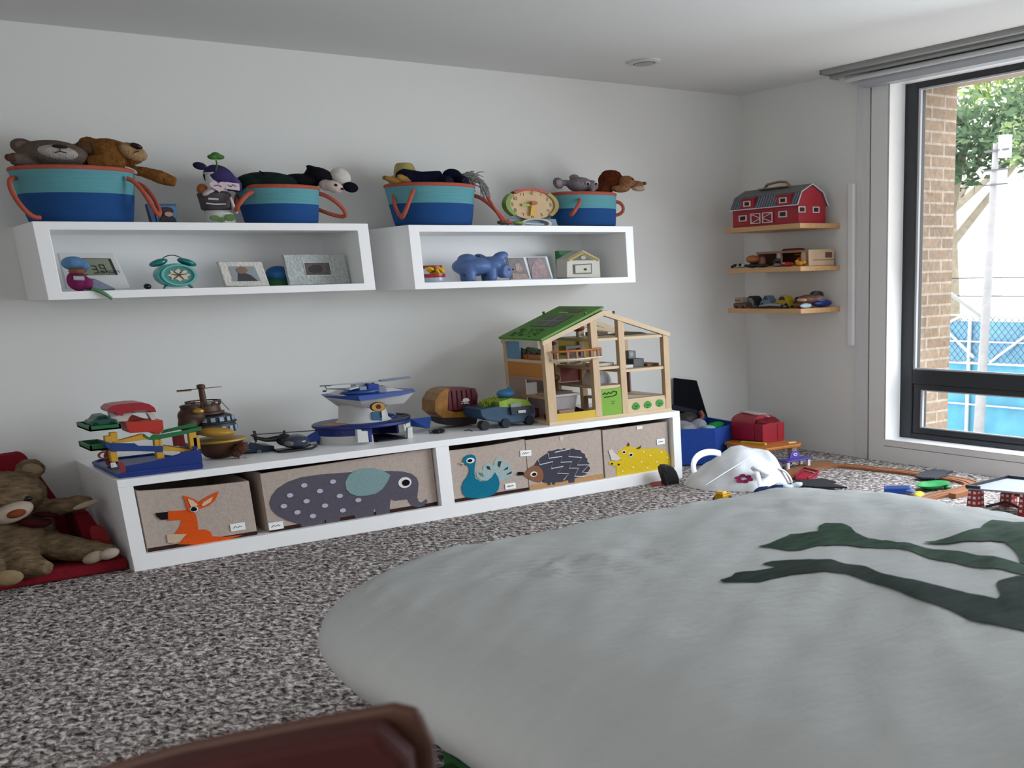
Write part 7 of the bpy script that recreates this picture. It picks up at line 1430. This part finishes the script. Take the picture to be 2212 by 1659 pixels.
# ================================================================== BED
BX0, BX1, BYA, BYZ, BR = .722, 2.560, -1.15, 2.625, .50
PROF = [(.24, .085), (.16, .115), (.10, .15), (.035, .205), (.005, .25), (0, .275), (.012, .305), (.035, .328), (.07, .348), (.11, .364), (.16, .377), (.24, .390), (.36, .401), (.55, .410), (.80, .414), (.92, .415)]
def wrinkle(x, y):
    v = Vector((x, y, 0))
    a = Vector((x * .8 + y * .6, y * .8 - x * .6, 0))
    w = .0045 * noise.noise(Vector((a.x * 9, a.y * 30, 8.2))) * (.4 + noise.noise(v * 2.3) ** 2 * 4) + .009 * noise.noise(Vector((a.x * 2.2, a.y * 5.5, 1.7))) + .006 * noise.noise(Vector((a.x * 4, a.y * 14, 4.2))) + .006 * noise.noise(v * 1.6)
    # long soft creases towards the head end of the bed
    k = max(0.0, min(1.0, (1.75 - y) / .7)) * max(0.0, min(1.0, (x - .7) / .3))
    s = (x - .70) * .35 + (1.62 - y)
    w += k * (.024 * math.exp(-((s - .42) / .045) ** 2) - .014 * math.exp(-((s - .50) / .05) ** 2) + .018 * math.exp(-((s - .70) / .05) ** 2) + .013 * math.exp(-((s - .22) / .03) ** 2)) * (.7 + .6 * noise.noise(v * 1.3))
    return w
def edge_dist(x, y):
    ix = min(x - BX0, BX1 - x); iy = min(y - BYA, BYZ - y)
    if ix < BR and iy < BR: return BR - math.hypot(BR - ix, BR - iy)
    return min(ix, iy)
def top_z(x, y):
    d = edge_dist(x, y); T = PROF[5:]
    for (d0, z0), (d1, z1) in zip(T, T[1:]):
        if d <= d1: return z0 + (z1 - z0) * (d - d0) / (d1 - d0) + wrinkle(x, y) * min(1, max(0, d) / .12)
    return T[-1][1] + wrinkle(x, y)
bed = thing('bed', 'large bed with a puffy pale duvet filling the lower right of the room', 'bed', (1.6, .8, 0))
part(bed, 'mattress_base', MB().box(BX0 + .26, BX1 - .26, BYA + .2, BYZ - .28, .0, .16), mat('dark_base', '131414', .8))
def outline(d, n=96):
    r = max(BR - d, .02); out = []
    cs = [(BX1 - d - r, BYZ - d - r, 0), (BX0 + d + r, BYZ - d - r, 90), (BX0 + d + r, BYA + d + r, 180), (BX1 - d - r, BYA + d + r, 270)]
    for cx, cy, a0 in cs:
        for k in range(n // 4): a = radians(a0 + 90 * k / (n // 4 - 1)); out.append((cx + r * cos(a), cy + r * sin(a)))
    pts = []                                  # even spacing along the straight sides too
    for (x0, y0), (x1, y1) in zip(out, out[1:] + out[:1]):
        L_ = math.hypot(x1 - x0, y1 - y0); m_ = 110 if L_ > 1.5 else (40 if L_ > .3 else 1)
        for k in range(m_): pts.append((x0 + (x1 - x0) * k / m_, y0 + (y1 - y0) * k / m_))
    return pts
dv = MB(); sk = MB()
rows = []
for j, (d, z) in enumerate(PROF[:6]):
    ring = outline(d); rows.append([(x, y, z + (wrinkle(x * 2, y * 2) * .6 if j < 5 else 0)) for x, y in ring])
V = [[dv.bm.verts.new((x + .010 * noise.noise(Vector((x * 5, y * 5, z * 3))) * (1 if j < 5 else 0), y, z)) for x, y, z in r] for j, r in enumerate(rows)]
n0 = len(V[0])
for A, B in zip(V, V[1:]):
    for k in range(n0): dv.bm.faces.new((A[k], A[(k + 1) % n0], B[(k + 1) % n0], B[k]))
prev = V[5]; dd_ = 0.0
for d in [.006, .012, .022, .035, .052, .07, .09, .11]:
    ring = outline(d); row = [dv.bm.verts.new((x, y, top_z(x, y))) for x, y in ring]
    for k in range(n0): dv.bm.faces.new((prev[k], prev[(k + 1) % n0], row[(k + 1) % n0], row[k]))
    prev = row
def cloth_cells(bm, pts, step, lift):
    """fill an outline and cut it into small square cells that follow the top of the duvet."""
    f = bm.faces.new([bm.verts.new((x, y, 0)) for x, y in pts]); f.normal_update()
    bmesh.ops.triangulate(bm, faces=[f], ngon_method='EAR_CLIP')
    xs = [p[0] for p in pts]; ys = [p[1] for p in pts]
    for ax, lo, hi in ((0, min(xs), max(xs)), (1, min(ys), max(ys))):
        c = lo + step
        while c < hi:
            co = [0, 0, 0]; no = [0, 0, 0]; co[ax] = c; no[ax] = 1
            bmesh.ops.bisect_plane(bm, geom=bm.verts[:] + bm.edges[:] + bm.faces[:], plane_co=co, plane_no=no); c += step
    bmesh.ops.dissolve_limit(bm, angle_limit=.001, verts=[], edges=[]) if False else None
    for v in bm.verts: v.co.z = top_z(v.co.x, v.co.y) + lift
inner = bmesh.new(); cloth_cells(inner, outline(.1085)[::2], .022, -.0003)
tmp = bpy.data.meshes.new('tmp'); inner.to_mesh(tmp); inner.free(); dv.bm.from_mesh(tmp); bpy.data.meshes.remove(tmp)
M_duvet = mat('cotton_duvet', 'b3b5b4', .9, .02, 6, .35, 14, spec=.1, stretch=(1, 3, 1))
du = part(bed, 'duvet', dv, M_duvet, 'pale grey-white duvet', smooth=True)
def print_(name, pts, col, label=None, lift=.0022):
    """a printed shape lying on the duvet: an outline cut into small cells that follow the cloth."""
    bm = bmesh.new(); cloth_cells(bm, pts, .02, lift)
    m = MB(); m.bm.free(); m.bm = bm
    return part(du, name, m, col, label, smooth=True)
GP = mat('green_print', '26402e', .9, .45, 14, .1, 40, spec=.1, stretch=(1, 3, 1)); GP2 = mat('green_print_dark', '1c2c24', .9, .4, 14, .1, 40, spec=.1, stretch=(1, 3, 1))
print_('dinosaur_leg', [(1.6060,1.8310), (1.6420,1.8280), (1.7100,1.8510), (1.7400,1.8650), (1.8050,1.8370), (1.8480,1.8780), (1.8800,1.8880), (1.9030,1.8530), (1.8890,1.8090), (1.8590,1.7650), (1.8460,1.7090), (1.8520,1.6620), (1.8400,1.6240), (1.8330,1.5680), (1.8460,1.5060), (1.8610,1.4420), (1.8700,1.3760), (1.8710,1.2980), (1.8670,1.2590), (1.8040,1.2150), (1.7900,1.2790), (1.7840,1.3570), (1.7730,1.4450), (1.7800,1.5280), (1.7880,1.6160), (1.7550,1.6970), (1.7080,1.7390), (1.6560,1.7390), (1.6300,1.7600), (1.6190,1.7970)], GP, 'dark green dinosaur leg print')
print_('dinosaur_leg', [(1.3610,1.6710), (1.3940,1.6720), (1.4160,1.6870), (1.4540,1.6720), (1.5080,1.6630), (1.5110,1.6770), (1.5040,1.7020), (1.5370,1.7060), (1.5750,1.6890), (1.6020,1.6600), (1.6240,1.6140), (1.6180,1.5650), (1.6140,1.5040), (1.6010,1.4360), (1.5980,1.3700), (1.6000,1.3030), (1.5980,1.2340), (1.6230,1.1820), (1.6430,1.1880), (1.6970,1.2390), (1.7160,1.2470), (1.7790,1.2500), (1.8200,1.2270), (1.7320,1.0970), (1.5320,0.9650), (1.5070,1.0380), (1.4950,1.0860), (1.4860,1.1460), (1.4850,1.1860), (1.5020,1.2650), (1.5250,1.3530), (1.5440,1.4180), (1.5450,1.4940), (1.5240,1.5520), (1.4820,1.5900), (1.4150,1.6000), (1.3730,1.6240), (1.3550,1.6490)], GP2, 'dark green dinosaur leg print')
print_('dinosaur_body', [(1.8710,1.5710), (1.9490,1.5590), (2.0100,1.5600), (2.0780,1.5700), (2.1310,1.6000), (2.2070,1.6300), (2.2300,1.5920), (2.2610,1.5330), (2.2110,1.4120), (2.0460,1.2580), (1.7480,1.1070), (1.8290,1.2320), (1.8770,1.3020), (1.8780,1.3120), (1.9190,1.3460), (1.9640,1.3930), (2.0050,1.4470), (1.9930,1.4730), (1.9650,1.4780), (1.9300,1.4970), (1.9020,1.5200)], GP, 'dark green dinosaur body print', lift=.0030)
solo('storage_box', 'flat green box pushed under the near edge of the bed', 'box', MB().box(.90, .948, 1.55, 2.06, .001, .05).box(.86, .90, 1.60, 2.02, .001, .035), P('1f4a26', .6), (.92, 1.8, 0))

# ================================================================== CHAIR STANDING IN FOR AN UNCLEAR BLURRED SHAPE BY THE CAMERA
ch = thing('chair', 'dark red padded stand-in chair for an unclear blurred shape, close at the lower left', 'chair', (.16, .70, 0))
d = Vector((.80, -.60, 0)); nrm = Vector((.60, .80, 0)); o0 = Vector((.09, 1.0, 0))
def W3(u, v, z): 
    p = o0 + d * u + nrm * v; return (p.x, p.y, z)
def slabp(pts, v0, v1):
    m = MB(); n = len(pts); a = [m.bm.verts.new(W3(u, v0, z)) for u, z in pts]; b_ = [m.bm.verts.new(W3(u, v1, z)) for u, z in pts]
    m.bm.faces.new(a); m.bm.faces.new(b_[::-1])
    for i in range(n): m.bm.faces.new((a[i], b_[i], b_[(i + 1) % n], a[(i + 1) % n]))
    return m
RIM = mat('brown_leather', '4f2f22', .6, .1, 12); PAD = mat('dark_red_leather', '3d0f0c', .85, .08, 10)
outl = [(.0, .36), (-.02, .55), (-.005, .60), (.04, .628), (.12, .648), (.22, .664), (.292, .674), (.312, .668), (.320, .64), (.316, .36)]
part(ch, 'back_frame', slabp(outl, -.007, .007), RIM, 'brown rim of the chair back', bevel=.005)
part(ch, 'back_cushion', slabp([(.004, .38), (-.014, .55), (.0, .595), (.042, .622), (.12, .643), (.22, .659), (.288, .667), (.308, .64), (.305, .38)], -.045, -.0075), PAD, 'dark red padding', bevel=.008)
part(ch, 'seat', slabp([(.0, .30), (.316, .30), (.316, .345), (.0, .345)], -.32, .012), PAD, bevel=.01)
for u in (.02, .29):
    part(ch, 'leg', MB().cyl(W3(u, -.30, .30), W3(u, -.31, 0), .014, .010), RIM); part(ch, 'leg', MB().cyl(W3(u, -.002, .36), W3(u, .01, 0), .014, .010), RIM)
